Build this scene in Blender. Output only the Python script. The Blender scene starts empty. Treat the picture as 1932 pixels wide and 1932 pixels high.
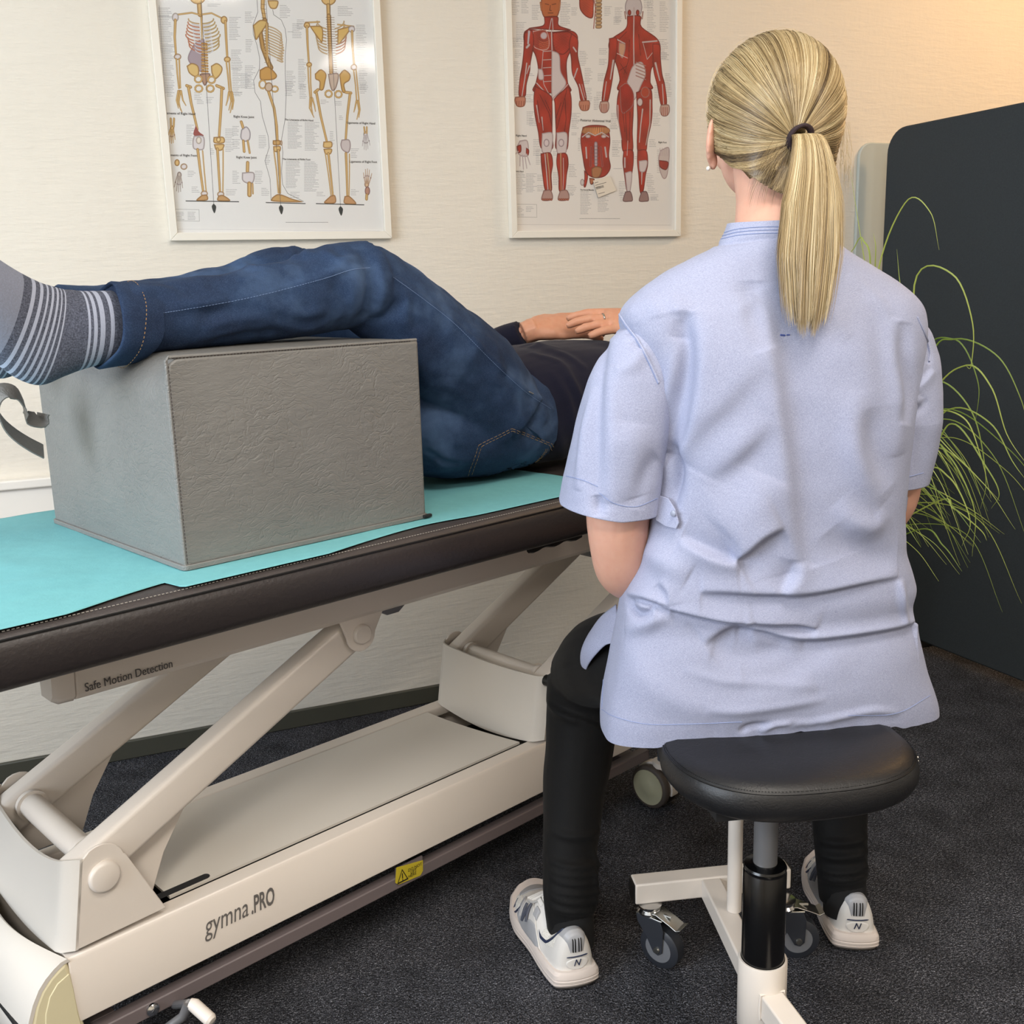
import bpy, bmesh, math, random
import numpy as np
from mathutils import Vector, Matrix, noise as mnoise
from mathutils.bvhtree import BVHTree

random.seed(7); RNG = np.random.default_rng(7)
SC = bpy.context.scene; COL = SC.collection
R = math.radians

# ---------------------------------------------------------------- camera
CAM_P = Vector((0, 0, 1.13))
FPX = 1969.8
PITCH, ROLL, YAW = 0.21456921, -0.02844823, 0.39687381
fwd = Vector((math.sin(YAW)*math.cos(PITCH), math.cos(YAW)*math.cos(PITCH), -math.sin(PITCH)))
rgt = Vector((math.cos(YAW), -math.sin(YAW), 0)); upv = rgt.cross(fwd)
rgt2 = rgt*math.cos(ROLL)+upv*math.sin(ROLL); upv2 = -rgt*math.sin(ROLL)+upv*math.cos(ROLL)
cd = bpy.data.cameras.new('camera'); cam = bpy.data.objects.new('camera', cd); COL.objects.link(cam)
M = Matrix((rgt2, upv2, -fwd)).transposed().to_4x4(); M.translation = CAM_P
cam.matrix_world = M
cd.sensor_width = 36; cd.lens = FPX/1932*36; cd.clip_start = .02
SC.camera = cam

def ray(px, py):
    return (fwd + rgt2*((px-966)/FPX) - upv2*((py-966)/FPX))
def at(px, py, n, c):
    """point of the plane n.p = c that is seen at this spot of the photograph"""
    d = ray(px, py); n = Vector(n); return CAM_P + d*((c-n.dot(CAM_P))/n.dot(d))

# ---------------------------------------------------------------- world, lights, exposure
SC.view_settings.view_transform = 'Standard'; SC.view_settings.look = 'None'
SC.view_settings.gamma = 1; SC.view_settings.use_curve_mapping = False
SC.view_settings.exposure = 0.60
w = bpy.data.worlds.new('world'); SC.world = w; w.use_nodes = True
w.node_tree.nodes['Background'].inputs[0].default_value = (.75, .85, 1, 1)
w.node_tree.nodes['Background'].inputs[1].default_value = .6

def light(name, loc, target, size, power, col, sy=None):
    d = bpy.data.lights.new(name, 'AREA'); d.shape = 'RECTANGLE'; d.size = size; d.size_y = sy or size
    d.energy = power; d.color = col
    o = bpy.data.objects.new(name, d); COL.objects.link(o); o.location = loc
    o.rotation_euler = (Vector(target)-Vector(loc)).to_track_quat('-Z', 'Y').to_euler()
    return o
light('window_daylight', (-1.93, .6, 1.45), (1, .9, .95), 1.7, 50, (.80, .89, 1), 1.3)
light('ceiling_and_fill_glow', (.6, .25, 2.44), (.6, .25, 0), .62, 15, (1, .92, .82), .62)
light('ceiling_and_fill_glow', (1.9, -1.1, 2.44), (1.9, -1.1, 0), .62, 17, (1, .90, .80), .62)
light('ceiling_and_fill_glow', (-.7, -1.1, 2.44), (-.7, -1.1, 0), .62, 30, (1, .93, .84), .62)  # unseen fill lamp added behind the camera to brighten the table's near faces
d = bpy.data.lights.new('wall_lamp_glow', 'POINT'); d.energy = 15; d.color = (1, .60, .27); d.shadow_soft_size = .09
o = bpy.data.objects.new('wall_lamp_glow', d); COL.objects.link(o); o.location = (2.95, 1.75, 2.2)

# ---------------------------------------------------------------- materials
def lin(c):
    if isinstance(c, str): c = [int(c[i:i+2], 16)/255 for i in (0, 2, 4)]
    return tuple((x/12.92 if x <= .04045 else ((x+.055)/1.055)**2.4) for x in c) + (1,)
class NT:
    def __init__(s, name):
        s.m = bpy.data.materials.new(name); s.m.use_nodes = True; s.t = s.m.node_tree
        s.b = s.t.nodes['Principled BSDF']
    def n(s, kind, **kw):
        nd = s.t.nodes.new('ShaderNode'+kind)
        for k, v in kw.items():
            if k in nd.inputs: s.set(nd.inputs[k], v)
            else: setattr(nd, k, v)
        return nd
    def set(s, inp, v):
        if isinstance(v, bpy.types.NodeSocket): s.t.links.new(v, inp)
        else: inp.default_value = v
    def put(s, **kw):
        for k, v in kw.items(): s.set(s.b.inputs[k.replace('_', ' ')], v)
    def coord(s, scale=(1, 1, 1), kind='Object', rot=(0, 0, 0)):
        tc = s.n('TexCoord'); mp = s.n('Mapping'); s.t.links.new(tc.outputs[kind], mp.inputs[0])
        mp.inputs['Scale'].default_value = scale; mp.inputs['Rotation'].default_value = rot
        return mp.outputs[0]
    def noise(s, vec, scale, detail=3, rough=.5):
        nd = s.n('TexNoise'); s.t.links.new(vec, nd.inputs['Vector'])
        nd.inputs['Scale'].default_value = scale; nd.inputs['Detail'].default_value = detail; nd.inputs['Roughness'].default_value = rough
        return nd.outputs[0]
    def ramp(s, fac, stops):
        nd = s.n('ValToRGB'); s.t.links.new(fac, nd.inputs[0]); cr = nd.color_ramp
        while len(cr.elements) < len(stops): cr.elements.new(.5)
        for e, (p, c) in zip(cr.elements, stops): e.position = p; e.color = lin(c) if not isinstance(c, (int, float)) else (c, c, c, 1)
        return nd.outputs[0]
    def mix(s, f, a, b, mode='MIX'):
        nd = s.n('Mix'); nd.data_type = 'RGBA'; nd.blend_type = mode
        s.set(nd.inputs[0], f); s.set(nd.inputs[6], a); s.set(nd.inputs[7], b); return nd.outputs[2]
    def math(s, op, a, b=0.0):
        nd = s.n('Math'); nd.operation = op; s.set(nd.inputs[0], a); s.set(nd.inputs[1], b); return nd.outputs[0]
    def bump(s, h, strength=.3, dist=.002, prev=None):
        nd = s.n('Bump'); s.set(nd.inputs['Height'], h); nd.inputs['Strength'].default_value = strength
        nd.inputs['Distance'].default_value = dist
        if prev is not None: s.t.links.new(prev, nd.inputs['Normal'])
        s.t.links.new(nd.outputs[0], s.b.inputs['Normal']); return nd.outputs[0]
def plain(name, col, rough=.5, metal=0, bump=0, bscale=60, spec=.5, var=0):
    k = NT(name); c = lin(col)
    k.put(Base_Color=c, Roughness=rough, Metallic=metal)
    k.b.inputs['Specular IOR Level'].default_value = spec
    v = k.coord()
    if var:
        nz = k.noise(v, 5, 4); c2 = tuple(x*(1-var) for x in c[:3])+(1,)
        k.put(Base_Color=k.mix(nz, c, c2))
    if bump: k.bump(k.noise(v, bscale, 4), bump, .002)
    return k.m
MT = {}
# wall covering: painted glass-fibre paper with horizontal threads
k = NT('wall_paper'); v = k.coord((1, 1, 1))
n1 = k.noise(k.coord((14, 14, 90)), 1.0, 4, .6); n2 = k.noise(k.coord((60, 60, 22)), 1.0, 3, .6); n3 = k.noise(v, 38, 3)
h = k.math('ADD', k.math('MULTIPLY', n1, 1.2), k.math('ADD', k.math('MULTIPLY', n2, .5), k.math('MULTIPLY', n3, .5)))
k.put(Base_Color=k.mix(k.noise(v, 2.5, 3), lin('e8e1d4'), lin('dfd8ca')), Roughness=.75); k.bump(h, .55, .0032); MT['wall'] = k.m
k = NT('carpet'); v = k.coord()
vo = k.n('TexVoronoi'); k.t.links.new(v, vo.inputs['Vector']); vo.inputs['Scale'].default_value = 260
n1 = k.noise(v, 420, 3, .7); n2 = k.noise(k.coord((1, 3, 1), rot=(0, 0, .9)), 120, 3, .7)
f = k.math('ADD', k.math('MULTIPLY', n1, .62), k.math('MULTIPLY', n2, .38))
c = k.ramp(f, [(.36, '0e0e10'), (.46, '26272b'), (.55, '5a5b62'), (.63, 'b0b1b8')])
k.put(Base_Color=k.mix(k.ramp(k.noise(v, 14, 3), [(.35, 0.0), (.7, 1.0)]), c, k.mix(.45, c, lin('101012'))), Roughness=.95)
k.b.inputs['Specular IOR Level'].default_value = .15
k.bump(k.math('ADD', f, vo.outputs['Distance']), .9, .004); MT['carpet'] = k.m
MT['base'] = plain('baseboard_paint', '4a493f', .45, bump=.1)
MT['white_trim'] = plain('white_trim', 'eeeae2', .4)
MT['ceil'] = plain('ceiling_paint', 'f0ece4', .8)
MT['white'] = plain('table_powder_coat', 'ddd4ca', .34, bump=.06, bscale=420, var=.05)
MT['white_cool'] = plain('table_cover_plastic', 'd0cac1', .38, bump=.05, bscale=300, var=.05)
MT['cream'] = plain('aged_cream_plastic', 'd8cfac', .5, bump=.1, bscale=40, var=.12)
MT['grey_rail'] = plain('taupe_rail', '6c6262', .5)
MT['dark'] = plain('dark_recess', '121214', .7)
k = NT('lit_diffuser'); k.put(Base_Color=(.9, .9, .88, 1)); k.b.inputs['Emission Color'].default_value = (1, .93, .84, 1); k.b.inputs['Emission Strength'].default_value = 2.5; MT['diffuser'] = k.m
MT['chrome'] = plain('chrome', 'c9c9c9', .16, 1)
MT['steel'] = plain('steel', '8a8a8c', .38, .6)
MT['zinc'] = plain('zinc_plate', 'b4b4ae', .3, 1, bump=.1, bscale=30)
MT['bluegrey'] = plain('blue_grey_tube', '5b616a', .4, .3)
MT['rubber'] = plain('dark_rubber', '2c2f36', .45)
MT['rubber_brown'] = plain('brown_grey_tyre', '4a423c', .6)
MT['wheel_grey'] = plain('grey_wheel_hub', '6d6f74', .5)
MT['wheel_cream'] = plain('olive_cream_wheel_disc', 'a9a68b', .5)
MT['black_gloss'] = plain('black_gloss_tube', '070708', .22)
MT['black_plastic'] = plain('black_plastic', '0b0b0c', .45)
MT['ink'] = plain('grey_print', '66625f', .6)
MT['ink_black'] = plain('black_print', '15130c', .6)
MT['yellow'] = plain('yellow_sticker', 'c8b428', .45, var=.15)
MT['stitch'] = plain('grey_thread', '9a958d', .8)
MT['stitch_dark'] = plain('dark_thread', '3a2f2a', .8)
def leather(name, col, col2, scale=1.0, rough=.45, strength=.5):
    k = NT(name); v = k.coord((scale,)*3)
    dist = k.noise(v, 6, 3); vv = k.n('VectorMath'); vv.operation = 'ADD'; k.t.links.new(v, vv.inputs[0])
    sc = k.n('VectorMath'); sc.operation = 'SCALE'; nz = k.n('TexNoise'); k.t.links.new(v, nz.inputs['Vector']); nz.inputs['Scale'].default_value = 9; nz.inputs['Detail'].default_value = 4
    k.t.links.new(nz.outputs[1], sc.inputs[0]); sc.inputs['Scale'].default_value = .22; k.t.links.new(sc.outputs[0], vv.inputs[1])
    hs = None
    for rot, s1 in (((0, 0, .3), 34), ((.7, .5, 0), 55)):
        mp = k.n('Mapping'); k.t.links.new(vv.outputs[0], mp.inputs[0]); mp.inputs['Rotation'].default_value = rot; mp.inputs['Scale'].default_value = (.35, .35, 1.25)
        vo = k.n('TexVoronoi'); vo.feature = 'DISTANCE_TO_EDGE'; k.t.links.new(mp.outputs[0], vo.inputs['Vector']); vo.inputs['Scale'].default_value = s1
        e = k.ramp(vo.outputs[0], [(0, 0.0), (.07, 1.0)])
        hs = e if hs is None else k.math('ADD', k.math('MULTIPLY', hs, .6), k.math('MULTIPLY', e, .4))
    msk = k.ramp(dist, [(.30, .15), (.66, .9)])
    hm = k.mix(msk, (.75, .75, .75, 1), hs)
    fine = k.noise(v, 220, 3)
    k.put(Base_Color=k.mix(k.noise(v, 7, 4), lin(col), lin(col2)), Roughness=rough)
    wr = k.noise(k.coord((14*scale, 14*scale, 46*scale)), 1.0, 5, .65)
    k.bump(fine, .18, .001, prev=k.bump(k.math('ADD', k.math('MULTIPLY', hm, .6), k.math('MULTIPLY', wr, 1.3)), strength, .0026)); return k.m
MT['grey_vinyl'] = leather('grey_vinyl', '7c7b78', '6f6e6b', 1.5, .48, .55)
MT['black_vinyl'] = leather('black_vinyl', '141416', '101012', 1.6, .46, .2)
MT['pad_vinyl'] = plain('dark_brown_vinyl', '2b2626', .42, bump=.3, bscale=180)
MT['pad_top'] = plain('grey_brown_vinyl', '403a39', .45, bump=.3, bscale=180)
k = NT('teal_paper'); v = k.coord()
k.put(Base_Color=k.mix(k.noise(v, 60, 4), lin('74b9be'), lin('69acb3')), Roughness=.8)
k.bump(k.noise(v, 30, 5), .25, .003, prev=k.bump(k.noise(v, 400, 2), .25, .0006)); MT['paper'] = k.m
k = NT('divider_felt'); v = k.coord()
k.put(Base_Color=k.mix(k.noise(v, 300, 3), lin('34393d'), lin('3e4448')), Roughness=.95); k.b.inputs['Specular IOR Level'].default_value = .15
k.bump(k.noise(v, 500, 3), .3, .001); MT['felt'] = k.m

# ---------------------------------------------------------------- mesh helpers
class MB:
    def __init__(s): s.v = []; s.f = []
    def add(s, vs, fs):
        o = len(s.v); s.v += [Vector(p) for p in vs]; s.f += [tuple(i+o for i in f) for f in fs]; return s
    def box(s, c, ax, size):
        """box centred at c, axes ax (3 unit vectors), full sizes"""
        c = Vector(c); ax = [Vector(a) for a in ax]; h = [x/2 for x in size]; vs = []
        for i in (-1, 1):
            for j in (-1, 1):
                for l in (-1, 1): vs.append(c+ax[0]*h[0]*i+ax[1]*h[1]*j+ax[2]*h[2]*l)
        return s.add(vs, [(0, 1, 3, 2), (4, 6, 7, 5), (0, 4, 5, 1), (2, 3, 7, 6), (0, 2, 6, 4), (1, 5, 7, 3)])
    def prism(s, pts, ext):
        """polygon (3d points) extruded by vector ext"""
        n = len(pts); pts = [Vector(p) for p in pts]; ext = Vector(ext)
        s.add(pts+[p+ext for p in pts], [tuple(range(n))[::-1], tuple(range(n, 2*n))]+[(i, (i+1) % n, (i+1) % n+n, i+n) for i in range(n)])
        return s
    def loft(s, rings, closed=True, cap=True):
        n = len(rings[0]); vs = [Vector(p) for r in rings for p in r]; fs = []
        for i in range(len(rings)-1):
            for j in range(n if closed else n-1):
                a = i*n+j; b = i*n+(j+1) % n; fs.append((a, b, b+n, a+n))
        if cap: fs.append(tuple(range(n))[::-1]); fs.append(tuple((len(rings)-1)*n+j for j in range(n)))
        return s.add(vs, fs)
    def tube(s, path, rad, n=12, cap=True, flat=None):
        P = [Vector(p) for p in path]; rings = []; t0 = None; nrm = None
        if not hasattr(rad, '__len__'): rad = [rad]*len(P)
        for i, p in enumerate(P):
            t = (P[min(i+1, len(P)-1)]-P[max(i-1, 0)]).normalized()
            if nrm is None:
                ref = flat if flat is not None else (Vector((0, 0, 1)) if abs(t.z) < .9 else Vector((1, 0, 0)))
                nrm = (Vector(ref)-t*t.dot(Vector(ref))).normalized()
            else: nrm = (nrm-t*t.dot(nrm)).normalized()
            bn = t.cross(nrm); r = rad[i]; ra, rb = (r if hasattr(r, '__len__') else (r, r))
            rings.append([p+nrm*(ra*math.cos(2*math.pi*k/n))+bn*(rb*math.sin(2*math.pi*k/n)) for k in range(n)])
        return s.loft(rings, True, cap)
    def lathe(s, o, axis, prof, n=24):
        """profile [(along, radius)] turned round axis at o"""
        ax = Vector(axis).normalized(); ref = Vector((0, 0, 1)) if abs(ax.z) < .9 else Vector((1, 0, 0))
        a = (ref-ax*ax.dot(ref)).normalized(); b = ax.cross(a); o = Vector(o)
        return s.loft([[o+ax*h+a*(r*math.cos(2*math.pi*k/n))+b*(r*math.sin(2*math.pi*k/n)) for k in range(n)] for h, r in prof])
    def build(s, name, mat, parent=None, smooth=True, bevel=0, seg=2, sub=0, auto=35, off=None):
        return mkobj(name, s.v, s.f, mat, parent, smooth, bevel, seg, sub, auto)
def mkobj(name, v, f, mat, parent=None, smooth=True, bevel=0, seg=2, sub=0, auto=35):
    root = parent
    while root is not None and root.parent is not None: root = root.parent
    o0 = root.location if root is not None else None
    if o0 is None:                       # a top-level mesh: origin at the middle of its base
        A = np.array([tuple(p) for p in v]); c = (A.min(0)+A.max(0))/2; o0 = Vector((c[0], c[1], A[:, 2].min()))
    me = bpy.data.meshes.new(name); me.from_pydata([tuple(Vector(p)-o0) for p in v], [], f); me.update()
    if bevel: me.validate()
    ob = bpy.data.objects.new(name, me); COL.objects.link(ob)
    if parent is None: ob.location = o0
    else: ob.parent = parent
    bm = bmesh.new(); bm.from_mesh(me); bmesh.ops.recalc_face_normals(bm, faces=bm.faces); bm.to_mesh(me); bm.free()
    if mat is not None: me.materials.append(mat)
    if smooth:
        me.polygons.foreach_set('use_smooth', [True]*len(me.polygons))
        if auto: me.set_sharp_from_angle(angle=R(auto))
    if bevel:
        m = ob.modifiers.new('bevel', 'BEVEL'); m.width = bevel; m.segments = seg; m.limit_method = 'ANGLE'; m.angle_limit = R(40); m.harden_normals = False
    if sub:
        m = ob.modifiers.new('sub', 'SUBSURF'); m.levels = m.render_levels = sub
    return ob
def empty(name, loc, label, cat, group=None):
    o = bpy.data.objects.new(name, None); COL.objects.link(o); o.location = loc; o.empty_display_size = .1
    return tag(o, label, cat, group)
def tag(o, label, cat, group=None):
    o['label'] = label; o['category'] = cat
    if group: o['group'] = group
    return o
def struct(o): o['kind'] = 'structure'; return o
X, Y, Z = Vector((1, 0, 0)), Vector((0, 1, 0)), Vector((0, 0, 1))
def text_mesh(name, body, size, origin, xd, ud, mat, parent, shear=0, bold=0, align='LEFT', sx=1, depth=.0003):
    c = bpy.data.curves.new(name, 'FONT'); c.body = body; c.size = size; c.shear = shear; c.offset = bold; c.align_x = align; c.resolution_u = 3
    t = bpy.data.objects.new(name, c); COL.objects.link(t); bpy.context.view_layer.update()
    me = t.evaluated_get(bpy.context.evaluated_depsgraph_get()).to_mesh()
    xd = Vector(xd).normalized(); ud = Vector(ud).normalized(); nn = xd.cross(ud)
    vs = [Vector(origin)+xd*(p.co.x*sx)+ud*p.co.y+nn*depth for p in me.vertices]; fs = [tuple(p.vertices) for p in me.polygons]
    bpy.data.objects.remove(t); return mkobj(name, vs, fs, mat, parent, False)
def rrect(w, h, r, n=5):
    pts = []
    for cx, cy, a0 in ((w/2-r, h/2-r, 0), (-w/2+r, h/2-r, 90), (-w/2+r, -h/2+r, 180), (w/2-r, -h/2+r, 270)):
        for i in range(n+1): a = R(a0+90*i/n); pts.append((cx+r*math.cos(a), cy+r*math.sin(a)))
    return pts
def curve_pts(pts, n=60):
    """Catmull-Rom through points"""
    P = [np.array(p, float) for p in pts]; P = [2*P[0]-P[1]]+P+[2*P[-1]-P[-2]]; out = []
    m = len(P)-3
    for i in range(n):
        s = i/(n-1)*m; k = min(int(s), m-1); t = s-k; a, b, c, d = P[k:k+4]
        out.append(.5*((2*b)+(-a+c)*t+(2*a-5*b+4*c-d)*t*t+(-a+3*b-3*c+d)*t**3))
    return out

# ---------------------------------------------------------------- room
WY = 2.617; CEIL = 2.5; XL, XR, YB = -2.0, 3.9, -2.6
struct(MB().box((.95, 0, -.05), (X, Y, Z), (XR-XL+.4, WY-YB+.4, .1)).build('floor', MT['carpet'], smooth=False))
struct(MB().box((.95, 0, CEIL+.05), (X, Y, Z), (XR-XL+.4, WY-YB+.4, .1)).build('ceiling', MT['ceil'], smooth=False))
struct(MB().box(((XL+XR)/2, WY+.05, CEIL/2), (X, Y, Z), (XR-XL+.2, .1, CEIL)).build('wall_back', MT['wall'], smooth=False))
struct(MB().box(((XL+XR)/2, YB-.05, CEIL/2), (X, Y, Z), (XR-XL+.2, .1, CEIL)).build('wall_front', MT['wall'], smooth=False))
struct(MB().box((XR+.05, 0, CEIL/2), (X, Y, Z), (.1, WY-YB, CEIL)).build('wall_right', MT['wall'], smooth=False))
# left wall with a window opening
wl = MB(); wy0, wy1, wz0, wz1 = -.35, 1.55, .75, 2.2
for (a, b_, c0, c1) in ((YB, wy0, 0, CEIL), (wy1, WY, 0, CEIL), (wy0, wy1, 0, wz0), (wy0, wy1, wz1, CEIL)):
    wl.box((XL-.05, (a+b_)/2, (c0+c1)/2), (X, Y, Z), (.1, b_-a, c1-c0))
struct(wl.build('wall_left', MT['wall'], smooth=False))
wf = MB()
for yy in (wy0+.02, (wy0+wy1)/2, wy1-.02): wf.box((XL-.03, yy, (wz0+wz1)/2), (X, Y, Z), (.06, .05, wz1-wz0))
for zz in (wz0+.025, wz1-.025): wf.box((XL-.03, (wy0+wy1)/2, zz), (X, Y, Z), (.06, wy1-wy0, .05))
struct(wf.build('window_1', MT['white_trim'], bevel=.004))
struct(MB().box((.1, WY-.007, .024), (X, Y, Z), (XR-XL+3.6, .014, .048)).build('baseboard_back', MT['base'], bevel=.003)) if False else None
struct(MB().box(((XL+XR)/2, WY-.006, .024), (X, Y, Z), (XR-XL, .012, .048)).build('baseboard_back', MT['base'], bevel=.003))
# white wall guard behind the table
g = MB(); g.box((-.5, WY-.011, .67), (X, Y, Z), (2.9, .022, .10)); g.box((-.5, WY-.017, .717), (X, Y, Z), (2.9, .034, .022))
struct(g.build('trim_1', MT['white_trim'], bevel=.004, seg=3))
for cx_, cy, tx_ in ((.6, .25, 'over the treatment table'), (1.9, -1.1, 'at the rear right of the room'), (-.7, -1.1, 'added as fill at the rear left of the room')):  # the rear-left panel only houses the added fill lamp
    r = empty('ceiling_and_fill_light', (cx_, cy, CEIL), 'square flush ceiling light panel '+tx_, 'lamp')
    fr = MB()
    for sx, sy, a, b_ in ((-1, 0, .02, .64), (1, 0, .02, .64), (0, -1, .64, .02), (0, 1, .64, .02)): fr.box((cx_+sx*.33, cy+sy*.33, CEIL-.02), (X, Y, Z), (a+.02, b_+.02, .04))
    fr.build('frame', MT['white_trim'], r, bevel=.002)
    MB().box((cx_, cy, CEIL-.012), (X, Y, Z), (.64, .64, .006)).build('diffuser', MT['diffuser'], r, smooth=False)
# pendant lamp with a warm bulb behind the divider
r = empty('pendant_lamp', (2.95, 1.75, 2.33), 'pendant lamp with a warm bulb hanging behind the dark divider', 'lamp')
MB().lathe((2.95, 1.75, CEIL-.03), Z, [(0, .05), (.03, .055)]).build('ceiling_rose', MT['steel'], r)
MB().tube([(2.95, 1.75, 2.38), (2.95, 1.75, 2.48)], .004).build('cord', MT['black_plastic'], r)
MB().lathe((2.95, 1.75, 2.32), Z, [(0, .02), (.03, .025), (.06, .012)]).build('bulb_holder', MT['steel'], r)
# ---------------------------------------------------------------- dark divider screen
DX = 2.30; cx = []
yR, yL, zt, zb = .9, 2.545, 1.545, .035
pts = []
for i in range(9): a = R(90*i/8); pts.append((yL-.07+.07*math.sin(a), zt-.07+.07*math.cos(a)))
for i in range(9): a = R(90*i/8); pts.append((yL-.05+.05*math.cos(a), zb+.05-.05*math.sin(a)))
pts += [(yR, zb), (yR, zt)]
r = empty('room_divider', (DX+.015, 1.8, 0), 'dark grey felt room divider with rounded corner beside the grassy plant', 'divider')
MB().prism([(DX, a, b_) for a, b_ in pts], (.03, 0, 0)).build('panel', MT['felt'], r, bevel=.006, seg=3)
for yy in (1.1, 2.35): MB().box((DX+.015, yy, .0175), (X, Y, Z), (.36, .05, .035)).build('foot', MT['black_plastic'], r, bevel=.004)
# pale grey board standing against the wall behind the divider
pts = [(2.251, .02), (2.9, .02), (2.9, 1.516)]+[(2.251+.045-.045*math.sin(R(t)), 1.516-.045+.045*math.cos(R(t))) for t in range(0, 91, 10)]
o = MB().prism([(x, WY-.012, z) for x, z in pts], (0, .011, 0)).build('pale_board', plain('pale_grey_board', 'b4bdba', .6), None, bevel=.003)
tag(o, 'pale grey rounded board against the wall behind the dark divider', 'board')
# ---------------------------------------------------------------- framed anatomy charts (printed sheets drawn here, stroke by stroke)
PXM = 2300.0                                     # print resolution, pixels per metre
class Sheet:
    def __init__(s, x0, x1, z0, z1, paper):
        s.x0, s.z0 = x0, z0; s.w = int((x1-x0)*PXM); s.h = int((z1-z0)*PXM)
        s.a = np.empty((s.h, s.w, 3)); s.a[:] = paper
        yy, xx = np.mgrid[0:s.h, 0:s.w]; s.xx, s.yy = xx.astype(np.float32), yy.astype(np.float32)
        s.org = (0, 0)
        s.nz = None
    def P(s, p):
        q = at(s.org[0]+p[0]/4.025, s.org[1]+p[1]/4.025, (0, 1, 0), WY-.012)
        return ((q.x-s.x0)*PXM, (q.z-s.z0)*PXM)
    def blend(s, x0, y0, al, col):
        h, w_ = al.shape; reg = s.a[y0:y0+h, x0:x0+w_]; c = np.array(col) if not isinstance(col, np.ndarray) else col
        s.a[y0:y0+h, x0:x0+w_] = reg*(1-al[..., None])+c*al[..., None]
    def bbox(s, q, pad):
        q = np.array(q); x0 = max(int(q[:, 0].min()-pad), 0); x1 = min(int(q[:, 0].max()+pad)+2, s.w)
        y0 = max(int(q[:, 1].min()-pad), 0); y1 = min(int(q[:, 1].max()+pad)+2, s.h); return x0, x1, y0, y1
    def stroke(s, pts, r0, r1=None, col=(.8, .65, .35), edge=None, al=1):
        """tapered stroke; radii in sheet millimetres"""
        r1 = r0 if r1 is None else r1; q = [s.P(p) for p in pts]; k = PXM/1000
        x0, x1, y0, y1 = s.bbox(q, max(r0, r1)*k+3)
        if x1 <= x0 or y1 <= y0: return
        xx, yy = s.xx[y0:y1, x0:x1], s.yy[y0:y1, x0:x1]; best = np.full(xx.shape, -1e9, np.float32); rr = np.ones_like(best)
        n = len(q)-1
        for i in range(n):
            ax, ay = q[i]; bx, by = q[i+1]; dx, dy = bx-ax, by-ay; L = dx*dx+dy*dy+1e-6
            t = np.clip(((xx-ax)*dx+(yy-ay)*dy)/L, 0, 1); d = np.hypot(xx-ax-t*dx, yy-ay-t*dy)
            r = (r0+(r1-r0)*(i+t)/n)*k; v = r-d; m = v > best; best = np.where(m, v, best); rr = np.where(m, r, rr)
        A = np.clip(best+.5, 0, 1)*al
        c = np.array(col)
        if edge is not None:
            t = np.clip(best/np.maximum(rr, .5), 0, 1)[..., None]**.6; c = np.array(edge)*(1-t)+c*t
        s.blend(x0, y0, A, c)
    def poly(s, pts, col, edge=None, al=1, streak=None):
        q = [s.P(p) for p in curve_pts(list(pts)+[pts[0]], max(40, 5*len(pts)))]; x0, x1, y0, y1 = s.bbox(q, 3)
        if x1 <= x0 or y1 <= y0: return
        xx, yy = s.xx[y0:y1, x0:x1], s.yy[y0:y1, x0:x1]; ins = np.zeros(xx.shape, bool); dm = np.full(xx.shape, 1e9, np.float32)
        for (ax, ay), (bx, by) in zip(q, q[1:]+q[:1]):
            c = ((ay > yy) != (by > yy)) & (xx < (bx-ax)*(yy-ay)/((by-ay) if abs(by-ay) > 1e-9 else 1e-9)+ax); ins ^= c
            dx, dy = bx-ax, by-ay; t = np.clip(((xx-ax)*dx+(yy-ay)*dy)/(dx*dx+dy*dy+1e-6), 0, 1)
            dm = np.minimum(dm, np.hypot(xx-ax-t*dx, yy-ay-t*dy))
        sd = np.where(ins, dm, -dm); A = np.clip(sd+.5, 0, 1)*al; c = np.array(col)
        if edge is not None: t = np.clip(sd/8, 0, 1)[..., None]; c = np.array(edge)*(1-t)+c*t
        if streak is not None:
            fx, fy, amp = streak; g = (np.sin((xx*fx+yy*fy)+2*np.sin(xx*.05+yy*.03))*amp*1.5+.10*np.sin(xx*.045+1.3)*np.sin(yy*.035))[..., None]; c = c*(1+g)
        s.blend(x0, y0, A, np.clip(c*np.ones(xx.shape+(3,)), 0, 1))
    def ell(s, c, rx, ry, **kw): s.poly([(c[0]+rx*math.cos(a), c[1]+ry*math.sin(a)) for a in np.linspace(0, 2*math.pi, 12, endpoint=False)], **kw)
    def arc(s, c, rx, ry, a0, a1, r, **kw): s.stroke([(c[0]+rx*math.cos(R(a)), c[1]+ry*math.sin(R(a))) for a in np.linspace(a0, a1, 10)], r, **kw)
    def words(s, x, y, w_, rows, lh=13, col=(.52, .52, .54), right=False, a=.75):
        """rows of tiny label print: broken grey hairlines"""
        for i in range(rows):
            yy = y+i*lh; L = w_*random.uniform(.55, 1); xa = x+(w_-L if right else 0); xe = xa+L; c = xa
            while c < xe:
                l = random.uniform(8, 26); s.stroke([(c, yy), (min(c+l, xe), yy+.3)], .42, col=col, al=a); c += l+4
    def image(s, name):
        im = bpy.data.images.new(name, s.w, s.h); px = np.ones((s.h, s.w, 4), np.float32); px[..., :3] = np.clip(s.a, 0, 1)
        im.pixels.foreach_set(px.ravel()); im.update(); im.pack(); return im
B1, B2, BW = (.88, .75, .50), (.52, .35, .15), (.88, .86, .87)
INK = (.25, .24, .25)
def bone(s, pts, r0, r1=None): s.stroke(pts, r0, r1, col=B1, edge=B2)
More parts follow.
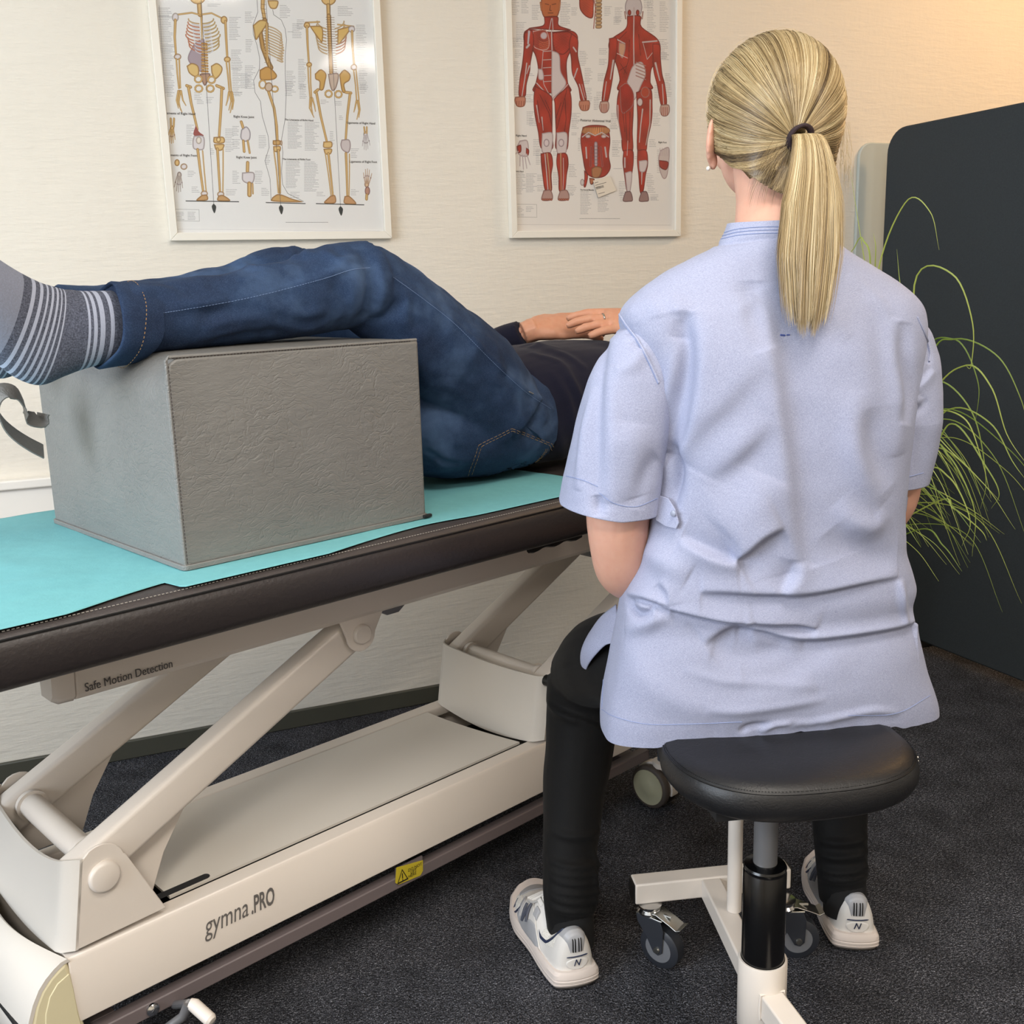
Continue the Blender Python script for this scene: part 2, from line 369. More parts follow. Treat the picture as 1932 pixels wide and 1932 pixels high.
def hand(s, x, y, sx, sy, col=B1, edge=B2):
    s.ell((x, y), 16*sx, 22*abs(sy), col=col, edge=edge)
    for dx, l in ((-20, 60), (-8, 84), (4, 88), (16, 80), (30, 55)):
        s.stroke([(x+dx*.5*sx, y+8*sy), (x+dx*.9*sx, y+(20+l*.45)*sy), (x+dx*1.15*sx, y+(20+l)*sy)], 1.3, .7, col=col, edge=edge)
        s.ell((x+dx*.9*sx, y+(20+l*.45)*sy), 5, 5, col=BW, edge=edge)
def figures_skeleton(s):
    # label print
    for x, y, w_, n in ((75, 60, 130, 6), (80, 120, 110, 22), (110, 340, 90, 18), (125, 560, 75, 12), (140, 650, 60, 7), (450, 30, 100, 2), (615, 130, 90, 14), (630, 380, 90, 12), (640, 520, 70, 16), (655, 700, 60, 3),
                        (735, 90, 75, 7), (740, 300, 60, 8), (735, 500, 80, 14), (700, 560, 90, 9), (1000, 40, 80, 8), (1060, 240, 70, 1), (1050, 540, 70, 12), (1040, 620, 80, 9), (1130, 150, 60, 6), (1095, 180, 80, 9), (1140, 450, 60, 18), (1150, 640, 60, 9),
                        (1440, 50, 120, 6), (1580, 190, 80, 22), (1600, 480, 70, 16), (1610, 640, 60, 6), (290, 950, 60, 12), (585, 980, 70, 14), (640, 1060, 60, 6), (300, 1300, 60, 4), (590, 1440, 90, 4), (330, 1420, 60, 4),
                        (350, 700, 60, 5), (440, 740, 60, 4), (370, 760, 50, 3), (840, 1030, 60, 8), (640, 1300, 60, 8), (810, 1300, 70, 8), (860, 1430, 60, 5), (1080, 1460, 80, 4), (1280, 1460, 70, 3), (1540, 1440, 60, 4), (1380, 1000, 40, 8), (1540, 1130, 60, 6), (1310, 760, 60, 3), (1420, 770, 50, 3), (640, 960, 50, 6), (470, 1130, 30, 4), (1450, 880, 30, 3), (890, 1180, 40, 6)):
        s.words(x, y, w_, n)
    for x, y, n in ((1060, 925, 20), (1190, 930, 21), (1045, 1225, 20), (1185, 1230, 22)): s.words(x, y, 110, n, 10.5)
    for x, y, t, w_ in ((), ) if False else (): pass
    s.stroke([(82, 40), (140, 900), (208, 1790)], .35, col=(.55, .55, .57))
    s.stroke([(210, 1740), (1760, 1755)], .3, col=(.78, .78, .8))
    for a, b_ in (((198, 1588), (385, 1592)), ((385, 1592), (388, 1680)), ((388, 1680), (205, 1676))): s.stroke([a, b_], .35, col=(.6, .6, .6))
    s.words(205, 1612, 70, 6, 11); s.words(300, 1612, 70, 6, 11)
    s.words(1045, 1688, 450, 1, col=(.3, .3, .3))
    # front view
    s.poly([(345, 330), (425, 300), (425, 520), (385, 540), (300, 450)], col=(.68, .62, .66), edge=(.55, .48, .5))
    for k in range(9):
        y = 135+k*24; rx = 95+k*7 if k < 6 else 130-k*2
        for sd in (-1, 1):
            cx = 400+k*3; col = (.80, .52, .40) if (sd < 0 and k > 0) else (.80, .72, .50)
            s.arc((cx, y+10), rx, 34+k*3, 185 if sd < 0 else -5, 100 if sd < 0 else 80, 1.35, col=col, edge=(.62, .40, .28) if sd < 0 else B2)
            s.arc((cx, y+28), 78, 30+k*3, 100 if sd < 0 else 80, 150 if sd < 0 else 30, 1.1, col=(.9, .9, .92), edge=(.6, .6, .65))
    s.stroke([(403, 110), (408, 300)], 2.6, 1.2, col=B1, edge=B2)
    s.stroke([(385, 0), (392, 110)], 5.5, 5, col=B1, edge=B2)
    s.ell((375, -25), 62, 55, col=B1, edge=B2)
    for i in range(12): s.stroke([(408, 330+i*21), (442+2*i*.4, 332+i*21)], 2.3, col=B1 if i % 2 else (.78, .58, .28), edge=B2)
    bone(s, [(395, 112), (330, 95), (200, 112)], 1.8); bone(s, [(408, 108), (480, 98), (565, 140)], 1.8)
    s.ell((205, 130), 26, 34, col=BW, edge=(.55, .5, .45)); s.ell((575, 150), 26, 30, col=B1, edge=B2)
    bone(s, [(205, 150), (200, 280), (210, 415)], 2.9, 2.2); bone(s, [(585, 160), (592, 300), (600, 440)], 2.9, 2.4)
    s.ell((222, 430), 28, 24, col=BW, edge=B2); s.ell((600, 450), 26, 22, col=B1, edge=B2)
    for a in ([(212, 445), (220, 560), (232, 670)], [(234, 445), (238, 560), (243, 665)], [(592, 465), (605, 580), (615, 690)], [(614, 465), (620, 580), (630, 690)]): bone(s, a, 1.7)
    for q in ([(235, 690), (222, 770), (255, 850)], [(242, 690), (232, 770), (245, 835)], [(248, 690), (262, 760), (285, 800)], [(228, 690), (214, 760), (228, 820)],
              [(628, 700), (640, 780), (622, 855)], [(620, 700), (628, 770), (612, 835)], [(612, 700), (602, 760), (590, 800)], [(636, 700), (648, 760), (640, 830)]): bone(s, q, 2.2, 1)
    s.poly([(290, 500), (330, 478), (378, 500), (385, 560), (360, 585), (310, 555)], col=(.88, .76, .50), edge=B2)
    s.poly([(475, 500), (520, 478), (562, 510), (552, 560), (510, 600), (482, 560)], col=(.88, .76, .50), edge=B2)
    s.poly([(388, 560), (470, 560), (440, 640), (418, 640)], col=(.72, .58, .48), edge=(.4, .3, .3))
    for c in ((383, 672), (470, 672), (380, 600), (480, 605)): s.arc(c, 28, 26, 0, 360, 1.9, col=B1, edge=B2)
    bone(s, [(320, 660), (292, 650)], 3.4); bone(s, [(520, 650), (570, 670)], 3.4)
    bone(s, [(305, 665), (325, 780), (372, 980)], 3.3, 2.6); bone(s, [(558, 675), (552, 820), (538, 1030)], 3.3, 2.8)
    s.poly([(360, 950), (385, 1000), (420, 1030), (345, 1025)], col=(.60, .30, .28))
    s.poly([(345, 1030), (420, 1035), (425, 1120), (400, 1140), (345, 1130), (335, 1080)], col=BW, edge=(.55, .5, .5)); s.ell((383, 1065), 22, 28, col=(.93, .9, .86), edge=(.6, .55, .5))
    s.poly([(495, 1040), (570, 1040), (575, 1085), (500, 1085)], col=B1, edge=B2); s.ell((533, 1060), 18, 20, col=(.93, .84, .62), edge=B2)
    s.poly([(497, 1095), (575, 1095), (560, 1140), (515, 1140)], col=B1, edge=B2)
    bone(s, [(375, 1135), (395, 1300), (418, 1465)], 3.1, 2.5); bone(s, [(412, 1145), (425, 1300), (440, 1460)], 1.4)
    bone(s, [(525, 1130), (535, 1300), (545, 1465)], 3.1, 2.4); bone(s, [(568, 1130), (568, 1300), (566, 1460)], 1.4)
    for c in ((425, 1470), (550, 1475)): s.ell(c, 27, 22, col=BW, edge=B2)
    s.poly([(405, 1480), (445, 1480), (448, 1520), (365, 1522)], col=(.78, .62, .42), edge=B2); s.poly([(530, 1485), (570, 1482), (622, 1524), (528, 1524)], col=(.78, .62, .42), edge=B2)
    # side view
    s.stroke([(826, 0), (832, 90), (795, 190), (798, 260), (825, 340), (846, 440), (845, 520), (800, 610), (810, 700), (852, 770), (865, 880), (912, 1040), (918, 1120), (886, 1220), (925, 1360), (930, 1450), (932, 1525)], .4, col=INK)
    s.stroke([(945, 72), (952, 110), (1010, 150), (1040, 220), (1050, 300), (1040, 420), (1040, 560), (1048, 700), (1040, 900), (1012, 1060), (1022, 1160), (1012, 1300), (1020, 1400), (1060, 1470), (1180, 1530)], .4, col=INK)
    s.stroke([(870, -10), (868, 60), (885, 150)], 4.6, 4.2, col=B1, edge=B2); s.stroke([(885, 150), (850, 240), (870, 360), (915, 480), (930, 510)], 5.2, 6, col=(.78, .62, .36), edge=(.4, .28, .14))
    for i in range(14): s.stroke([(868-12+i*2, 30+i*34), (868+22+i*2, 34+i*34)], .5, col=(.4, .28, .14), al=.6)
    s.poly([(905, 0), (985, 5), (975, 60), (935, 65), (915, 40)], col=B1, edge=B2)
    for k in range(11): s.stroke(curve_pts([(885, 190+k*20), (960+k*5, 215+k*24), (1030-abs(k-6)*4, 250+k*22), (1010-k*3, 275+k*18)], 12), 1.3, col=(.86, .78, .62), edge=(.5, .35, .2))
    s.poly([(795, 190), (850, 150), (905, 170), (850, 260), (815, 300)], col=(.85, .73, .46), edge=B2)
    bone(s, [(903, 180), (900, 320), (905, 470)], 3.2, 2.3)
    s.poly([(845, 530), (910, 505), (975, 565), (960, 600), (900, 610), (850, 600)], col=(.80, .62, .34), edge=B2); s.arc((868, 640), 26, 32, 0, 360, 1.8, col=B1, edge=B2); s.arc((960, 675), 26, 22, 0, 360, 1.8, col=B1, edge=B2)
    s.ell((915, 660), 32, 36, col=(.82, .74, .66), edge=B2); bone(s, [(915, 700), (955, 820), (975, 960), (980, 1075)], 3.4, 3)
    s.poly([(945, 1065), (1000, 1065), (1000, 1100), (950, 1100)], col=(.80, .64, .4), edge=B2); s.ell((1010, 1085), 9, 20, col=BW, edge=B2); s.poly([(948, 1110), (1002, 1110), (1000, 1150), (955, 1150)], col=B1, edge=B2)
    bone(s, [(988, 1140), (998, 1300), (1000, 1465)], 3, 2.4); bone(s, [(955, 1150), (975, 1300), (988, 1465)], 1.6)
    s.poly([(940, 1500), (980, 1475), (1020, 1480), (1090, 1508), (1170, 1535), (950, 1530)], col=(.80, .64, .40), edge=B2)
    # rear view
    s.ell((1370, -15), 58, 55, col=B1, edge=B2); s.stroke([(1368, 40), (1370, 130)], 5, 4.4, col=B1, edge=B2)
    s.stroke([(1372, 120), (1390, 560)], 5.4, 4.6, col=(.84, .68, .42), edge=(.46, .32, .16))
    for i in range(24): s.stroke([(1350+i*.9, 130+i*18), (1412+i*.9, 132+i*18)], .55, col=(.42, .3, .18), al=.7)
    for k in range(9):
        for sd in (-1, 1):
            s.arc((1385+k, 160+k*24), 118-abs(k-4)*4, 60, 180 if sd < 0 else 0, 110 if sd < 0 else 70, 1.4, col=(.84, .74, .56) if (sd < 0 or k < 5) else (.72, .45, .35), edge=(.5, .36, .22))
    s.poly([(1225, 195), (1320, 205), (1322, 320), (1290, 290), (1240, 220)], col=(.86, .72, .42), edge=B2); s.poly([(1438, 220), (1540, 205), (1480, 300), (1440, 335)], col=(.86, .72, .42), edge=B2)
    bone(s, [(1195, 170), (1300, 165)], 1.7); bone(s, [(1440, 185), (1560, 200)], 1.7)
    s.ell((1205, 190), 24, 24, col=B1, edge=B2); s.ell((1545, 220), 26, 26, col=BW, edge=(.5, .45, .45))
    bone(s, [(1205, 200), (1210, 330), (1220, 480)], 2.9, 2.3); bone(s, [(1548, 235), (1552, 360), (1565, 500)], 2.9, 2.3)
    s.ell((1222, 490), 22, 20, col=B1, edge=B2); s.ell((1562, 510), 24, 24, col=BW, edge=B2)
    for a in ([(1213, 500), (1218, 620), (1228, 735)], [(1232, 500), (1233, 620), (1240, 735)], [(1560, 530), (1575, 650), (1582, 755)], [(1578, 530), (1590, 650), (1600, 755)]): bone(s, a, 1.6)
    for q in ([(1230, 745), (1225, 820), (1258, 890)], [(1240, 745), (1238, 810), (1250, 870)], [(1246, 745), (1262, 800), (1270, 845)], [(1590, 765), (1600, 840), (1585, 905)], [(1598, 765), (1608, 830), (1600, 890)], [(1582, 765), (1570, 820), (1562, 850)]): bone(s, q, 2.2, 1)
    s.poly([(1265, 560), (1310, 525), (1352, 560), (1345, 620), (1330, 680), (1300, 680), (1300, 620), (1270, 600)], col=(.82, .66, .36), edge=B2); s.poly([(1450, 565), (1490, 528), (1535, 565), (1528, 610), (1490, 640), (1500, 700), (1470, 690)], col=(.82, .66, .36), edge=B2)
    s.poly([(1365, 560), (1445, 560), (1430, 660), (1400, 690), (1380, 650)], col=(.80, .72, .66), edge=(.45, .35, .3))
    for c in ((1370, 712), (1445, 715)): s.arc(c, 26, 26, 0, 360, 2, col=B1, edge=B2)
    bone(s, [(1290, 680), (1265, 700)], 3.2); bone(s, [(1500, 700), (1540, 705)], 3.2)
    bone(s, [(1278, 705), (1310, 880), (1355, 1070)], 3.2, 2.7); bone(s, [(1532, 715), (1512, 880), (1500, 1060)], 3.2, 2.6)
    s.poly([(1330, 1075), (1392, 1075), (1392, 1120), (1332, 1120)], col=B1, edge=B2); s.poly([(1330, 1130), (1394, 1130), (1385, 1170), (1345, 1170)], col=B1, edge=B2)
    s.poly([(1468, 1060), (1525, 1060), (1538, 1110), (1520, 1160), (1475, 1140), (1460, 1100)], col=(.82, .78, .78), edge=(.5, .42, .42))
    bone(s, [(1368, 1165), (1385, 1320), (1402, 1480)], 3, 2.3); bone(s, [(1345, 1165), (1368, 1320), (1388, 1480)], 1.4)
    bone(s, [(1502, 1165), (1508, 1320), (1512, 1490)], 3.2, 2.4); bone(s, [(1528, 1170), (1528, 1320), (1525, 1490)], 1.3)
    s.poly([(1385, 1485), (1420, 1485), (1420, 1542), (1335, 1540)], col=(.78, .6, .42), edge=B2); s.poly([(1490, 1490), (1530, 1490), (1580, 1548), (1490, 1545)], col=(.78, .6, .42), edge=B2)
    # insets
    hand(s, 180, 975, -1, 1.05); bone(s, [(170, 900), (172, 960)], 2.2); bone(s, [(195, 900), (192, 960)], 2.2)
    hand(s, 1650, 1020, 1, 1.1, BW, (.5, .45, .45)); bone(s, [(1640, 965), (1645, 1010)], 2); bone(s, [(1660, 965), (1660, 1010)], 2)
    s.ell((218, 1235), 20, 26, col=B1, edge=B2); s.ell((270, 1265), 26, 24, col=BW, edge=B2); hand(s, 235, 1330, -1.1, 1.2, (.78, .74, .7), (.45, .38, .36))
    hand(s, 1660, 1400, 1.1, -1.1, (.86, .74, .6), (.5, .36, .3)); s.ell((1665, 1450), 20, 34, col=(.74, .56, .48), edge=(.45, .3, .3)); bone(s, [(1660, 1480), (1658, 1512)], 3.4)
    bone(s, [(706, 925), (725, 985)], 3.2); s.poly([(705, 985), (745, 960), (775, 1000), (770, 1060), (730, 1075), (700, 1045)], col=BW, edge=(.45, .42, .45)); bone(s, [(722, 1070), (728, 1150)], 3); bone(s, [(755, 1070), (770, 1160)], 2.4)
    bone(s, [(755, 1235), (753, 1300)], 3.8); s.poly([(712, 1310), (800, 1310), (800, 1380), (760, 1395), (715, 1370)], col=BW, edge=(.5, .45, .45)); bone(s, [(768, 1395), (768, 1480)], 5); bone(s, [(792, 1395), (795, 1470)], 1.8)
    # plumb lines, ground lines, arrow weights
    for a, b_, g0, g1, dm in (((400, 0), (497, 1545), (286, 1526), (686, 1532), (498, 1583)), ((893, 0), (1006, 1560), (895, 1538), (1192, 1546), (1008, 1592)), ((1376, 0), (1460, 1560), (1276, 1546), (1638, 1556), (1462, 1602))):
        s.stroke([a, b_], .4, col=INK); s.stroke([g0, g1], .95, col=(.16, .18, .18))
        s.poly([(dm[0]-2, dm[1]-38), (dm[0]+17, dm[1]-12), (dm[0]+4, dm[1]+36), (dm[0]-16, dm[1]-12)], col=(.16, .18, .18))
RD, RDE, RL, TW, TWE = (.66, .22, .15), (.36, .10, .08), (.80, .36, .24), (.84, .79, .78), (.60, .50, .50)
def figures_muscle(s):
    for x, y, w_, n in ((165, 5, 80, 9), (260, 5, 60, 8), (340, 40, 70, 9), (555, 20, 80, 14), (220, 170, 100, 12), (190, 290, 80, 6), (210, 380, 50, 5), (180, 470, 80, 20), (300, 560, 70, 2), (700, 390, 70, 9), (740, 520, 60, 8), (700, 620, 80, 2), (740, 670, 70, 10),
                        (640, 60, 50, 5), (890, 50, 60, 6), (970, 60, 60, 9), (960, 130, 70, 5), (1190, 5, 70, 5), (1215, 15, 70, 18), (1310, 15, 70, 18), (850, 370, 80, 4), (850, 450, 70, 4), (840, 560, 60, 5), (830, 700, 60, 5), (810, 740, 50, 8), (1300, 300, 80, 12), (1310, 400, 70, 5), (1350, 560, 50, 14), (1270, 650, 60, 8), (1260, 860, 60, 8),
                        (290, 720, 70, 5), (300, 850, 60, 8), (320, 900, 60, 5), (640, 860, 70, 5), (640, 920, 60, 5), (640, 1010, 40, 2), (350, 1060, 60, 10), (370, 1140, 60, 4), (370, 1180, 40, 6), (500, 1150, 40, 3), (620, 1250, 60, 8), (380, 1330, 70, 4), (380, 1410, 60, 4), (500, 1310, 50, 8), (610, 1410, 70, 6), (610, 1470, 60, 2),
                        (940, 860, 60, 10), (930, 950, 70, 3), (950, 1070, 70, 6), (950, 1120, 60, 6), (960, 1280, 70, 1), (1000, 1380, 60, 9), (1120, 1190, 30, 2), (1210, 1320, 60, 8), (1220, 1420, 60, 4), (1240, 1480, 80, 4), (1230, 1060, 60, 5), (1290, 1140, 40, 14), (1240, 1500, 60, 2), (690, 1050, 20, 8), (1010, 1460, 40, 6)):
        s.words(x, y, w_, n)
    for x, y, n in ((205, 1315, 16), (295, 1320, 14), (708, 1455, 17), (840, 1480, 13)): s.words(x, y, 90, n, 10.5)
    for a, b_ in (((205, 1550), (375, 1553)), ((375, 1553), (377, 1650)), ((377, 1650), (208, 1647))): s.stroke([a, b_], .35, col=(.6, .58, .55))
    s.words(212, 1572, 70, 7, 11); s.words(295, 1572, 60, 4, 11); s.words(702, 1660, 360, 1, col=(.3, .28, .28)); s.stroke([(215, 1705), (1395, 1710)], .3, col=(.72, .7, .68))
    m = dict(col=RD, edge=RDE, streak=(.9, .22, .10)); mv = dict(col=RD, edge=RDE, streak=(1.1, .05, .12)); t = dict(col=TW, edge=TWE)
    # ---- front figure
    s.poly([(410, -30), (545, -30), (552, 60), (530, 130), (480, 150), (430, 130), (408, 60)], col=(.74, .42, .24), edge=(.42, .2, .12))
    s.stroke([(405, 20), (412, 75)], 2.4, col=(.80, .52, .34), edge=(.5, .25, .15)); s.stroke([(552, 20), (546, 75)], 2.4, col=(.80, .52, .34), edge=(.5, .25, .15))
    for a in ([(440, 28), (468, 34)], [(492, 34), (522, 28)], [(462, 98), (500, 98)], [(480, 40), (474, 78), (488, 80)]): s.stroke(a, .7, col=(.32, .14, .1))
    s.poly([(432, 125), (535, 125), (545, 190), (630, 230), (320, 215), (425, 190)], **m)
    s.stroke([(488, 140), (470, 230)], 1.2, col=TW, edge=TWE); s.stroke([(495, 140), (500, 230)], 1.2, col=TW, edge=TWE)
    s.poly([(315, 215), (480, 240), (640, 232), (690, 290), (640, 380), (605, 470), (612, 620), (625, 700), (360, 700), (370, 620), (385, 520), (355, 400), (285, 330), (278, 250)], **m)
    s.poly([(345, 235), (440, 225), (472, 300), (462, 370), (400, 380), (345, 340)], col=(.62, .24, .18), edge=(.85, .78, .76), streak=(.3, .9, .2))
    s.ell((430, 270), 30, 32, col=(.80, .74, .76), edge=RD)
    for k in range(4): s.arc((430, 300+k*14), 40, 22, 150, 30, .9, col=(.78, .40, .26))
    s.poly([(495, 245), (620, 240), (660, 300), (610, 390), (560, 415), (505, 370)], col=RD, edge=RDE, streak=(.2, .8, .16))
    s.stroke([(488, 235), (492, 380)], 1.8, col=TW, edge=TWE)
    s.poly([(488, 380), (548, 415), (560, 540), (600, 640), (510, 740), (488, 740)], **t)
    for y in (390, 455, 515, 575, 620): s.stroke([(425, y), (485, y-4)], 1, col=TW, edge=TWE)
    s.stroke([(425, 380), (415, 520), (430, 640), (485, 745)], 1, col=TW, edge=TWE); s.stroke([(375, 630), (430, 690), (488, 755)], 1.6, col=TW, edge=TWE); s.stroke([(612, 640), (560, 700), (500, 760)], 1.2, col=TW, edge=TWE)
    s.poly([(385, 520), (420, 530), (430, 600), (390, 600)], **t)
    # arms
    s.poly([(278, 250), (340, 230), (355, 330), (330, 480), (325, 540), (300, 640), (290, 730), (240, 730), (245, 600), (262, 500), (275, 380)], **mv)
    s.poly([(640, 250), (690, 300), (690, 420), (715, 540), (735, 640), (755, 760), (710, 765), (690, 660), (645, 560), (635, 440), (620, 340)], **mv)
    s.stroke([(318, 240), (310, 330)], 3.4, 2.6, col=(.82, .80, .84), edge=TWE); s.stroke([(318, 340), (300, 360)], 3, col=TW, edge=TWE); s.stroke([(300, 480), (285, 600), (262, 740)], 1.9, 1.4, col=TW, edge=TWE); s.stroke([(320, 500), (300, 560)], 2.2, 1, col=TW, edge=TWE)
    s.stroke([(655, 360), (675, 390)], 2.4, col=TW, edge=TWE); s.stroke([(685, 520), (660, 590)], 2, col=TW, edge=TWE); s.stroke([(700, 640), (735, 760)], 1.8, col=TW, edge=TWE); s.stroke([(720, 640), (745, 740)], .8, col=TW, edge=TWE)
    for x, y in ((250, 770), (738, 800)):
        s.poly([(x-38, y-35), (x+32, y-38), (x+42, y), (x+28, y+38), (x-20, y+40), (x-42, y)], col=(.78, .52, .42), edge=(.5, .28, .2))
        for k in range(4): s.stroke([(x-26+k*18, y-2), (x-28+k*18, y+32)], .7, col=(.5, .24, .18))
    # legs
    s.poly([(362, 650), (480, 720), (495, 800), (495, 1010), (497, 1130), (410, 1130), (385, 1000), (358, 860), (352, 740)], **mv)
    s.poly([(620, 650), (640, 740), (640, 860), (622, 1000), (605, 1140), (520, 1130), (520, 1010), (512, 800), (515, 740)], **mv)
    for a in ([(400, 720), (470, 860), (492, 960)], [(380, 760), (400, 900), (430, 1000)], [(605, 680), (560, 860), (528, 980)], [(590, 740), (600, 900), (585, 1010)], [(440, 760), (480, 850)], [(560, 780), (520, 900)]): s.stroke(a, .8, col=(.40, .12, .1))
    for a in ([(415, 890), (425, 990)], [(375, 800), (395, 930)]): s.stroke(a, 1.8, .9, col=TW, edge=TWE)
    s.poly([(415, 1010), (495, 1010), (492, 1130), (470, 1165), (415, 1150)], **t); s.poly([(525, 1005), (605, 1010), (605, 1130), (590, 1165), (530, 1160)], **t)
    s.ell((450, 1085), 22, 30, col=(.86, .80, .80), edge=(.52, .44, .46)); s.ell((562, 1085), 22, 30, col=(.86, .80, .80), edge=(.52, .44, .46))
    s.poly([(405, 1165), (480, 1160), (500, 1240), (488, 1330), (490, 1450), (440, 1450), (420, 1340), (408, 1240)], **mv); s.poly([(530, 1165), (600, 1165), (618, 1240), (605, 1330), (590, 1450), (545, 1450), (540, 1340), (525, 1240)], **mv)
    s.stroke([(455, 1165), (470, 1300), (480, 1450)], 2, 1.2, col=(.78, .60, .38), edge=TWE); s.stroke([(558, 1165), (560, 1300), (562, 1450)], 2, 1.2, col=(.78, .60, .38), edge=TWE)
    s.stroke([(438, 1170), (452, 1330), (462, 1450)], 1.6, col=TW, edge=TWE); s.stroke([(578, 1200), (580, 1330), (574, 1450)], 1, col=TW, edge=TWE)
    for x in (455, 580):
        s.poly([(x-28, 1445), (x+28, 1445), (x+40, 1515), (x-42, 1520)], col=(.72, .58, .54), edge=(.45, .3, .28))
        for k in range(5): s.ell((x-32+k*16, 1515), 9, 9, col=(.80, .48, .38), edge=(.5, .26, .2))
    # ---- rear figure
    s.ell((1112, 55), 66, 92, col=(.80, .76, .76), edge=(.5, .44, .46))
    for x in (1080, 1143): s.ell((x, 95), 14, 22, col=RD, edge=RDE)
    s.stroke([(1045, 90), (1052, 140)], 2, col=(.74, .6, .55), edge=(.45, .3, .3)); s.stroke([(1182, 90), (1176, 140)], 2, col=(.74, .6, .55), edge=(.45, .3, .3))
    s.poly([(1062, 120), (1165, 120), (1172, 200), (1290, 290), (1318, 370), (1300, 470), (1250, 520), (1240, 620), (1245, 680), (1000, 690), (1005, 600), (975, 480), (925, 380), (935, 300), (1050, 215)], **m)
    s.stroke([(1115, 60), (1112, 300), (1118, 750)], 1.8, 2, col=TW, edge=TWE)
    s.poly([(1060, 620), (1105, 500), (1175, 470), (1205, 560), (1170, 650), (1118, 760), (1090, 700)], **t)
    s.stroke([(960, 285), (1045, 330), (1030, 420)], 1.8, col=TW, edge=TWE); s.poly([(1000, 320), (1050, 340), (1030, 440), (1000, 400)], col=(.80, .62, .5), edge=TWE); s.stroke([(975, 400), (1065, 440)], .9, col=TW)
    for k in range(5): s.stroke([(1130, 470+k*26), (1205, 500+k*26)], 1.2, col=(.80, .66, .60), edge=RDE)
    s.stroke([(1180, 320), (1290, 310)], 2.1, col=TW, edge=TWE); s.stroke([(1185, 330), (1215, 450), (1255, 400)], 1, col=TW, edge=TWE); s.ell((1275, 375), 18, 26, col=TW, edge=TWE)
    for a in ([(1060, 240), (1000, 300)], [(1080, 300), (1075, 450), (1040, 560)], [(1150, 260), (1165, 420)], [(1010, 480), (1060, 560)], [(1000, 540), (1060, 500)]): s.stroke(a, .7, col=(.38, .12, .1))
    s.poly([(925, 290), (985, 290), (985, 400), (965, 500), (950, 620), (915, 780), (870, 780), (885, 620), (915, 500), (922, 400)], **mv); s.poly([(1255, 330), (1312, 340), (1318, 440), (1330, 560), (1350, 640), (1365, 790), (1320, 800), (1290, 650), (1260, 520)], **mv)
    s.stroke([(958, 460), (935, 600)], 3.2, 2, col=TW, edge=TWE); s.stroke([(905, 620), (885, 760)], 1.4, col=TW, edge=TWE); s.stroke([(1278, 480), (1310, 610)], 3.4, 2, col=TW, edge=TWE); s.stroke([(1330, 640), (1340, 790)], 1.6, col=TW, edge=TWE)
    for x, y in ((888, 810), (1348, 835)):
        s.poly([(x-30, y-40), (x+30, y-40), (x+38, y+10), (x+18, y+45), (x-20, y+45), (x-38, y+5)], col=(.78, .66, .60), edge=(.45, .3, .28))
        for k in range(4): s.stroke([(x-20+k*13, y-20), (x-22+k*14, y+40)], .8, col=(.62, .22, .16))
    s.poly([(1000, 680), (1105, 700), (1112, 840), (1105, 1000), (1105, 1150), (1030, 1150), (1015, 1020), (985, 880), (985, 760)], **mv); s.poly([(1130, 700), (1240, 670), (1255, 800), (1250, 920), (1220, 1060), (1205, 1150), (1140, 1150), (1140, 900)], **mv)
    s.poly([(1005, 660), (1060, 630), (1110, 700), (1110, 790), (1070, 840), (1020, 850)], col=(.62, .18, .13), edge=TWE, streak=(.4, .8, .1))
    s.stroke([(992, 800), (995, 920), (1020, 1060)], 1.8, 1, col=TW, edge=TWE); s.stroke([(1238, 760), (1235, 940), (1205, 1100)], 2.4, 1.4, col=(.80, .74, .70), edge=TWE); s.stroke([(1180, 830), (1165, 960), (1155, 1080)], 2.4, 1.4, col=TW, edge=TWE)
    s.ell((1200, 700), 34, 42, col=(.70, .28, .18), edge=TWE); s.ell((1160, 775), 24, 34, col=TW, edge=RDE)
    for a in ([(1050, 850), (1060, 1080)], [(1030, 860), (1045, 1000)], [(1085, 850), (1080, 1080)]): s.stroke(a, .8, col=(.38, .12, .1))
    s.poly([(1035, 1140), (1105, 1140), (1112, 1230), (1100, 1330), (1085, 1460), (1060, 1460), (1040, 1330), (1028, 1230)], **mv); s.poly([(1140, 1140), (1208, 1140), (1222, 1240), (1205, 1330), (1185, 1460), (1160, 1460), (1148, 1330), (1138, 1230)], **mv)
    s.stroke([(1045, 1200), (1045, 1270)], 2.4, col=TW, edge=TWE); s.poly([(1045, 1310), (1100, 1310), (1085, 1460), (1062, 1460)], **t); s.poly([(1150, 1220), (1215, 1220), (1200, 1300), (1158, 1300)], **t); s.stroke([(1175, 1310), (1172, 1400)], 2.2, 1, col=TW, edge=TWE); s.stroke([(1068, 1070), (1062, 1180)], 1, col=TW, edge=TWE)
    for x in (1068, 1190): s.poly([(x-20, 1455), (x+22, 1455), (x+38, 1520), (x+10, 1532), (x-38, 1525)], col=(.62, .50, .48), edge=(.36, .26, .26))
    # insets: trunk section, back wall of the belly, hand, foot
    s.poly([(698, -10), (800, -10), (808, 60), (800, 135), (750, 125), (705, 70)], col=(.72, .30, .20), edge=RDE, streak=(.25, .9, .2))
    for i in range(8): s.poly([(822, i*28-6), (868, i*28-6), (864, i*28+18), (826, i*28+18)], col=(.80, .66, .48), edge=(.5, .38, .28))
    s.stroke([(812, -5), (822, 60), (808, 215)], 1.1, col=(.6, .25, .2))
    s.poly([(725, 965), (780, 950), (860, 950), (915, 970), (935, 1060), (925, 1180), (938, 1270), (905, 1330), (850, 1352), (790, 1345), (745, 1300), (722, 1180), (708, 1060)], **m)
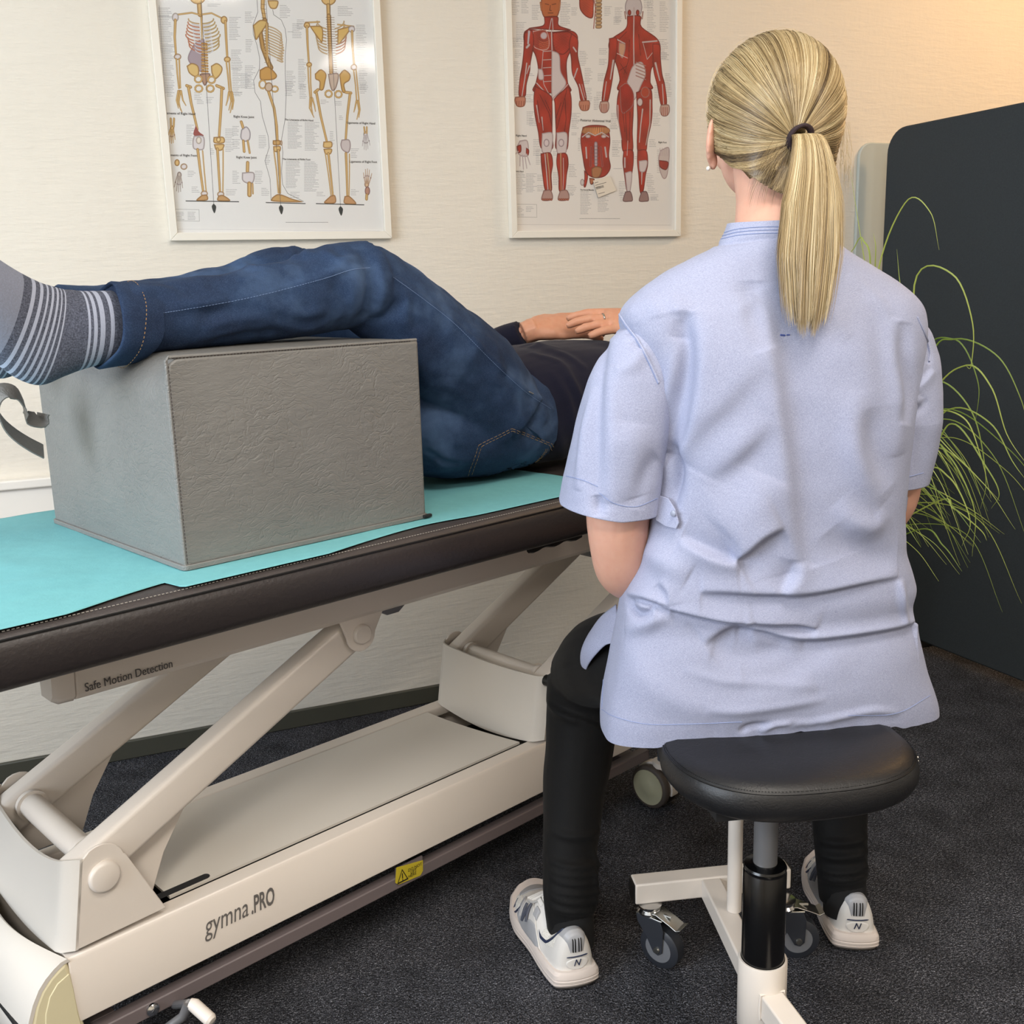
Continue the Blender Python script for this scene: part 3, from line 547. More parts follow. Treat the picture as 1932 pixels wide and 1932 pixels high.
    s.poly([(735, 965), (905, 965), (925, 1010), (820, 1030), (720, 1010)], col=(.76, .52, .34), edge=(.5, .3, .2), streak=(.5, 0, .12)); s.stroke([(722, 1040), (770, 1005), (820, 1030), (870, 1005), (922, 1040)], 1.6, col=TW, edge=TWE)
    s.ell((765, 1035), 20, 14, col=TW, edge=TWE); s.ell((885, 1035), 20, 14, col=TW, edge=TWE); s.stroke([(825, 1090), (826, 1250)], 5, 4.6, col=(.78, .72, .74), edge=(.45, .4, .42))
    for i in range(6): s.stroke([(806, 1110+i*26), (846, 1110+i*26)], .6, col=(.45, .38, .4))
    s.stroke([(790, 1120), (785, 1260)], 3, col=(.60, .18, .14), edge=TWE); s.stroke([(862, 1120), (875, 1260)], 3, col=(.60, .18, .14), edge=TWE)
    s.stroke([(750, 1120), (755, 1200)], 2.4, col=TW, edge=TWE); s.stroke([(895, 1120), (905, 1190)], 2.8, col=TW, edge=TWE)
    s.poly([(790, 1280), (828, 1262), (872, 1280), (850, 1345), (800, 1345)], col=(.70, .48, .32), edge=(.4, .26, .18)); s.poly([(735, 1290), (765, 1330), (750, 1415), (732, 1415), (738, 1350)], **mv); s.ell((722, 1385), 16, 26, col=(.82, .8, .78), edge=TWE); s.poly([(775, 1350), (815, 1360), (800, 1400), (782, 1395)], col=(.72, .45, .3), edge=RDE)
    s.poly([(245, 1068), (305, 1068), (315, 1160), (300, 1190), (245, 1180), (222, 1130)], col=TW, edge=TWE); s.poly([(222, 1110), (255, 1100), (258, 1150), (235, 1160)], **mv); s.poly([(295, 1120), (318, 1140), (312, 1180), (295, 1170)], **mv)
    for a in ([(250, 1180), (248, 1260)], [(268, 1180), (275, 1285)], [(285, 1180), (300, 1278)], [(300, 1170), (325, 1250)], [(235, 1150), (200, 1182)]): s.stroke(a, 1.6, 1.1, col=(.82, .78, .78), edge=TWE)
    s.poly([(1315, 1140), (1380, 1120), (1382, 1230), (1365, 1340), (1335, 1355), (1308, 1290), (1300, 1200)], col=(.80, .74, .72), edge=TWE); s.poly([(1305, 1215), (1375, 1230), (1360, 1290), (1312, 1270)], **mv)
    for k in range(5): s.stroke([(1315+k*14, 1180), (1312+k*17, 1125)], 1.2, .8, col=TW, edge=TWE)

def poster(x0, x1, z0, z1, painter, paper, org, heads, label):
    r = empty('framed_chart', ((x0+x1)/2, WY-.01, z0), label, 'poster')
    f = .0175; dp = .02; fr = MB()
    mats = MT['frame']
    for name, pts in (('frame', None),):
        yb, yf = WY, WY-dp
        for (a, b_, c, d_) in ((x0, z0, x1, z0), (x1, z0, x1, z1), (x1, z1, x0, z1), (x0, z1, x0, z0)):
            # mitred moulding side
            dx, dz = (1 if c > a else -1 if c < a else 0), (1 if d_ > b_ else -1 if d_ < b_ else 0)
            nx, nz = -dz, dx
            q = [(a, b_), (c, d_), (c-dx*f+nx*f, d_-dz*f+nz*f), (a+dx*f+nx*f, b_+dz*f+nz*f)]
            MB().prism([(p[0], yb, p[1]) for p in q], (0, yf-yb, 0)).build('frame_side', mats, r, bevel=.0012)
    s = Sheet(x0+f*.6, x1-f*.6, z0+f*.6, z1-f*.6, paper); s.org = org; painter(s); im = s.image(painter.__name__)
    k = NT('chart_print_'+painter.__name__); ti = k.n('TexImage'); ti.image = im; k.t.links.new(k.n('TexCoord').outputs['UV'], ti.inputs[0])
    k.put(Base_Color=ti.outputs[0], Roughness=.6)
    a, b_, c, d_ = x0+f*.6, x1-f*.6, z0+f*.6, z1-f*.6
    o = mkobj('chart_print', [(a, WY-.009, c), (b_, WY-.009, c), (b_, WY-.009, d_), (a, WY-.009, d_)], [(0, 1, 2, 3)], k.m, r, False)
    uv = o.data.uv_layers.new(name='UVMap')
    for lp in o.data.loops:
        co = o.data.vertices[lp.vertex_index].co+r.location; uv.data[lp.index].uv = ((co.x-a)/(b_-a), (co.z-c)/(d_-c))
    MB().box(((a+b_)/2, WY-.0128, (c+d_)/2), (X, Y, Z), (b_-a, .0016, d_-c)).build('glass_pane', MT['pane'], r, smooth=False)
    for (px, py, t, sz) in heads:
        p = at(org[0]+px/4.025, org[1]+py/4.025, (0, 1, 0), WY-.0094); text_mesh('heading', t, sz, p, X, Z, MT['ink_head'], r, align='CENTER', bold=.0001)
    return r
MT['frame'] = plain('white_frame_wood', 'e9e4d8', .4)
MT['ink_head'] = plain('dark_grey_print', '4a4646', .7)
k = NT('clear_pane'); k.t.nodes.remove(k.b); tr = k.n('BsdfTransparent'); gl = k.n('BsdfGlossy'); gl.inputs['Roughness'].default_value = .06
fz = k.n('Fresnel'); fz.inputs[0].default_value = 1.45; mx = k.n('MixShader'); k.t.links.new(k.math('MULTIPLY', fz.outputs[0], .45), mx.inputs[0]); k.t.links.new(tr.outputs[0], mx.inputs[1]); k.t.links.new(gl.outputs[0], mx.inputs[2])
k.t.links.new(mx.outputs[0], k.t.nodes['Material Output'].inputs[0]); MT['pane'] = k.m
poster(.2535, .785, 1.2505, 1.972, figures_skeleton, (.925, .925, .92), (280, 0),
       [(235, 870, 'Ligaments of Right Hand', .0072), (250, 1187, 'Ligaments of Right Foot', .0072), (725, 895, 'Right Knee Joint', .0072), (745, 1203, 'Right Knee Joint', .0072), (1615, 942, 'Ligaments of Right Hand', .0072), (1632, 1236, 'Ligaments of Right Foot', .0072), (1145, 918, 'The Ligaments of Right Hand', .0058), (1125, 1216, 'The Ligaments of Right Foot', .0058)],
       'white framed skeleton chart with three yellowish skeletons, hanging on the left')
p2 = poster(1.110, 1.6265, 1.2485, 1.965, figures_muscle, (.93, .91, .885), (920, 0),
       [(820, 925, 'Posterior Abdominal Wall', .0085), (255, 1037, 'Right Hand', .0068), (1328, 1087, 'Right Foot', .0062), (755, 1447, 'The Ventral Muscles', .005), (230, 1306, 'The Right Hand', .005)],
       'white framed muscle chart with two red muscle figures, hanging between knees and blonde woman')
# price sticker, tilted, on the muscle chart's pane
sc_ = [at(920+x/4.025, y/4.025, (0, 1, 0), WY-.0138) for x, y in ((800, 1372), (930, 1335), (975, 1448), (840, 1500))]
MB().prism(sc_, (0, -.0003, 0)).build('paper_sticker', plain('sticker_paper', 'd9cfbf', .7), p2, smooth=False)['label'] = 'small tilted barcode sticker'
sx = (sc_[1]-sc_[0]).normalized(); su = (sc_[0]-sc_[3]).normalized(); bars = MB()
c0 = at(920+825/4.025, 1440/4.025, (0, 1, 0), WY-.0142); i = 0.0
while i < .064*.98/2.6:
    wd = random.choice((.0003, .0005, .0008)); bars.add([c0+sx*i, c0+sx*(i+wd), c0+sx*(i+wd)+su*.0065, c0+sx*i+su*.0065], [(0, 1, 2, 3)]); i += wd+.0005
for (x, y, L) in ((812, 1392, 34), (818, 1410, 100), (822, 1426, 30), (840, 1475, 60)):
    q = at(920+x/4.025, y/4.025, (0, 1, 0), WY-.0142); l = L/4.025/1970*2.75; bars.add([q, q+sx*l, q+sx*l+su*.0012, q+su*.0012], [(0, 1, 2, 3)])
bars.build('sticker_print', MT['ink_head'], p2, smooth=False)
# ---------------------------------------------------------------- treatment table
TB = 0.363432
TA = Vector((math.cos(TB), math.sin(TB), 0)); TN = Vector((-math.sin(TB), math.cos(TB), 0))
def T(u, v, z): return TA*u+TN*v+Z*z
def onv(px, py, v): p = at(px, py, TN, v); return p.dot(TA), p.z
AX = (TA, TN, Z)
tbl = empty('treatment_table', T(.95, 1.50, 0), 'white height-adjustable treatment table with dark cushioned top and scissor arms', 'treatment table')
PV0, PV1, PT = 1.177, 1.83, .772
def cushion(name, u0, u1, parent):
    m = MB(); w_, c = (PV1-PV0), (PV0+PV1)/2; rings = []
    for ins, z in ((.02, .700), (.006, .706), (0, .716), (0, .752), (.004, .763), (.012, .769), (.03, PT), (.10, PT), (.2, PT)):
        rings.append([T((u0+u1)/2+a, c+b_, z) for a, b_ in rrect(u1-u0-2*ins, w_-2*ins, max(.045-ins*.4, .01), 6)])
    m.loft(rings); o = m.build(name, MT['pad_vinyl'], parent, auto=60)
    o.data.materials.append(MT['pad_top'])
    for p in o.data.polygons:
        if p.normal.z > .55: p.material_index = 1
    st = MB(); n = int((u1-u0-.1)/.0052)
    for i in range(n):
        u = u0+.05+i*.0052; st.box(T(u, PV0+.0135, PT-.0012), AX, (.0030, .0009, .0009))
    st.build('stitching', MT['stitch'], parent, smooth=False)['kind'] = 'stuff'
    MB().tube([T(u0+.04, PV0+.0035, PT-.0085), T(u1-.04, PV0+.0035, PT-.0085)], .0016, 6).build('piping', MT['black_plastic'], parent)
cushion('cushion', -.10, 1.405, tbl); cushion('head_cushion', 1.425, 1.99, tbl)
# upper frame: two long rails with bevelled lower edge, end caps
def rail(v, s):
    m = MB(); prof = [(0, .700), (-.004*s, .650), (0, .619), (.010*s, .609), (.05*s, .609), (.05*s, .700)]
    m.prism([T(.471, v+a, z) for a, z in prof], TA*(1.93-.471)); m.build('top_rail', MT['white'], tbl, bevel=.003, seg=3)
    m = MB(); m.loft([[T(u, v+(a-.02*s)*k+.02*s, .66+(z-.66)*(k*.6+.4)) for a, z in prof] for u, k in ((.470, 1), (.450, .98), (.442, .8))])
    m.build('rail_end_cap', MT['white'], tbl, auto=50)
rail(1.335, 1); rail(1.673, -1)
for u in (.5, 1.2, 1.9): MB().box(T(u, 1.504, .682), AX, (.05, .30, .034)).build('cross_bar', MT['white'], tbl, bevel=.003)
p = T(.481, 1.3315, .6215); [text_mesh('safety_lettering', 'Safe Motion Detection', .0168, p+TA*q, TA, Z, MT['ink'], tbl, bold=0, sx=.80) for q in (0, .0005)]
# dark strap and clip under the cushion edge
m = MB(); pts = [(998+i*8, 1034-i*2.3+2.5*math.sin(i*1.3)) for i in range(13)]
m.tube([at(px, py, TN, 1.240) for px, py in pts], [(.009, .006)]*13, 8); m.build('hand_lever', MT['black_plastic'], tbl)
u, z = onv(738, 1148, 1.35); MB().loft([[T(u-.028, 1.345+a, .610), T(u+.026, 1.345+a, .610), T(u+.012, 1.345+a, .600), T(u-.012, 1.345+a, .600)] for a in (0, .03)]).build('stop_block', MT['steel'], tbl, bevel=.001)
u, z = onv(1120, 1040, 1.35); MB().loft([[T(u-.028, 1.345+a, .610), T(u+.026, 1.345+a, .610), T(u+.012, 1.345+a, .597), T(u-.012, 1.345+a, .597)] for a in (0, .03)]).build('stop_block', MT['steel'], tbl, bevel=.001)

# scissor arms: parallel pairs at both ends
LU, LZ, UU, UZ = .479, .361, .932, .583
dirA = Vector((UU-LU, 0, UZ-LZ)).normalized(); DA = TA*dirA.x+Z*dirA.z; NA = Z*dirA.x-TA*dirA.z
def arm(v, du):
    a, b_ = T(LU+du, v, LZ), T(UU+du, v, UZ)
    m = MB(); hw, hh = .019, .029
    m.loft([[c+TN*x+NA*y for x, y in rrect(hw*2, hh*2, .008, 3)] for c in (a-DA*.035, b_+DA*.02)]); m.build('lift_arm', MT['white'], tbl, auto=50)
    # gusset plate under the arm
    m = MB(); g = [(LU-.06, .266), (.560, .266), (.585, .325), (.625, .385), (.675, .437), (.712, .462), (.735, .478), (.728, .492), (.70, .490), (.62, .452), (.50, .395), (LU-.04, .36)]
    m.prism([T(x+du, v+.010, z) for x, z in g], TN*.006); m.build('gusset_plate', MT['white'], tbl, bevel=.0012)
    m = MB(); m.lathe(T(LU+du+.004, v-.020, LZ-.004), -TN, [(0, .016), (.012, .016)], 24); m.build('arm_bushing', MT['white'], tbl)
for du in (0, .915):
    for v in (1.372, 1.628): arm(v, du)
    m = MB(); m.tube([T(LU+du, 1.36, LZ), T(LU+du, 1.64, LZ)], .019, 24); m.build('cross_tube', MT['white'], tbl)
    for v in (1.395, 1.600): MB().lathe(T(LU+du, v, LZ), TN, [(0, .024), (.008, .024)], 24).build('tube_collar', MT['white'], tbl)
    m = MB(); m.tube([T(UU+du, 1.35, UZ), T(UU+du, 1.655, UZ)], .014, 20); m.build('upper_tube', MT['white'], tbl)
    for v, s in ((1.343, 1), (1.664, -1)):       # brackets hanging from the top rails
        u0 = UU+du; pl = [(u0-.050, .640), (u0+.052, .640), (u0+.046, .612), (u0+.030, .585)]+[(u0+.028*math.cos(R(t)), UZ-.002+.028*math.sin(R(t))) for t in range(0, -181, -20)]
        MB().prism([T(x, v, z) for x, z in pl], TN*(.005*s)).build('rail_bracket', MT['white'], tbl, bevel=.001)
        MB().lathe(T(u0, v+(.001 if s > 0 else .0), UZ), -TN*s, [(0, .0165), (.006, .0165), (.0085, .0145)], 28).build('pivot_cap', MT['white'], tbl, auto=50)
    MB().box(T(UU+du, 1.504, .663), AX, (.05, .30, .022)).build('cross_member', MT['white'], tbl, bevel=.002)
# housings round the lower pivots: bent sheet, rounded corners
def housing(du, near_cap=True):
    V0, V1, th = 1.341, 1.660, .004
    e0, e1 = LU-.067+du, LU-.046+du               # end face: bottom / top
    ztop, zb = .392, .258
    def side(v, s):
        pl = [(e0+.0175, zb), (LU+.083+du, zb+.004), (LU+.034+du, LZ+.008)]+[(LU+du+.032*math.cos(R(t)), LZ+.004+.032*math.sin(R(t))) for t in range(10, 121, 18)]+[(e1+.0165, ztop-.012)]
        MB().prism([T(x, v, z) for x, z in pl], TN*(th*s)).build('pivot_side_plate', MT['white'], tbl, bevel=.0012)
        MB().lathe(T(LU+du+.001, v+.0005*s, LZ-.012), -TN*s, [(0, .0225), (.003, .0225), (.0065, .0205), (.0075, .018)], 30).build('pivot_cap', MT['white'], tbl, auto=50)
    side(V0, 1); side(V1, -1)
    m = MB(); rows = []                            # end sheet, dipping in the middle of its upper edge
    for k in range(9):
        f = k/8; row = []
        for j in range(25):
            g = j/24; v = V0+(V1-V0)*g; dip = .030*math.sin(math.pi*min(max((g-.05)/.9, 0), 1))**.8 if du < .1 else .008*math.sin(math.pi*g)
            z = zb+(ztop-.006-dip-zb)*f; z -= (1-f)*.018*math.sin(math.pi*g)
            ed = max(0, abs(g-.5)*2-.86)/.14; u = e0+(e1-e0)*f+.018*(ed**2)
            row.append(T(u, v, z))
        rows.append(row)
    front = rows; back = [[p+TA*th for p in r_] for r_ in rows]
    vs = [p for r_ in front for p in r_]+[p for r_ in back for p in r_]; n = 25; N = 9*25; fs = []
    for i in range(8):
        for j in range(24):
            a = i*n+j; fs += [(a, a+1, a+n+1, a+n), (N+a, N+a+n, N+a+n+1, N+a+1)]
    bd = [j for j in range(24)]+[24+i*n for i in range(8)]+[8*n+24-j for j in range(24)]+[(8-i)*n for i in range(8)]
    for a, b_ in zip(bd, bd[1:]+bd[:1]): fs.append((a, a+N, b_+N, b_))
    mkobj('pivot_housing', vs, fs, MT['white_cool'], tbl, auto=40)
housing(0); housing(.915)
MB().lathe(T(*[onv(1030, 1283, 1.3405)[0], 1.3405, onv(1030, 1283, 1.3405)[1]]), -TN, [(0, .011), (.012, .011), (.016, .008)], 20).build('lock_knob', MT['black_plastic'], tbl)
# base: long hollow beam with a slightly recessed lid
BZ, BB, V0, V1 = .252, .153, 1.337, 1.667
m = MB()
for v, s in ((V0, 1), (V1, -1)):
    prof = [(0, BB), (0, BZ-.006), (.004*s, BZ), (.034*s, BZ), (.036*s, BZ-.003), (.036*s, BZ-.02), (.006*s, BZ-.02), (.006*s, BB)]
    MB().prism([T(.418, v+a, z) for a, z in prof], TA*1.235).build('base_side', MT['white'], tbl, bevel=.0015)
for u in (.418, 1.645): MB().box(T(u+.004, 1.502, .202), AX, (.008, .32, .098)).build('base_end', MT['white'], tbl)
lid = MB(); us = [.44, .58, .64, 1.325, 1.33, 1.36]
# lid with the slot beside the gusset and a curved end before the far housing
def lidrow(u): return [T(u, 1.378, BZ-.006), T(u, 1.628, BZ-.006)]
pl = [(.585, 1.376), (1.315, 1.376)]+[(1.315-.03*math.sin(math.pi*k/8*.5)*1.0+.0*k, 1.376+.252*k/8) for k in range(1, 9)]+[(.585, 1.628)]
MB().prism([T(a, b_+(.004 if b_ < 1.38 else 0), BZ-.004) for a, b_ in pl], Z*.0045).build('base_lid', MT['white_cool'], tbl)
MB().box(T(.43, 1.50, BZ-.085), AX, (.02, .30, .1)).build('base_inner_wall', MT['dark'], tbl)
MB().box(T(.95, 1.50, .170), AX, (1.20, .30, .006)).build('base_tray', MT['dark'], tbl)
sl = [(.585+.027+.0*k, 0) for k in range(1)]
sp = [T(.56, 1.383, BZ+.0006), T(.648, 1.383, BZ+.0006)]+[T(.648+.0075*math.sin(R(t)), 1.3905-.0075*math.cos(R(t)), BZ+.0006) for t in range(20, 180, 20)]+[T(.56, 1.398, BZ+.0006)]
MB().prism(sp, Z*.0004).build('lid_slot', MT['dark'], tbl, smooth=False)
text_mesh('maker_lettering', 'gymna', .046, T(.614, V0-.0006, .192), TA, Z, MT['ink'], tbl, shear=.18, sx=.62)
text_mesh('maker_lettering', '.PRO', .041, T(.6915, V0-.0006, .192), TA, Z, MT['ink'], tbl, shear=.12, bold=.0009, sx=.47)
# hood over the foot end, with its aged cream side cheeks
hood = [(.417, .2545), (.408, .2535), (.398, .248), (.386, .239), (.376, .228), (.366, .210), (.358, .188), (.353, .16), (.350, .12)]
def hoodshape(v0, v1, name, mat, off=0):
    o_ = [(u, z) for u, z in hood]; i_ = [(u+.005*(1 if k > 0 else 0), z-.004) for k, (u, z) in enumerate(hood)][::-1]
    return MB().prism([T(u, v0, z) for u, z in o_+i_], TN*(v1-v0)).build(name, mat, tbl, auto=50)
# the hood's inner edge is bowed towards the foot end, leaving a gap before the housing
rings = []; NV = 24
for k in range(NV+1):
    g = k/NV; v = V0+(V1-V0)*g; bow = .030*math.sin(math.pi*g)
    rings.append([T(u-bow*(1-j/8), v, z) for j, (u, z) in enumerate(hood)]+[T(u+.004-bow*(1-j/8), v, z-.005) for j, (u, z) in list(enumerate(hood))[::-1]])
MB().loft(rings).build('foot_hood', MT['white_cool'], tbl, auto=50)
ck = [(.4165, .2515), (.405, .247), (.392, .239), (.378, .225), (.368, .207), (.361, .185), (.358, .16), (.355, .12), (.432, .12), (.427, .16), (.423, .21)]
for v, s in ((V0-.0005, 1), (V1+.0005, -1)):
    MB().prism([T(u, v, z) for u, z in ck], TN*(.02*s)).build('hood_cheek', MT['cream'], tbl, bevel=.006, seg=3)
    ck2 = [(.4165, .233), (.400, .226), (.388, .212), (.380, .19), (.376, .16), (.375, .13), (.426, .13), (.421, .17), (.4195, .21)]
    MB().prism([T(u, v-.0012*s, z) for u, z in ck2], TN*(.006*s)).build('cheek_recess', MT['cream'], tbl, bevel=.0011, seg=2)
# lower caster frame
for v in (1.352, 1.652): MB().box(T(1.05, v, .1145), AX, (1.24, .022, .023)).build('caster_rail', MT['grey_rail'], tbl, bevel=.002)
for u in (.46, 1.62): MB().box(T(u, 1.502, .1145), AX, (.04, .28, .023)).build('caster_cross_rail', MT['grey_rail'], tbl, bevel=.002)
for u in (.6, 1.05, 1.5): MB().box(T(u, 1.502, .148), AX, (.06, .26, .05)).build('frame_spacer', MT['dark'], tbl)
u, z = onv(287, 1894, 1.34); MB().lathe(T(u, 1.341, .1145), -TN, [(0, .010), (.003, .0095), (.006, .006), (.007, .001)], 20).build('dome_bolt', MT['chrome'], tbl)
m = MB(); m.tube([at(300, 1950, TN, 1.31), at(345, 1918, TN, 1.29), at(357, 1893, TN, 1.28)], [.006, .007, .008], 12); m.build('pedal_bar', MT['steel'], tbl)
m = MB(); m.tube([at(358, 1893, TN, 1.28), at(366, 1896, TN, 1.275), at(397, 1924, TN, 1.245)], [.0075, .0095, .0095], 16); m.lathe(at(397, 1924, TN, 1.245), (at(397, 1924, TN, 1.245)-at(366, 1896, TN, 1.275)), [(0, .0095), (.004, .007), (.005, .001)], 16); m.build('pedal_grip', MT['white'], tbl)
m = MB(); m.tube([at(357, 1893, TN, 1.28)-Z*.0, T(.56, 1.345, .10)], .006, 10); m.build('pedal_bar', MT['steel'], tbl)
# yellow warning sticker wrapped over the rail
q = [onv(x, y, 1.3395) for x, y in ((748, 1637), (798, 1623), (798, 1643), (793, 1652), (752, 1669), (746, 1666))]
st = [T(a, 1.3395, b_) for a, b_ in q]; o = MB().prism(st, TN*.0006).build('warning_sticker', MT['yellow'], tbl, smooth=False)
o['label'] = 'yellow DO NOT LIFT HERE warning sticker'
MB().box(T((q[0][0]+q[1][0])/2, 1.3425, .128), AX, (abs(q[1][0]-q[0][0]), .004, .03)).build('sticker_backing', MT['grey_rail'], tbl)
def tri(scale): 
    c = onv(759.5, 1653.5, 1.3390); w_ = .0125*scale; return [T(c[0]-w_, 1.3390, c[1]-.0105*scale), T(c[0]+w_, 1.3390, c[1]-.0105*scale), T(c[0], 1.3390, c[1]+.0145*scale)]
a, b_ = tri(1), tri(.76); bb = MB().add(a+b_, [(0, 1, 4, 3), (1, 2, 5, 4), (2, 0, 3, 5)]); c = onv(759.5, 1653.5, 1.3390)
bb.box(T(c[0], 1.3389, c[1]+.001), AX, (.0018, .0001, .010)); bb.box(T(c[0], 1.3389, c[1]-.0065), AX, (.0019, .0001, .0021)); bb.build('warning_triangle', MT['ink_black'], tbl, smooth=False)
for i, t in enumerate(('DO NOT', 'LIFT', 'HERE')):
    c = onv(783-i*2.5, 1638.5+i*7.2, 1.3388); text_mesh('sticker_lettering', t, .0082, T(c[0], 1.3388, c[1]), TA, Z, MT['ink_black'], tbl, bold=0, align='CENTER', sx=.95)
# twin-wheel casters
def caster(u, v, yaw, stem_h):
    c = T(u, v, 0); a = Matrix.Rotation(yaw, 3, 'Z') @ TA; n = Z.cross(a); hub = c+a*.016+Z*.0485
    MB().tube([c+Z*.098, c+Z*(stem_h)], .0115, 16).build('caster_stem', MT['bluegrey'], tbl)
    MB().lathe(c+Z*.094, Z, [(0, .022), (.012, .022), (.014, .012)], 20).build('caster_collar', MT['white'], tbl)
    hood_ = MB(); P = [(hub+a*(.0515*math.cos(R(t)))+Z*(.0515*math.sin(R(t)))) for t in range(-25, 206, 11)]
    hood_.prism([p-n*.0115 for p in P], n*.023); hood_.build('caster_hood', MT['white'], tbl, bevel=.002)
    for s in (1, -1):
        w0 = hub+n*(.0135*s); MB().lathe(w0, n*s, [(0, .046), (.003, .0485), (.014, .0485), (.017, .046), (.0175, .038)], 36).build('caster_wheel', MT['rubber_brown'], tbl, auto=50)
        MB().lathe(w0+n*(.0165*s), n*s, [(0, .040), (.0025, .0395), (.003, .019), (.0045, .017), (.005, .004)], 32).build('wheel_disc', MT['wheel_cream'], tbl, auto=40)
caster(1.680, 1.312, R(90), .19); caster(1.672, 1.64, R(30), .19); caster(.395, 1.64, R(200), .12); caster(.385, 1.39, R(170), .12)
MB().box(T(1.676, 1.328, .198), AX, (.052, .08, .032)).build('caster_bracket', MT['white'], tbl, bevel=.006, seg=3)
MB().box(T(1.672, 1.64, .198), AX, (.052, .05, .032)).build('caster_bracket', MT['white'], tbl, bevel=.006, seg=3)

# ---------------------------------------------------------------- teal paper sheet
m = MB(); nu, nv = 300, 90; vs = []; ZP = PT+.0022
def nz(x, y, z=0): return mnoise.noise(Vector((x, y, z)))
edge = curve_pts([(0, 1196), (60, 1180), (130, 1158), (220, 1128), (300, 1103), (318, 1100), (336, 1107), (352, 1109), (420, 1094), (560, 1063), (700, 1019), (800, 991), (900, 972), (1000, 950), (1064, 936), (1120, 925), (1180, 912)], 120)
eu = [];
for px, py in edge: p = at(px, py, Z, ZP); eu.append((p.dot(TA), p.dot(TN)))
eu.sort(); EU = np.array(eu)
for i in range(nu+1):
    u = -.08+(1.40+.08)*i/nu; ve = max(float(np.interp(u, EU[:, 0], EU[:, 1])), PV0+.010) if u > EU[0, 0] else PV0+.010
    for j in range(nv+1):
        g = j/nv; v = ve+(PV1-.02-ve)*g
        wr = max(0, 1-max(0, u-.15)/.55) if u < .8 else 0
        h = .0045*wr*max(0, nz(u*9+v*4, v*16, 1))+.008*wr*max(0, nz(u*5+v*9, v*5-u*5, 4)-.10)
        h += .0016*max(0, nz(u*14, v*10, 7)); h += .004*math.exp(-((u-1.28)/.1)**2-((v-1.36)/.05)**2)
        h *= min(1, g*6+.15)
        vs.append(T(u, v, ZP+h))
fs = [(i*(nv+1)+j, (i+1)*(nv+1)+j, (i+1)*(nv+1)+j+1, i*(nv+1)+j+1) for i in range(nu) for j in range(nv)]
o = mkobj('paper_sheet', vs, fs, MT['paper'], None, auto=0)
sm = o.modifiers.new('thick', 'SOLIDIFY'); sm.thickness = .0004; sm.offset = 1
tag(o, 'teal disposable paper sheet spread over the dark table cushion', 'paper sheet')

# ---------------------------------------------------------------- grey vinyl positioning block
BU0, BU1, BV0, BV1, BH0, BH1 = .600, 1.008, 1.255, 1.70, ZP+.004, 1.052
blk = empty('positioning_block', T((BU0+BU1)/2, (BV0+BV1)/2, BH0), 'grey vinyl knee positioning block standing on the teal paper', 'cushion block')
def bpt(a, b_, c):
    """block surface: slightly puffed cube, a b c in -1..1"""
    pf = .006; ua = a*(1+.004*(1-b_*b_)*(1-c*c)*4*0); r = 1
    u = (BU0+BU1)/2+a*((BU1-BU0)/2+pf*(1-b_*b_)*(1-c*c)*(1 if abs(a) > .99 else 0)); v = (BV0+BV1)/2+b_*((BV1-BV0)/2+pf*(1-a*a)*(1-c*c)*(1 if abs(b_) > .99 else 0))
    z = (BH0+BH1)/2+c*((BH1-BH0)/2+(.005*(1-a*a)*(1-b_*b_) if c > .99 else 0))
    return T(u, v, z)
bm_v, bm_f = [], []
N = 26
def grid(fn):
    o_ = len(bm_v)
    for i in range(N+1):
        for j in range(N+1): bm_v.append(fn(-1+2*i/N, -1+2*j/N))
    for i in range(N):
        for j in range(N): a = o_+i*(N+1)+j; bm_f.append((a, a+N+1, a+N+2, a+1))
for s in (-1, 1):
    grid(lambda a, b_: bpt(s, a, b_)); grid(lambda a, b_: bpt(a, s, b_)); grid(lambda a, b_: bpt(a, b_, s))
me = bpy.data.meshes.new('b'); me.from_pydata([tuple(p) for p in bm_v], [], bm_f); bmm = bmesh.new(); bmm.from_mesh(me); bmesh.ops.remove_doubles(bmm, verts=bmm.verts, dist=.0004)
rad = .016
for v_ in bmm.verts:   # round the edges; the foot-side top edge is rounder than the seamed near face
    q = v_.co; u, v, z = q.dot(TA), q.dot(TN), q.z
    du0, dz1, dv0 = u-BU0, BH1-z, v-BV0
    rr = .030*min(1, max(0, dv0)/.03)+.020
    if du0 < rr and dz1 < rr:
        d = Vector((rr-du0, rr-dz1)); L = d.length
        if L > 1e-6:
            mx_ = max(rr-du0, rr-dz1); f = mx_/L; u2 = BU0+rr-(rr-du0)*f; z2 = BH1-rr+(rr-dz1)*f; v_.co = T(u2, v, z2)
vs = [v_.co.copy() for v_ in bmm.verts]; fs = [tuple(x.index for x in f.verts) for f in bmm.faces]; bmm.verts.ensure_lookup_table()
mkobj('cover', vs, fs, MT['grey_vinyl'], blk, bevel=.005, seg=3, auto=40)
def seam(name, a, b_, n, mat=MT['stitch_dark']):
    d = (b_-a); L = d.length; mb = MB(); k = int(L/.0048); dd = d.normalized()
    for i in range(k): mb.tube([a+dd*(i*.0048), a+dd*(i*.0048+.003)], .0005, 4)
    return mb.build(name, mat, blk, smooth=False)
o = seam('front_seam', T(BU0+.0035, BV0-.0012, BH0+.006), T(BU0+.0035, BV0-.0012, BH1-.006), 0); 
o = seam('front_seam', T(BU0+.010, BV0-.0002, BH1-.0012), T(BU1-.01, BV0-.0002, BH1-.0012), 0)
MB().tube([T(BU0+.0022, BV0+.0022, BH0), T(BU0+.0022, BV0+.0022, BH1-.003), T(BU0+.006, BV0+.0022, BH1), T(BU1-.003, BV0+.0022, BH1)], .0024, 8).build('welt', MT['grey_vinyl'], blk)
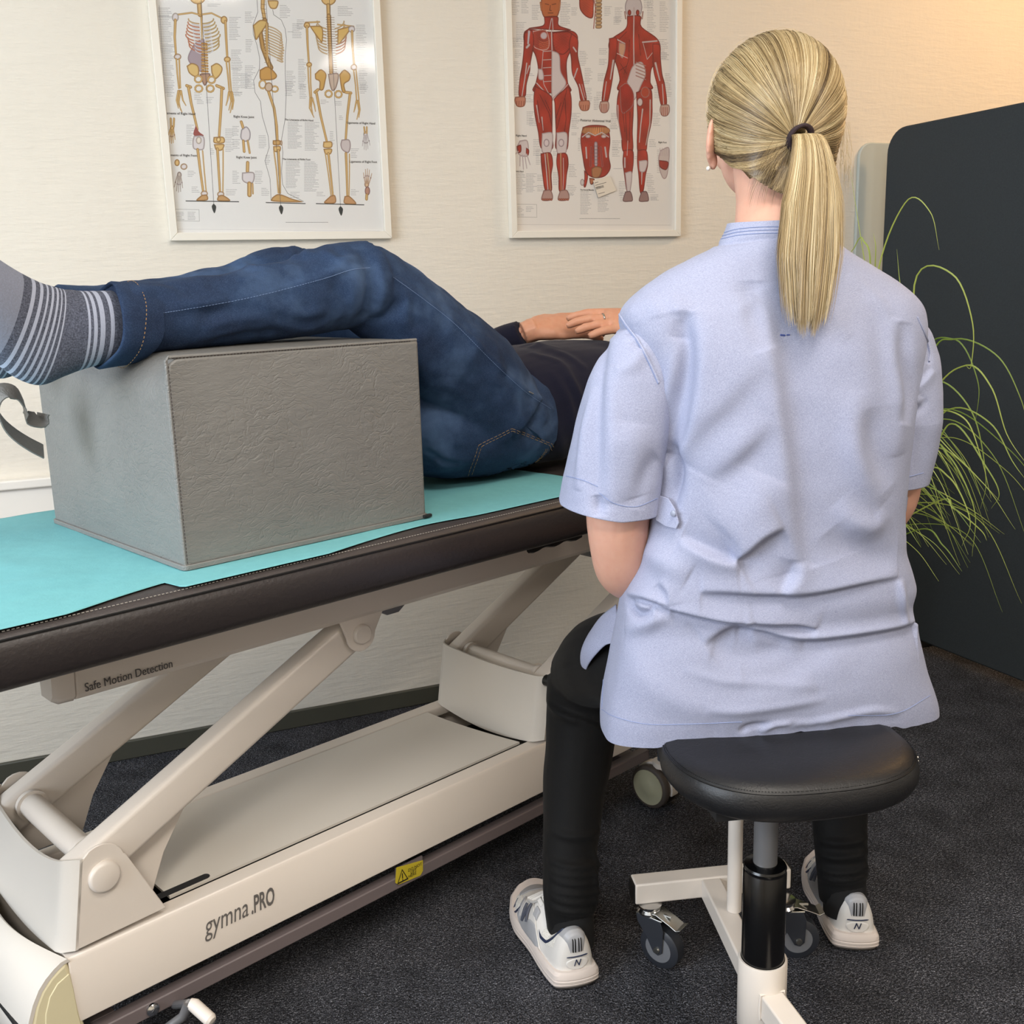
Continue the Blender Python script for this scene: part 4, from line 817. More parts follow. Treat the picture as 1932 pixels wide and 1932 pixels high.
MB().loft([[T((BU0+BU1)/2+a, (BV0+BV1)/2+b_, BH0-.003+z) for a, b_ in rrect(BU1-BU0+.006, BV1-BV0+.006, .008, 3)] for z in (0, .007)]).build('bottom_flap', MT['grey_vinyl'], blk, bevel=.001)
MB().box(T(BU1-.002, BV0-.004, BH0+.001), AX, (.016, .006, .005)).build('zip_end', MT['dark'], blk, bevel=.001)
# carrying strap on the foot side: a loop of flat webbing
ctl = [(82, 780), (76, 792), (52, 788), (48, 776), (44, 762), (30, 742), (8, 738), (-4, 752), (-4, 775), (8, 800), (28, 820), (55, 838), (82, 852)]
pc = [at(x, y, TN, 1.52-.0*i) for i, (x, y) in enumerate(ctl)]
path = [Vector(p) for p in curve_pts([tuple(p) for p in pc], 60)]
fix = []
for i, p in enumerate(path):
    u, v, z = p.dot(TA), p.dot(TN), p.z; fix.append(p)
sv, sf = [], []
for i, p in enumerate(fix):
    t = (fix[min(i+1, 59)]-fix[max(i-1, 0)]).normalized(); n = t.cross(TN).normalized(); W0 = TN*.80+Z*.55+TA*.15; wd = (W0-t*W0.dot(t)).normalized()*.017; n = t.cross(wd).normalized()
    for s, h in ((-1, -1), (1, -1), (1, 1), (-1, 1)): sv.append(p+wd*s+n*(.0009*h))
for i in range(59):
    for j in range(4): a = i*4+j; b_ = i*4+(j+1) % 4; sf.append((a, b_, b_+4, a+4))
mkobj('carry_strap', sv, sf, MT['grey_vinyl'], blk, auto=50)

# ---------------------------------------------------------------- stool
FA = R(15); SF = Vector((math.sin(FA), math.cos(FA), 0)); SR = Vector((math.cos(FA), -math.sin(FA), 0))
SC0 = Vector((.8215, 1.083, 0)); SX = (SR, SF, Z)
def S(x, y, z): return SC0+SR*x+SF*y+Z*z
st = empty('saddle_stool', SC0, 'wheeled stool with black padded seat and cream steel frame', 'stool')
# seat: rounded trapezoid, wide at the back, saddle-dipped
ST = .520
def seat_out(t):
    c, s = math.cos(t), math.sin(t); e = 2.8
    x = math.copysign(abs(c)**(2/e), c); y = math.copysign(abs(s)**(2/e), s)
    wy = .185 if y < 0 else .185; hw = .170-.035*max(0, y)
    return x*hw, y*.155 if y < 0 else y*.20
rings = []; NS = 64
for k, z in ((.86, -.052), (.93, -.050), (.975, -.044), (1.0, -.034), (1.0, -.024), (.985, -.012), (.95, -.004), (.86, .002), (.6, .006), (.3, .006), (.05, .006)):
    ring = []
    for i in range(NS):
        x, y = seat_out(2*math.pi*i/NS); x *= k; y *= k
        sad = .006*(x/.19)**2-.004*math.exp(-(y/.07)**2)
        ring.append(S(.026+x, .020+y, ST-.008+z+sad))
    rings.append(ring)
MB().loft(rings).build('seat', MT['black_vinyl'], st, auto=60)
def seatline(k, z, r_, name, mat, dash):
    mb = MB(); P = []
    for i in range(241):
        x, y = seat_out(2*math.pi*i/240); x *= k; y *= k; sad = .006*(x/.19)**2-.004*math.exp(-(y/.07)**2); P.append(S(.026+x, .020+y, ST-.008+z+sad))
    if not dash: mb.tube(P, r_, 5)
    else:
        for a, b_ in zip(P, P[1:]):
            L = (b_-a).length; c = 0
            while c < L-.001: mb.tube([a.lerp(b_, c/L), a.lerp(b_, min(1, (c+.0022)/L))], r_, 4); c += .0042
    return mb.build(name, mat, st, smooth=not dash)
seatline(.972, -.0088, .0011, 'seat_welt', MT['black_plastic'], False)
seatline(.962, -.0052, .0005, 'stitching', MT['black_plastic'], True)['kind'] = 'stuff'
o = MB().add([S(.225, -.035, .492-.02), S(.232, -.02, .49-.02), S(.231, -.02, .478-.02), S(.224, -.038, .476-.02)], [(0, 1, 2, 3)]); 
# worn white spots at the right edge of the seat
wm = MB()
for i in range(5):
    a = 2*math.pi*(-.062+.003*i); x, y = seat_out(a); wm.lathe(S(.026+x, .020+y, ST-.030+.004*(i % 3)), (SR*x+SF*y), [(-.003, .0014), (.0006, .0012)], 7)
wm.build('torn_spots', plain('foam_white', 'd8d4cc', .9), st)
for x, y in ((.034, -.05), (.136, -.05)):
    MB().prism([S(x, y-.03, .462), S(x, y+.09, .462), S(x, y+.02, .438), S(x, y-.02, .438)], SR*.004).build('seat_bracket', MT['white'], st, bevel=.001)
MB().box(S(.0, .02, .458), SX, (.2, .2, .02)).build('seat_plate', MT['dark'], st)
MB().lathe(S(0, 0, .33), Z, [(0, .0165), (.125, .0165)], 32).build('piston', MT['steel'], st)
MB().lathe(S(0, 0, .170), Z, [(0, .030), (.150, .030), (.152, .0285), (.156, .0285), (.158, .030), (.161, .0285), (.163, .021), (.164, .018)], 40).build('gas_spring_sleeve', MT['black_gloss'], st, auto=40)
MB().lathe(S(0, 0, .075), Z, [(0, .033), (.002, .0345), (.108, .0345), (.110, .0335), (.110, .031), (.100, .0305)], 40).build('hub', MT['white'], st, auto=40)
# frame: spine to the far cross-bar, and near legs; light grey square tube
CBL, CBR = Vector((.779, 1.372, 0)), Vector((1.041, 1.300, 0)); ca = (CBR-CBL).normalized(); cn = Z.cross(ca)
MB().box((CBL+CBR)/2+Z*.1275+cn*.0175, (ca, cn, Z), ((CBR-CBL).length, .035, .037)).build('cross_bar', MT['white'], st, bevel=.003, seg=3)
for e, s in ((CBL, -1), (CBR, 1)): MB().box(e+ca*(.0015*s)+Z*.1275+cn*.0175, (ca, cn, Z), (.003, .031, .033)).build('end_plug', MT['black_plastic'], st)
mid = CBL.lerp(CBR, .48)+cn*.0; hb = S(0, 0, 0); sd = (mid-hb).normalized(); sn = Z.cross(sd)
MB().box(hb.lerp(mid, .56)+Z*.1275, (sd, sn, Z), ((mid-hb).length*.88, .034, .034)).build('spine_bar', MT['white'], st, bevel=.003, seg=3)
ld = (at(1500, 1935, Z, .147)-at(1437, 1850, Z, .147)); ld.z = 0; ld.normalize(); ln = Z.cross(ld)
MB().box(hb+ld*.16+Z*.128, (ld, ln, Z), (.27, .034, .038)).build('near_leg', MT['white'], st, bevel=.003, seg=3)
wb = MB(); wb.tube([hb+ld*.031+ln*x+Z*z for x, z in ((-.018, .109), (-.019, .128), (-.018, .148), (0, .1495), (.018, .148), (.019, .128))], [.0018, .0024, .002, .0024, .002, .0018], 6); wb.build('weld_bead', MT['white'], st)
tcp = at(1385, 1715, Z, .146); tcp = Vector((tcp.x, tcp.y, 0))
MB().tube([tcp+Z*.145, tcp+Z*.352], .0115, 20).build('support_tube', MT['white'], st)
MB().lathe(tcp+Z*.350, Z, [(0, .0117), (.002, .0117), (.003, .008)], 20).build('tube_collar', MT['wheel_grey'], st)
MB().tube([tcp+Z*.35, tcp+Z*.455], .0062, 16).build('support_rod', MT['steel'], st)
def stool_caster(p, yaw, brake=True):
    p = Vector((p.x, p.y, 0)); a = Vector((math.cos(yaw), math.sin(yaw), 0)); n = Z.cross(a); wr = .0365; hub = p+a*.024+Z*wr
    MB().lathe(p+Z*.092, Z, [(0, .020), (.004, .0215), (.008, .018), (.011, .0205), (.015, .0205), (.017, .012)], 28).build('swivel_bearing', MT['chrome'], st, auto=40)
    MB().box(p+a*.008+Z*.091, (a, n, Z), (.05, .034, .003)).build('fork_plate', MT['zinc'], st, bevel=.001)
    for s in (-1, 1):
        pl = [(-.016, .091), (.030, .091), (.036, .075), (.034, .034), (.026, .027), (.017, .030), (.006, .05), (-.014, .078)]
        MB().prism([p+a*x+n*(.0155*s)+Z*z for x, z in pl], n*(.002*s)).build('fork', MT['rubber'] if brake else MT['zinc'], st, bevel=.0008)
        MB().lathe(hub+n*(.0175*s), n*s, [(0, .006), (.003, .005), (.0035, .001)], 12).build('axle_bolt', MT['zinc'], st)
    MB().lathe(hub-n*.013, n, [(0, .0325), (.003, wr), (.023, wr), (.026, .0325), (.026, .024), (.022, .021), (.022, .004)], 40).build('wheel', MT['rubber'], st, auto=40)
    MB().lathe(hub-n*.0145, n, [(0, .004), (.001, .024), (.028, .024), (.029, .004)], 32).build('wheel_hub', MT['wheel_grey'], st, auto=40)
    lv = [(-.010, .095), (.020, .097), (.045, .088), (.058, .082), (.066, .086)]
    m_ = MB(); m_.loft([[p+a*x+n*(.0145*s)+Z*(z+t) for s, t in ((-1, 0), (1, 0), (1, .002), (-1, .002))] for x, z in lv]); m_.build('brake_lever', MT['zinc'], st, bevel=.0006)
    MB().box(p+a*.034+Z*.0955, (a, n, Z), (.016, .004, .0018)).build('lever_mark', MT['chrome'], st)
cl = at(1226, 1700, Z, .11); cr = at(1478, 1692, Z, .11)
stool_caster(cl, R(-62)); stool_caster(cr, R(-24))
e = hb+ld*.27; stool_caster(e+ln*.0, R(-120))

# ---------------------------------------------------------------- grassy plant in a pot between table head and divider
PB = Vector((1.84, 2.20, 0))
pl_ = empty('potted_grass', PB, 'tall pot plant of thin arching green grass blades before the dark divider', 'plant')
MB().lathe(PB, Z, [(0, .11), (.01, .125), (.20, .145), (.36, .16), (.38, .165), (.38, .150), (.34, .148)], 40).build('pot', plain('pot_grey', '77746e', .6), pl_, auto=40)
MB().lathe(PB+Z*.34, Z, [(0, .148), (.004, .146)], 30).build('soil', plain('soil', '2a211a', .95), pl_)
k = NT('grass_blade'); at_ = k.n('Attribute'); at_.attribute_name = 'tint'; 
k.put(Base_Color=k.mix(at_.outputs['Fac'], lin('5a7a24'), lin('b3bf5c')), Roughness=.5); k.b.inputs['Subsurface Weight'].default_value = .0; MT['grass'] = k.m
def blade(P, w_):
    P = [Vector(p) for p in curve_pts([tuple(p) for p in P], 40)]; vs = []; fs = []
    for i, p in enumerate(P):
        t = (P[min(i+1, 39)]-P[max(i-1, 0)]).normalized(); sd_ = t.cross(CAMV); sd_ = (t.cross(Vector((.35, .8, .3)))).normalized(); nn_ = t.cross(sd_); ww = w_*(1-(i/39)**2.2)*min(1, .5+i/6)+.0002
        vs += [p-sd_*ww, p+nn_*ww*.35, p+sd_*ww]
    for i in range(39):
        for j in range(2): a = i*3+j; fs.append((a, a+1, a+4, a+3))
    return vs, fs
CAMV = Vector((0, 1, 0))
# blades that can be followed one by one: tips and bends read on a plane through the plant
shown = [[(1700, 1030), (1672, 700), (1636, 520), (1604, 320)], [(1695, 1030), (1640, 600), (1652, 480), (1648, 440)], [(1690, 1030), (1640, 760), (1655, 520), (1710, 380), (1755, 400), (1772, 472)],
         [(1700, 1020), (1690, 760), (1720, 620), (1700, 545), (1692, 470)], [(1696, 1030), (1640, 560), (1628, 452), (1610, 470), (1603, 480)],
         [(1700, 1020), (1705, 720), (1730, 520), (1800, 520), (1835, 610), (1832, 690), (1822, 690)], [(1700, 1010), (1740, 700), (1800, 640), (1880, 670), (1925, 750), (1945, 830)],
         [(1700, 1010), (1740, 770), (1820, 690), (1870, 730), (1900, 820), (1940, 880)], [(1700, 1020), (1750, 860), (1800, 800), (1860, 880), (1885, 930), (1870, 960)],
         [(1700, 1030), (1760, 950), (1800, 960), (1850, 1000), (1862, 1020)], [(1690, 1040), (1730, 1000), (1780, 1030), (1815, 1078)], [(1700, 1020), (1720, 700), (1800, 640), (1845, 720), (1840, 800)],
         [(1700, 1020), (1740, 860), (1790, 860), (1838, 960), (1834, 1050)], [(1700, 1010), (1730, 900), (1790, 900), (1830, 980), (1815, 1030)], [(1700, 1010), (1725, 800), (1770, 720), (1835, 780), (1860, 900), (1850, 960)],
         [(1700, 1010), (1720, 860), (1760, 780), (1820, 790), (1850, 860), (1870, 940)], [(1700, 1010), (1745, 830), (1800, 770), (1870, 800), (1910, 870), (1935, 905)]]
def gadd(P, w_):
    vs, fs = blade(P, w_); o = mkobj('blade', vs, fs, MT['grass'], pl_, auto=0)
    a = o.data.attributes.new('tint', 'FLOAT', 'POINT'); tv = random.random(); a.data.foreach_set('value', [min(1, max(0, tv*.8+.35*(i//3)/40)) for i in range(len(vs))])
for i, b_ in enumerate(shown):
    nP = Vector((.857, .514, 0)); cP = nP.dot(PB)+random.uniform(-.05, .04); gadd([PB+Z*.345+Vector((random.uniform(-.03, .06), random.uniform(-.06, .02), 0))]+[at(x, y, nP, cP) for j, (x, y) in enumerate(b_[1:])], .0021)
for i in range(84):
    az = random.uniform(-1.5, .5); ln_ = random.uniform(.35, .85); d = Vector((math.cos(az), math.sin(az)*.75, 0)); up = random.uniform(.15, .50)
    b0 = PB+Z*.345+d*.05*random.random()+Vector((random.uniform(-.05, .05), random.uniform(-.05, .05), 0)); L = ln_*.42
    P = [b0, b0+d*L*.30+Z*up*.62, b0+d*L*.85+Z*up*.92, b0+d*L*1.4+Z*up*.72, b0+d*L*1.8+Z*(up*.62-ln_*random.uniform(.05, .3))]
    if P[-1].y > WY-.05 or P[-1].x > DX-.03 or P[3].x > DX-.03:
        d.x = min(d.x, .3); d.y = min(d.y, .2); P = [b0, b0+d*L*.3+Z*up*.62, b0+d*L*.5+Z*up*.85, b0+d*L*.6+Z*up*.55, b0+d*L*.7+Z*(up*.55-ln_*.3)]
    gadd(P, random.uniform(.0012, .002))
# ---------------------------------------------------------------- tools for bodies and cloth
def fuse(mb, voxel=.005, smooth=4):
    """join overlapping closed shapes into one continuous skin"""
    me = bpy.data.meshes.new('tmp'); me.from_pydata([tuple(p) for p in mb.v], [], mb.f)
    bm = bmesh.new(); bm.from_mesh(me); bmesh.ops.recalc_face_normals(bm, faces=bm.faces); bm.to_mesh(me); bm.free()
    ob = bpy.data.objects.new('tmp', me); COL.objects.link(ob)
    m = ob.modifiers.new('r', 'REMESH'); m.mode = 'VOXEL'; m.voxel_size = voxel
    if smooth: s_ = ob.modifiers.new('s', 'SMOOTH'); s_.iterations = smooth; s_.factor = .5
    bpy.context.view_layer.update(); e = ob.evaluated_get(bpy.context.evaluated_depsgraph_get()).to_mesh()
    n = len(e.vertices); V = np.empty(n*3, np.float32); e.vertices.foreach_get('co', V); F = [tuple(p.vertices) for p in e.polygons]
    bpy.data.objects.remove(ob); return V.reshape(-1, 3).astype(float), F
def vnormals(V, F):
    q = np.array([f if len(f) == 4 else (f[0], f[1], f[2], f[2]) for f in F]); a, b_, c, d = (V[q[:, i]] for i in range(4))
    fn = np.cross(c-a, d-b_); fn2 = np.cross(b_-a, c-a); L = np.linalg.norm(fn, axis=1); fn[L < 1e-12] = fn2[L < 1e-12]
    N = np.zeros_like(V)
    for i in range(4): np.add.at(N, q[:, i], fn)
    N /= np.linalg.norm(N, axis=1)[:, None]+1e-12; return N
class Cloth:
    def __init__(s, V, F, outward=None):
        s.V = np.array(V, float); s.F = F; s.N = vnormals(s.V, F)
        if outward is not None and ((s.V-np.array(outward))*s.N).sum() < 0: s.F = [f[::-1] for f in F]; s.N = -s.N
        s.bvh = BVHTree.FromPolygons([tuple(p) for p in s.V], s.F); s.D = np.zeros(len(s.V)); s.V0 = s.V.copy()
    def hit(s, px, py, fallback=True):
        d = ray(px, py).normalized(); h = s.bvh.ray_cast(CAM_P, d)
        if h[0] is None:
            if not fallback: return None, None
            # nearest point of the surface to the sight line
            t = 1.5
            for _ in range(12): q = s.bvh.find_nearest(CAM_P+d*t); t = max(.2, (q[0]-CAM_P).dot(d))
            return q[0], q[1]
        return h[0], h[1]
    def line(s, pts, n=None):
        n = n or max(8, len(pts)*6); out = [s.hit(*p)[0] for p in curve_pts(pts, n)]; return [p for p in out if p is not None]
    def fold(s, pts, w_, amp, kind='ridge', sharp=.003, world=False, taper=.5):
        P = [Vector(p) for p in pts] if world else s.line(pts)
        A = np.array([tuple(p) for p in P]); best = np.full(len(s.V), 1e9); side = np.zeros(len(s.V)); par = np.zeros(len(s.V))
        lo, hi = A.min(0)-4*w_, A.max(0)+4*w_; sel = np.where(((s.V0 > lo) & (s.V0 < hi)).all(1))[0]
        if len(sel) == 0: return
        V = s.V0[sel]; N = s.N[sel]; b = np.full(len(sel), 1e9); sg = np.zeros(len(sel)); pr = np.zeros(len(sel)); m = len(A)-1
        for i in range(m):
            a, c = A[i], A[i+1]; e = c-a; L = e@e+1e-12; t = np.clip(((V-a)@e)/L, 0, 1); df = V-a-t[:, None]*e; df = df-N*(df*N).sum(1)[:, None]
            d = np.linalg.norm(df, axis=1); sv = np.cross(e/np.sqrt(L), N); sn = (df*sv).sum(1); up = d < b
            far = np.abs(((V-a-t[:, None]*e)*N).sum(1)) > max(.06, 2*w_); up &= ~far
            b[up] = d[up]; sg[up] = sn[up]; pr[up] = (i+t[up])/m
        ends = np.sin(np.pi*np.clip(pr, 0, 1))**taper if taper else 1
        if kind == 'ridge': g = np.exp(-(b/w_)**2)
        elif kind == 'valley': g = -np.exp(-(b/w_)**2)
        else:
            x = np.where(sg >= 0, b, -b); g = np.tanh(x/sharp)*np.exp(-(b/w_)**1.3)      # hanging edge: raised on one side
        s.D[sel] += np.where(b < 1e8, amp*g*ends, 0)
    def crumple(s, scale, amp, seed=0, aniso=(1, 1, 1), thr=0):
        nz_ = np.array([mnoise.noise(Vector((p[0]*scale*aniso[0]+seed, p[1]*scale*aniso[1], p[2]*scale*aniso[2]))) for p in s.V0]); s.D += amp*nz_
    def apply(s): s.V = s.V0+s.N*s.D[:, None]; return s
    def build(s, name, mat, parent, mask=None): return mkobj(name, s.V.tolist(), s.F, mat, parent, auto=0)
    def rebvh(s): s.N = vnormals(s.V, s.F); s.bvh = BVHTree.FromPolygons([tuple(p) for p in s.V], s.F)
def stitch_on(cl, pts, name, mat, parent, r_=.0005, dash=.0028, gap=.0016, lift=.0004, n=120, world=False):
    P = []
    for p in curve_pts(pts, n):
        h, nn = cl.hit(*p, fallback=False)
        if h is not None: P.append(h+nn*lift)
    mb = MB(); acc = 0
    for a, b_ in zip(P, P[1:]):
        L = (b_-a).length
        if L > .03 or L < 1e-6: continue
        if dash is None: mb.tube([a, b_], r_, 4); continue
        c = 0
        while c < L: mb.tube([a.lerp(b_, c/L), a.lerp(b_, min(1, (c+dash)/L))], r_, 4); c += dash+gap
    if mb.v: return mb.build(name, mat, parent, smooth=False)
def ellipsoid(mb, c, r, axes_=(X, Y, Z), n=20, m=14):
    rings = []
    for i in range(m+1):
        t = -math.pi/2+math.pi*i/m; t = max(-math.pi/2+.02, min(math.pi/2-.02, t))
        rings.append([Vector(c)+axes_[0]*(r[0]*math.cos(t)*math.cos(2*math.pi*k/n))+axes_[1]*(r[1]*math.cos(t)*math.sin(2*math.pi*k/n))+axes_[2]*(r[2]*math.sin(t)) for k in range(n)])
    mb.loft(rings)
def make_hand(mb, wrist, fdir, palm_n, thumb_side, L=.175, curl=.35, spread=.10, sc=1.0):
    """palm, four bent fingers of unequal length and a thumb from the side of the palm.  palm_n: back-of-hand normal"""
    f = Vector(fdir).normalized(); n = Vector(palm_n); n = (n-f*n.dot(f)).normalized(); s = f.cross(n)*thumb_side
    w_ = Vector(wrist); pl = L*.50
    rings = []
    for t, hw, hh in ((-.12, .024, .017), (0, .026, .017), (.25, .031, .016), (.6, .038, .015), (.9, .040, .0125), (1.0, .038, .010)):
        rings.append([w_+f*(pl*t)+s*(hw*sc*math.cos(a))+n*(hh*sc*math.sin(a)) for a in [2*math.pi*k/16 for k in range(16)]])
    mb.loft(rings)
    lens = (.92, 1.0, .93, .74)
    for i in range(4):
        off = (.0285-.019*i)*sc; ln = L*.50*lens[i]; d = (f+s*(spread*(1.5-i)/1.5)).normalized(); p = w_+f*(pl*(.93-.03*abs(i-1)))+s*off; pts = [p-f*.02]; rs = [.0088*sc]
        ang = .0; dirv = d
        pts.append(p); rs.append(.0092*sc)
        for j, fr in enumerate((.45, .30, .25)):
            ang += curl*(.5 if j == 0 else 1); dirv = (d*math.cos(ang)-n*math.sin(ang)).normalized(); p = p+dirv*ln*fr*.5; pts.append(p); rs.append((.0082, .0078, .0070)[j]*sc); p = p+dirv*ln*fr*.5; pts.append(p); rs.append((.0086, .0078, .0052)[j]*sc)
        mb.tube(pts, rs, 10)
    p = w_+f*(pl*.18)+s*(.020*sc); d = (f*.72+s*.62-n*.25).normalized(); p1 = p+d*.038*sc; d2 = (f*.92+s*.25-n*.22).normalized(); p2 = p1+d2*.030*sc; p3 = p2+(f*.97-s*.05-n*.2).normalized()*.024*sc
    mb.tube([p-d*.012, p, p1, p2, p3], [.012*sc, .0135*sc, .0105*sc, .0092*sc, .0062*sc], 12)
    return f, n, s
def skin_mat(name, a, b_, c):
    k = NT(name); v = k.coord(); k.put(Base_Color=k.mix(k.noise(v, 22, 4), lin(a), k.mix(k.noise(v, 90, 3), lin(b_), lin(c))), Roughness=.48)
    k.b.inputs['Subsurface Weight'].default_value = .12; k.b.inputs['Subsurface Radius'].default_value = (1, .35, .2); k.b.inputs['Subsurface Scale'].default_value = .006
    k.bump(k.noise(v, 320, 3), .2, .0008); return k.m
MT['skin'] = skin_mat('fair_skin', 'd7a48c', 'cf9580', 'dcae98'); MT['skin_man'] = skin_mat('weathered_skin', 'd59c7e', 'c98468', 'd9a88c')

# ---------------------------------------------------------------- seated woman
WO = Vector((.847, 1.18, 0))
def P(x, y, z): return WO+SR*x+SF*y+Z*z
WX = (SR, SF, Z)
wom = empty('person', P(.03, .03, 0), 'person with blonde ponytail and light blue tunic sitting on the stool, back turned', 'person')
hip = dict()
# body: one continuous skin (head, neck, trunk, arms, hands, legs)
mb = MB(); HC = P(.054, .072, 1.352)
ellipsoid(mb, HC, (.074, .092, .092), WX); ellipsoid(mb, P(.052, .118, 1.298), (.054, .052, .062), WX); ellipsoid(mb, P(.052, .152, 1.262), (.022, .018, .016), WX)
ellipsoid(mb, P(.052, .176, 1.315), (.010, .014, .024), WX); ellipsoid(mb, P(.052, .180, 1.303), (.015, .011, .009), WX); ellipsoid(mb, P(.052, .163, 1.281), (.024, .010, .006), WX); ellipsoid(mb, P(.052, .162, 1.274), (.020, .010, .006), WX)
for s in (-1, 1): ellipsoid(mb, P(.052+s*.030, .146, 1.300), (.024, .022, .022), WX); ellipsoid(mb, P(.052+s*.028, .154, 1.348), (.026, .013, .008), WX)
mb.loft([[P(cx+rx*math.cos(a), cy+ry*math.sin(a), z) for a in [2*math.pi*k/20 for k in range(20)]] for cx, cy, rx, ry, z in
        ((.035, .0, .085, .060, 1.135), (.034, .005, .062, .055, 1.16), (.036, .014, .052, .052, 1.19), (.042, .030, .050, .052, 1.23), (.048, .045, .056, .056, 1.275), (.05, .06, .055, .055, 1.31))])
mb.loft([[P(cx+rx*math.cos(a), cy+ry*math.sin(a), z) for a in [2*math.pi*k/24 for k in range(24)]] for cx, cy, rx, ry, z in
        ((.04, .05, .12, .070, .56), (.04, .045, .13, .075, .62), (.038, .02, .115, .070, .72), (.038, .01, .125, .070, .86), (.03, .0, .14, .075, .98), (.027, -.0, .135, .062, 1.05), (.03, -.0, .08, .050, 1.11), (.034, 0, .06, .055, 1.16))])
def limb(mb, pts, rs, n=14): mb.tube([P(*p) for p in curve_pts(pts, 24)], list(np.interp(np.linspace(0, 1, 24), np.linspace(0, 1, len(rs)), rs)), n)
mb.tube([P(*p) for p in curve_pts([(-.115, 0, 1.035), (-.165, .012, .95), (-.178, .012, .84), (-.176, .020, .775), (-.162, .048, .728), (-.12, .125, .69), (-.03, .25, .655)], 40)], list(np.interp(np.linspace(0, 1, 40), [0, .2, .4, .55, .68, .8, 1], [.045, .046, .044, .041, .040, .035, .023])), 18)
limb(mb, [(.170, 0, 1.035), (.218, .02, .95), (.228, .03, .83), (.226, .05, .785)], [.045, .046, .042, .038]); limb(mb, [(.226, .05, .785), (.20, .12, .745), (.14, .20, .70), (.09, .26, .665)], [.037, .036, .03, .023])
make_hand(mb, P(-.03, .25, .655), SF*.8+SR*.45-Z*.25, Z+SF*.2, 1, L=.17, sc=.88); make_hand(mb, P(.09, .26, .665), SF*.85-SR*.35-Z*.25, Z+SF*.2, -1, L=.17, sc=.88)
for s, kx, ax_ in ((-1, -.168, -.222), (1, .30, .262)):
    limb(mb, [(.04+s*.09, .07, .545), ((.04+s*.09+kx)/2, .2, .525), (kx, .310, .470)], [.066, .058, .038]); limb(mb, [(kx, .310, .462), ((kx+ax_)/2-.005*s, .27, .32), (ax_, .192, .10)], [.036, .036, .026]); limb(mb, [(ax_, .192, .11), (ax_, .186, .07)], [.026, .026])
for s in (-1, 1):
    dpl = (-SF*.80+SR*(s*.60)).normalized(); ellipsoid(mb, P(.052+s*.083, .072, 1.312), (.0062, .019, .033), (dpl.cross(Z), dpl, (Z*.97-SF*.24).normalized())); ellipsoid(mb, P(.052+s*.078, .082, 1.286), (.006, .010, .012), WX)
V_, F_ = fuse(mb, .004, 4); body = mkobj('body', V_.tolist(), F_, MT['skin'], wom, auto=0)
# ear, nails, eyes and lips on the continuous head
for s in (-1, 1):
    MB().lathe(P(.052+s*.030, .149, 1.332), SF, [(-.006, .006), (.004, .0105), (.008, .008), (.0095, .002)], 16).build('eye', plain('eye_white', 'e8e4de', .25), wom)
    MB().lathe(P(.052+s*.030, .1575, 1.332), SF, [(0, .0045), (.0015, .001)], 14).build('iris', plain('iris', '4a6478', .2), wom)
l_ = MB(); ellipsoid(l_, P(.052, .171, 1.279), (.021, .0045, .0065), WX, 16, 8); l_.build('lips', plain('lips', 'b0645c', .4), wom)
e = MB(); ellipsoid(e, P(-.034, .078, 1.277), (.0030, .0030, .0030), WX, 12, 8); e.build('pearl_earring', plain('pearl', 'e9e4dd', .2), wom)['label'] = 'small pearl stud in the left ear'

# trousers
mb = MB()
mb.loft([[P(cx+rx*math.cos(a), cy+ry*math.sin(a), z) for a in [2*math.pi*k/28 for k in range(28)]] for cx, cy, rx, ry, z in
        ((.04, .045, .13, .075, .524), (.04, .05, .170, .100, .54), (.04, .05, .178, .100, .58), (.04, .045, .16, .085, .64), (.04, .04, .12, .07, .68))])
for s, kx, ax_ in ((-1, -.168, -.222), (1, .30, .262)):
    limb(mb, [(.04+s*.080, .04, .555), ((.04+s*.10+kx)/2-.02 if s < 0 else (.04+s*.1+kx)/2, .20, .535), (kx, .325, .462)], [.085, .085, .074, .062], 20)
    limb(mb, [(kx, .325, .462), (kx-.010 if s < 0 else kx, .30, .36), ((kx+ax_)/2-(.006 if s < 0 else 0), .26, .26), (ax_, .200, .13), (ax_, .190, .060)], [.062, .062, .058, .048, .043, .040], 20)
V_, F_ = fuse(mb, .0045, 6); tr = Cloth(V_, F_)
for ax_ in (-.222, .262): MB().tube([P(ax_, .195, .13), P(ax_, .184, .09), P(ax_, .178, .045)], [.030, .037, .037], 24).build('sock', plain('black_sock', '0a0a0c', .9), wom)
for i, (y, d_) in enumerate(((1632, 8), (1648, 12), (1664, 6), (1682, 12), (1698, 5), (1716, 10), (1575, 4))):
    tr.fold([(1032, y-14+d_*.4), (1070, y+3), (1110, y+2), (1140, y-12)], .0065, .0085 if y > 1600 else .005, 'ridge', taper=.6)
for y in (1585, 1612, 1640, 1655): tr.fold([(1540, y-2), (1575, y+6), (1610, y+4), (1640, y-6)], .006, .008, 'ridge', taper=.6)
tr.fold([(1030, 1318), (1060, 1340), (1110, 1360), (1165, 1385)], .010, .006, 'step', .004); tr.fold([(1034, 1325), (1058, 1348), (1090, 1362)], .006, .004, 'ridge')
tr.fold([(1040, 1272), (1068, 1260), (1102, 1246)], .003, .0014, 'valley')
tr.crumple(14, .0022, 3); tr.apply()
k = NT('black_jersey'); v = k.coord(); k.put(Base_Color=lin('070708'), Roughness=.75); k.b.inputs['Specular IOR Level'].default_value = .25; k.b.inputs['Sheen Weight'].default_value = .03; k.bump(k.noise(v, 700, 2), .25, .0006); MT['jersey'] = k.m
tr.build('trousers', MT['jersey'], wom)

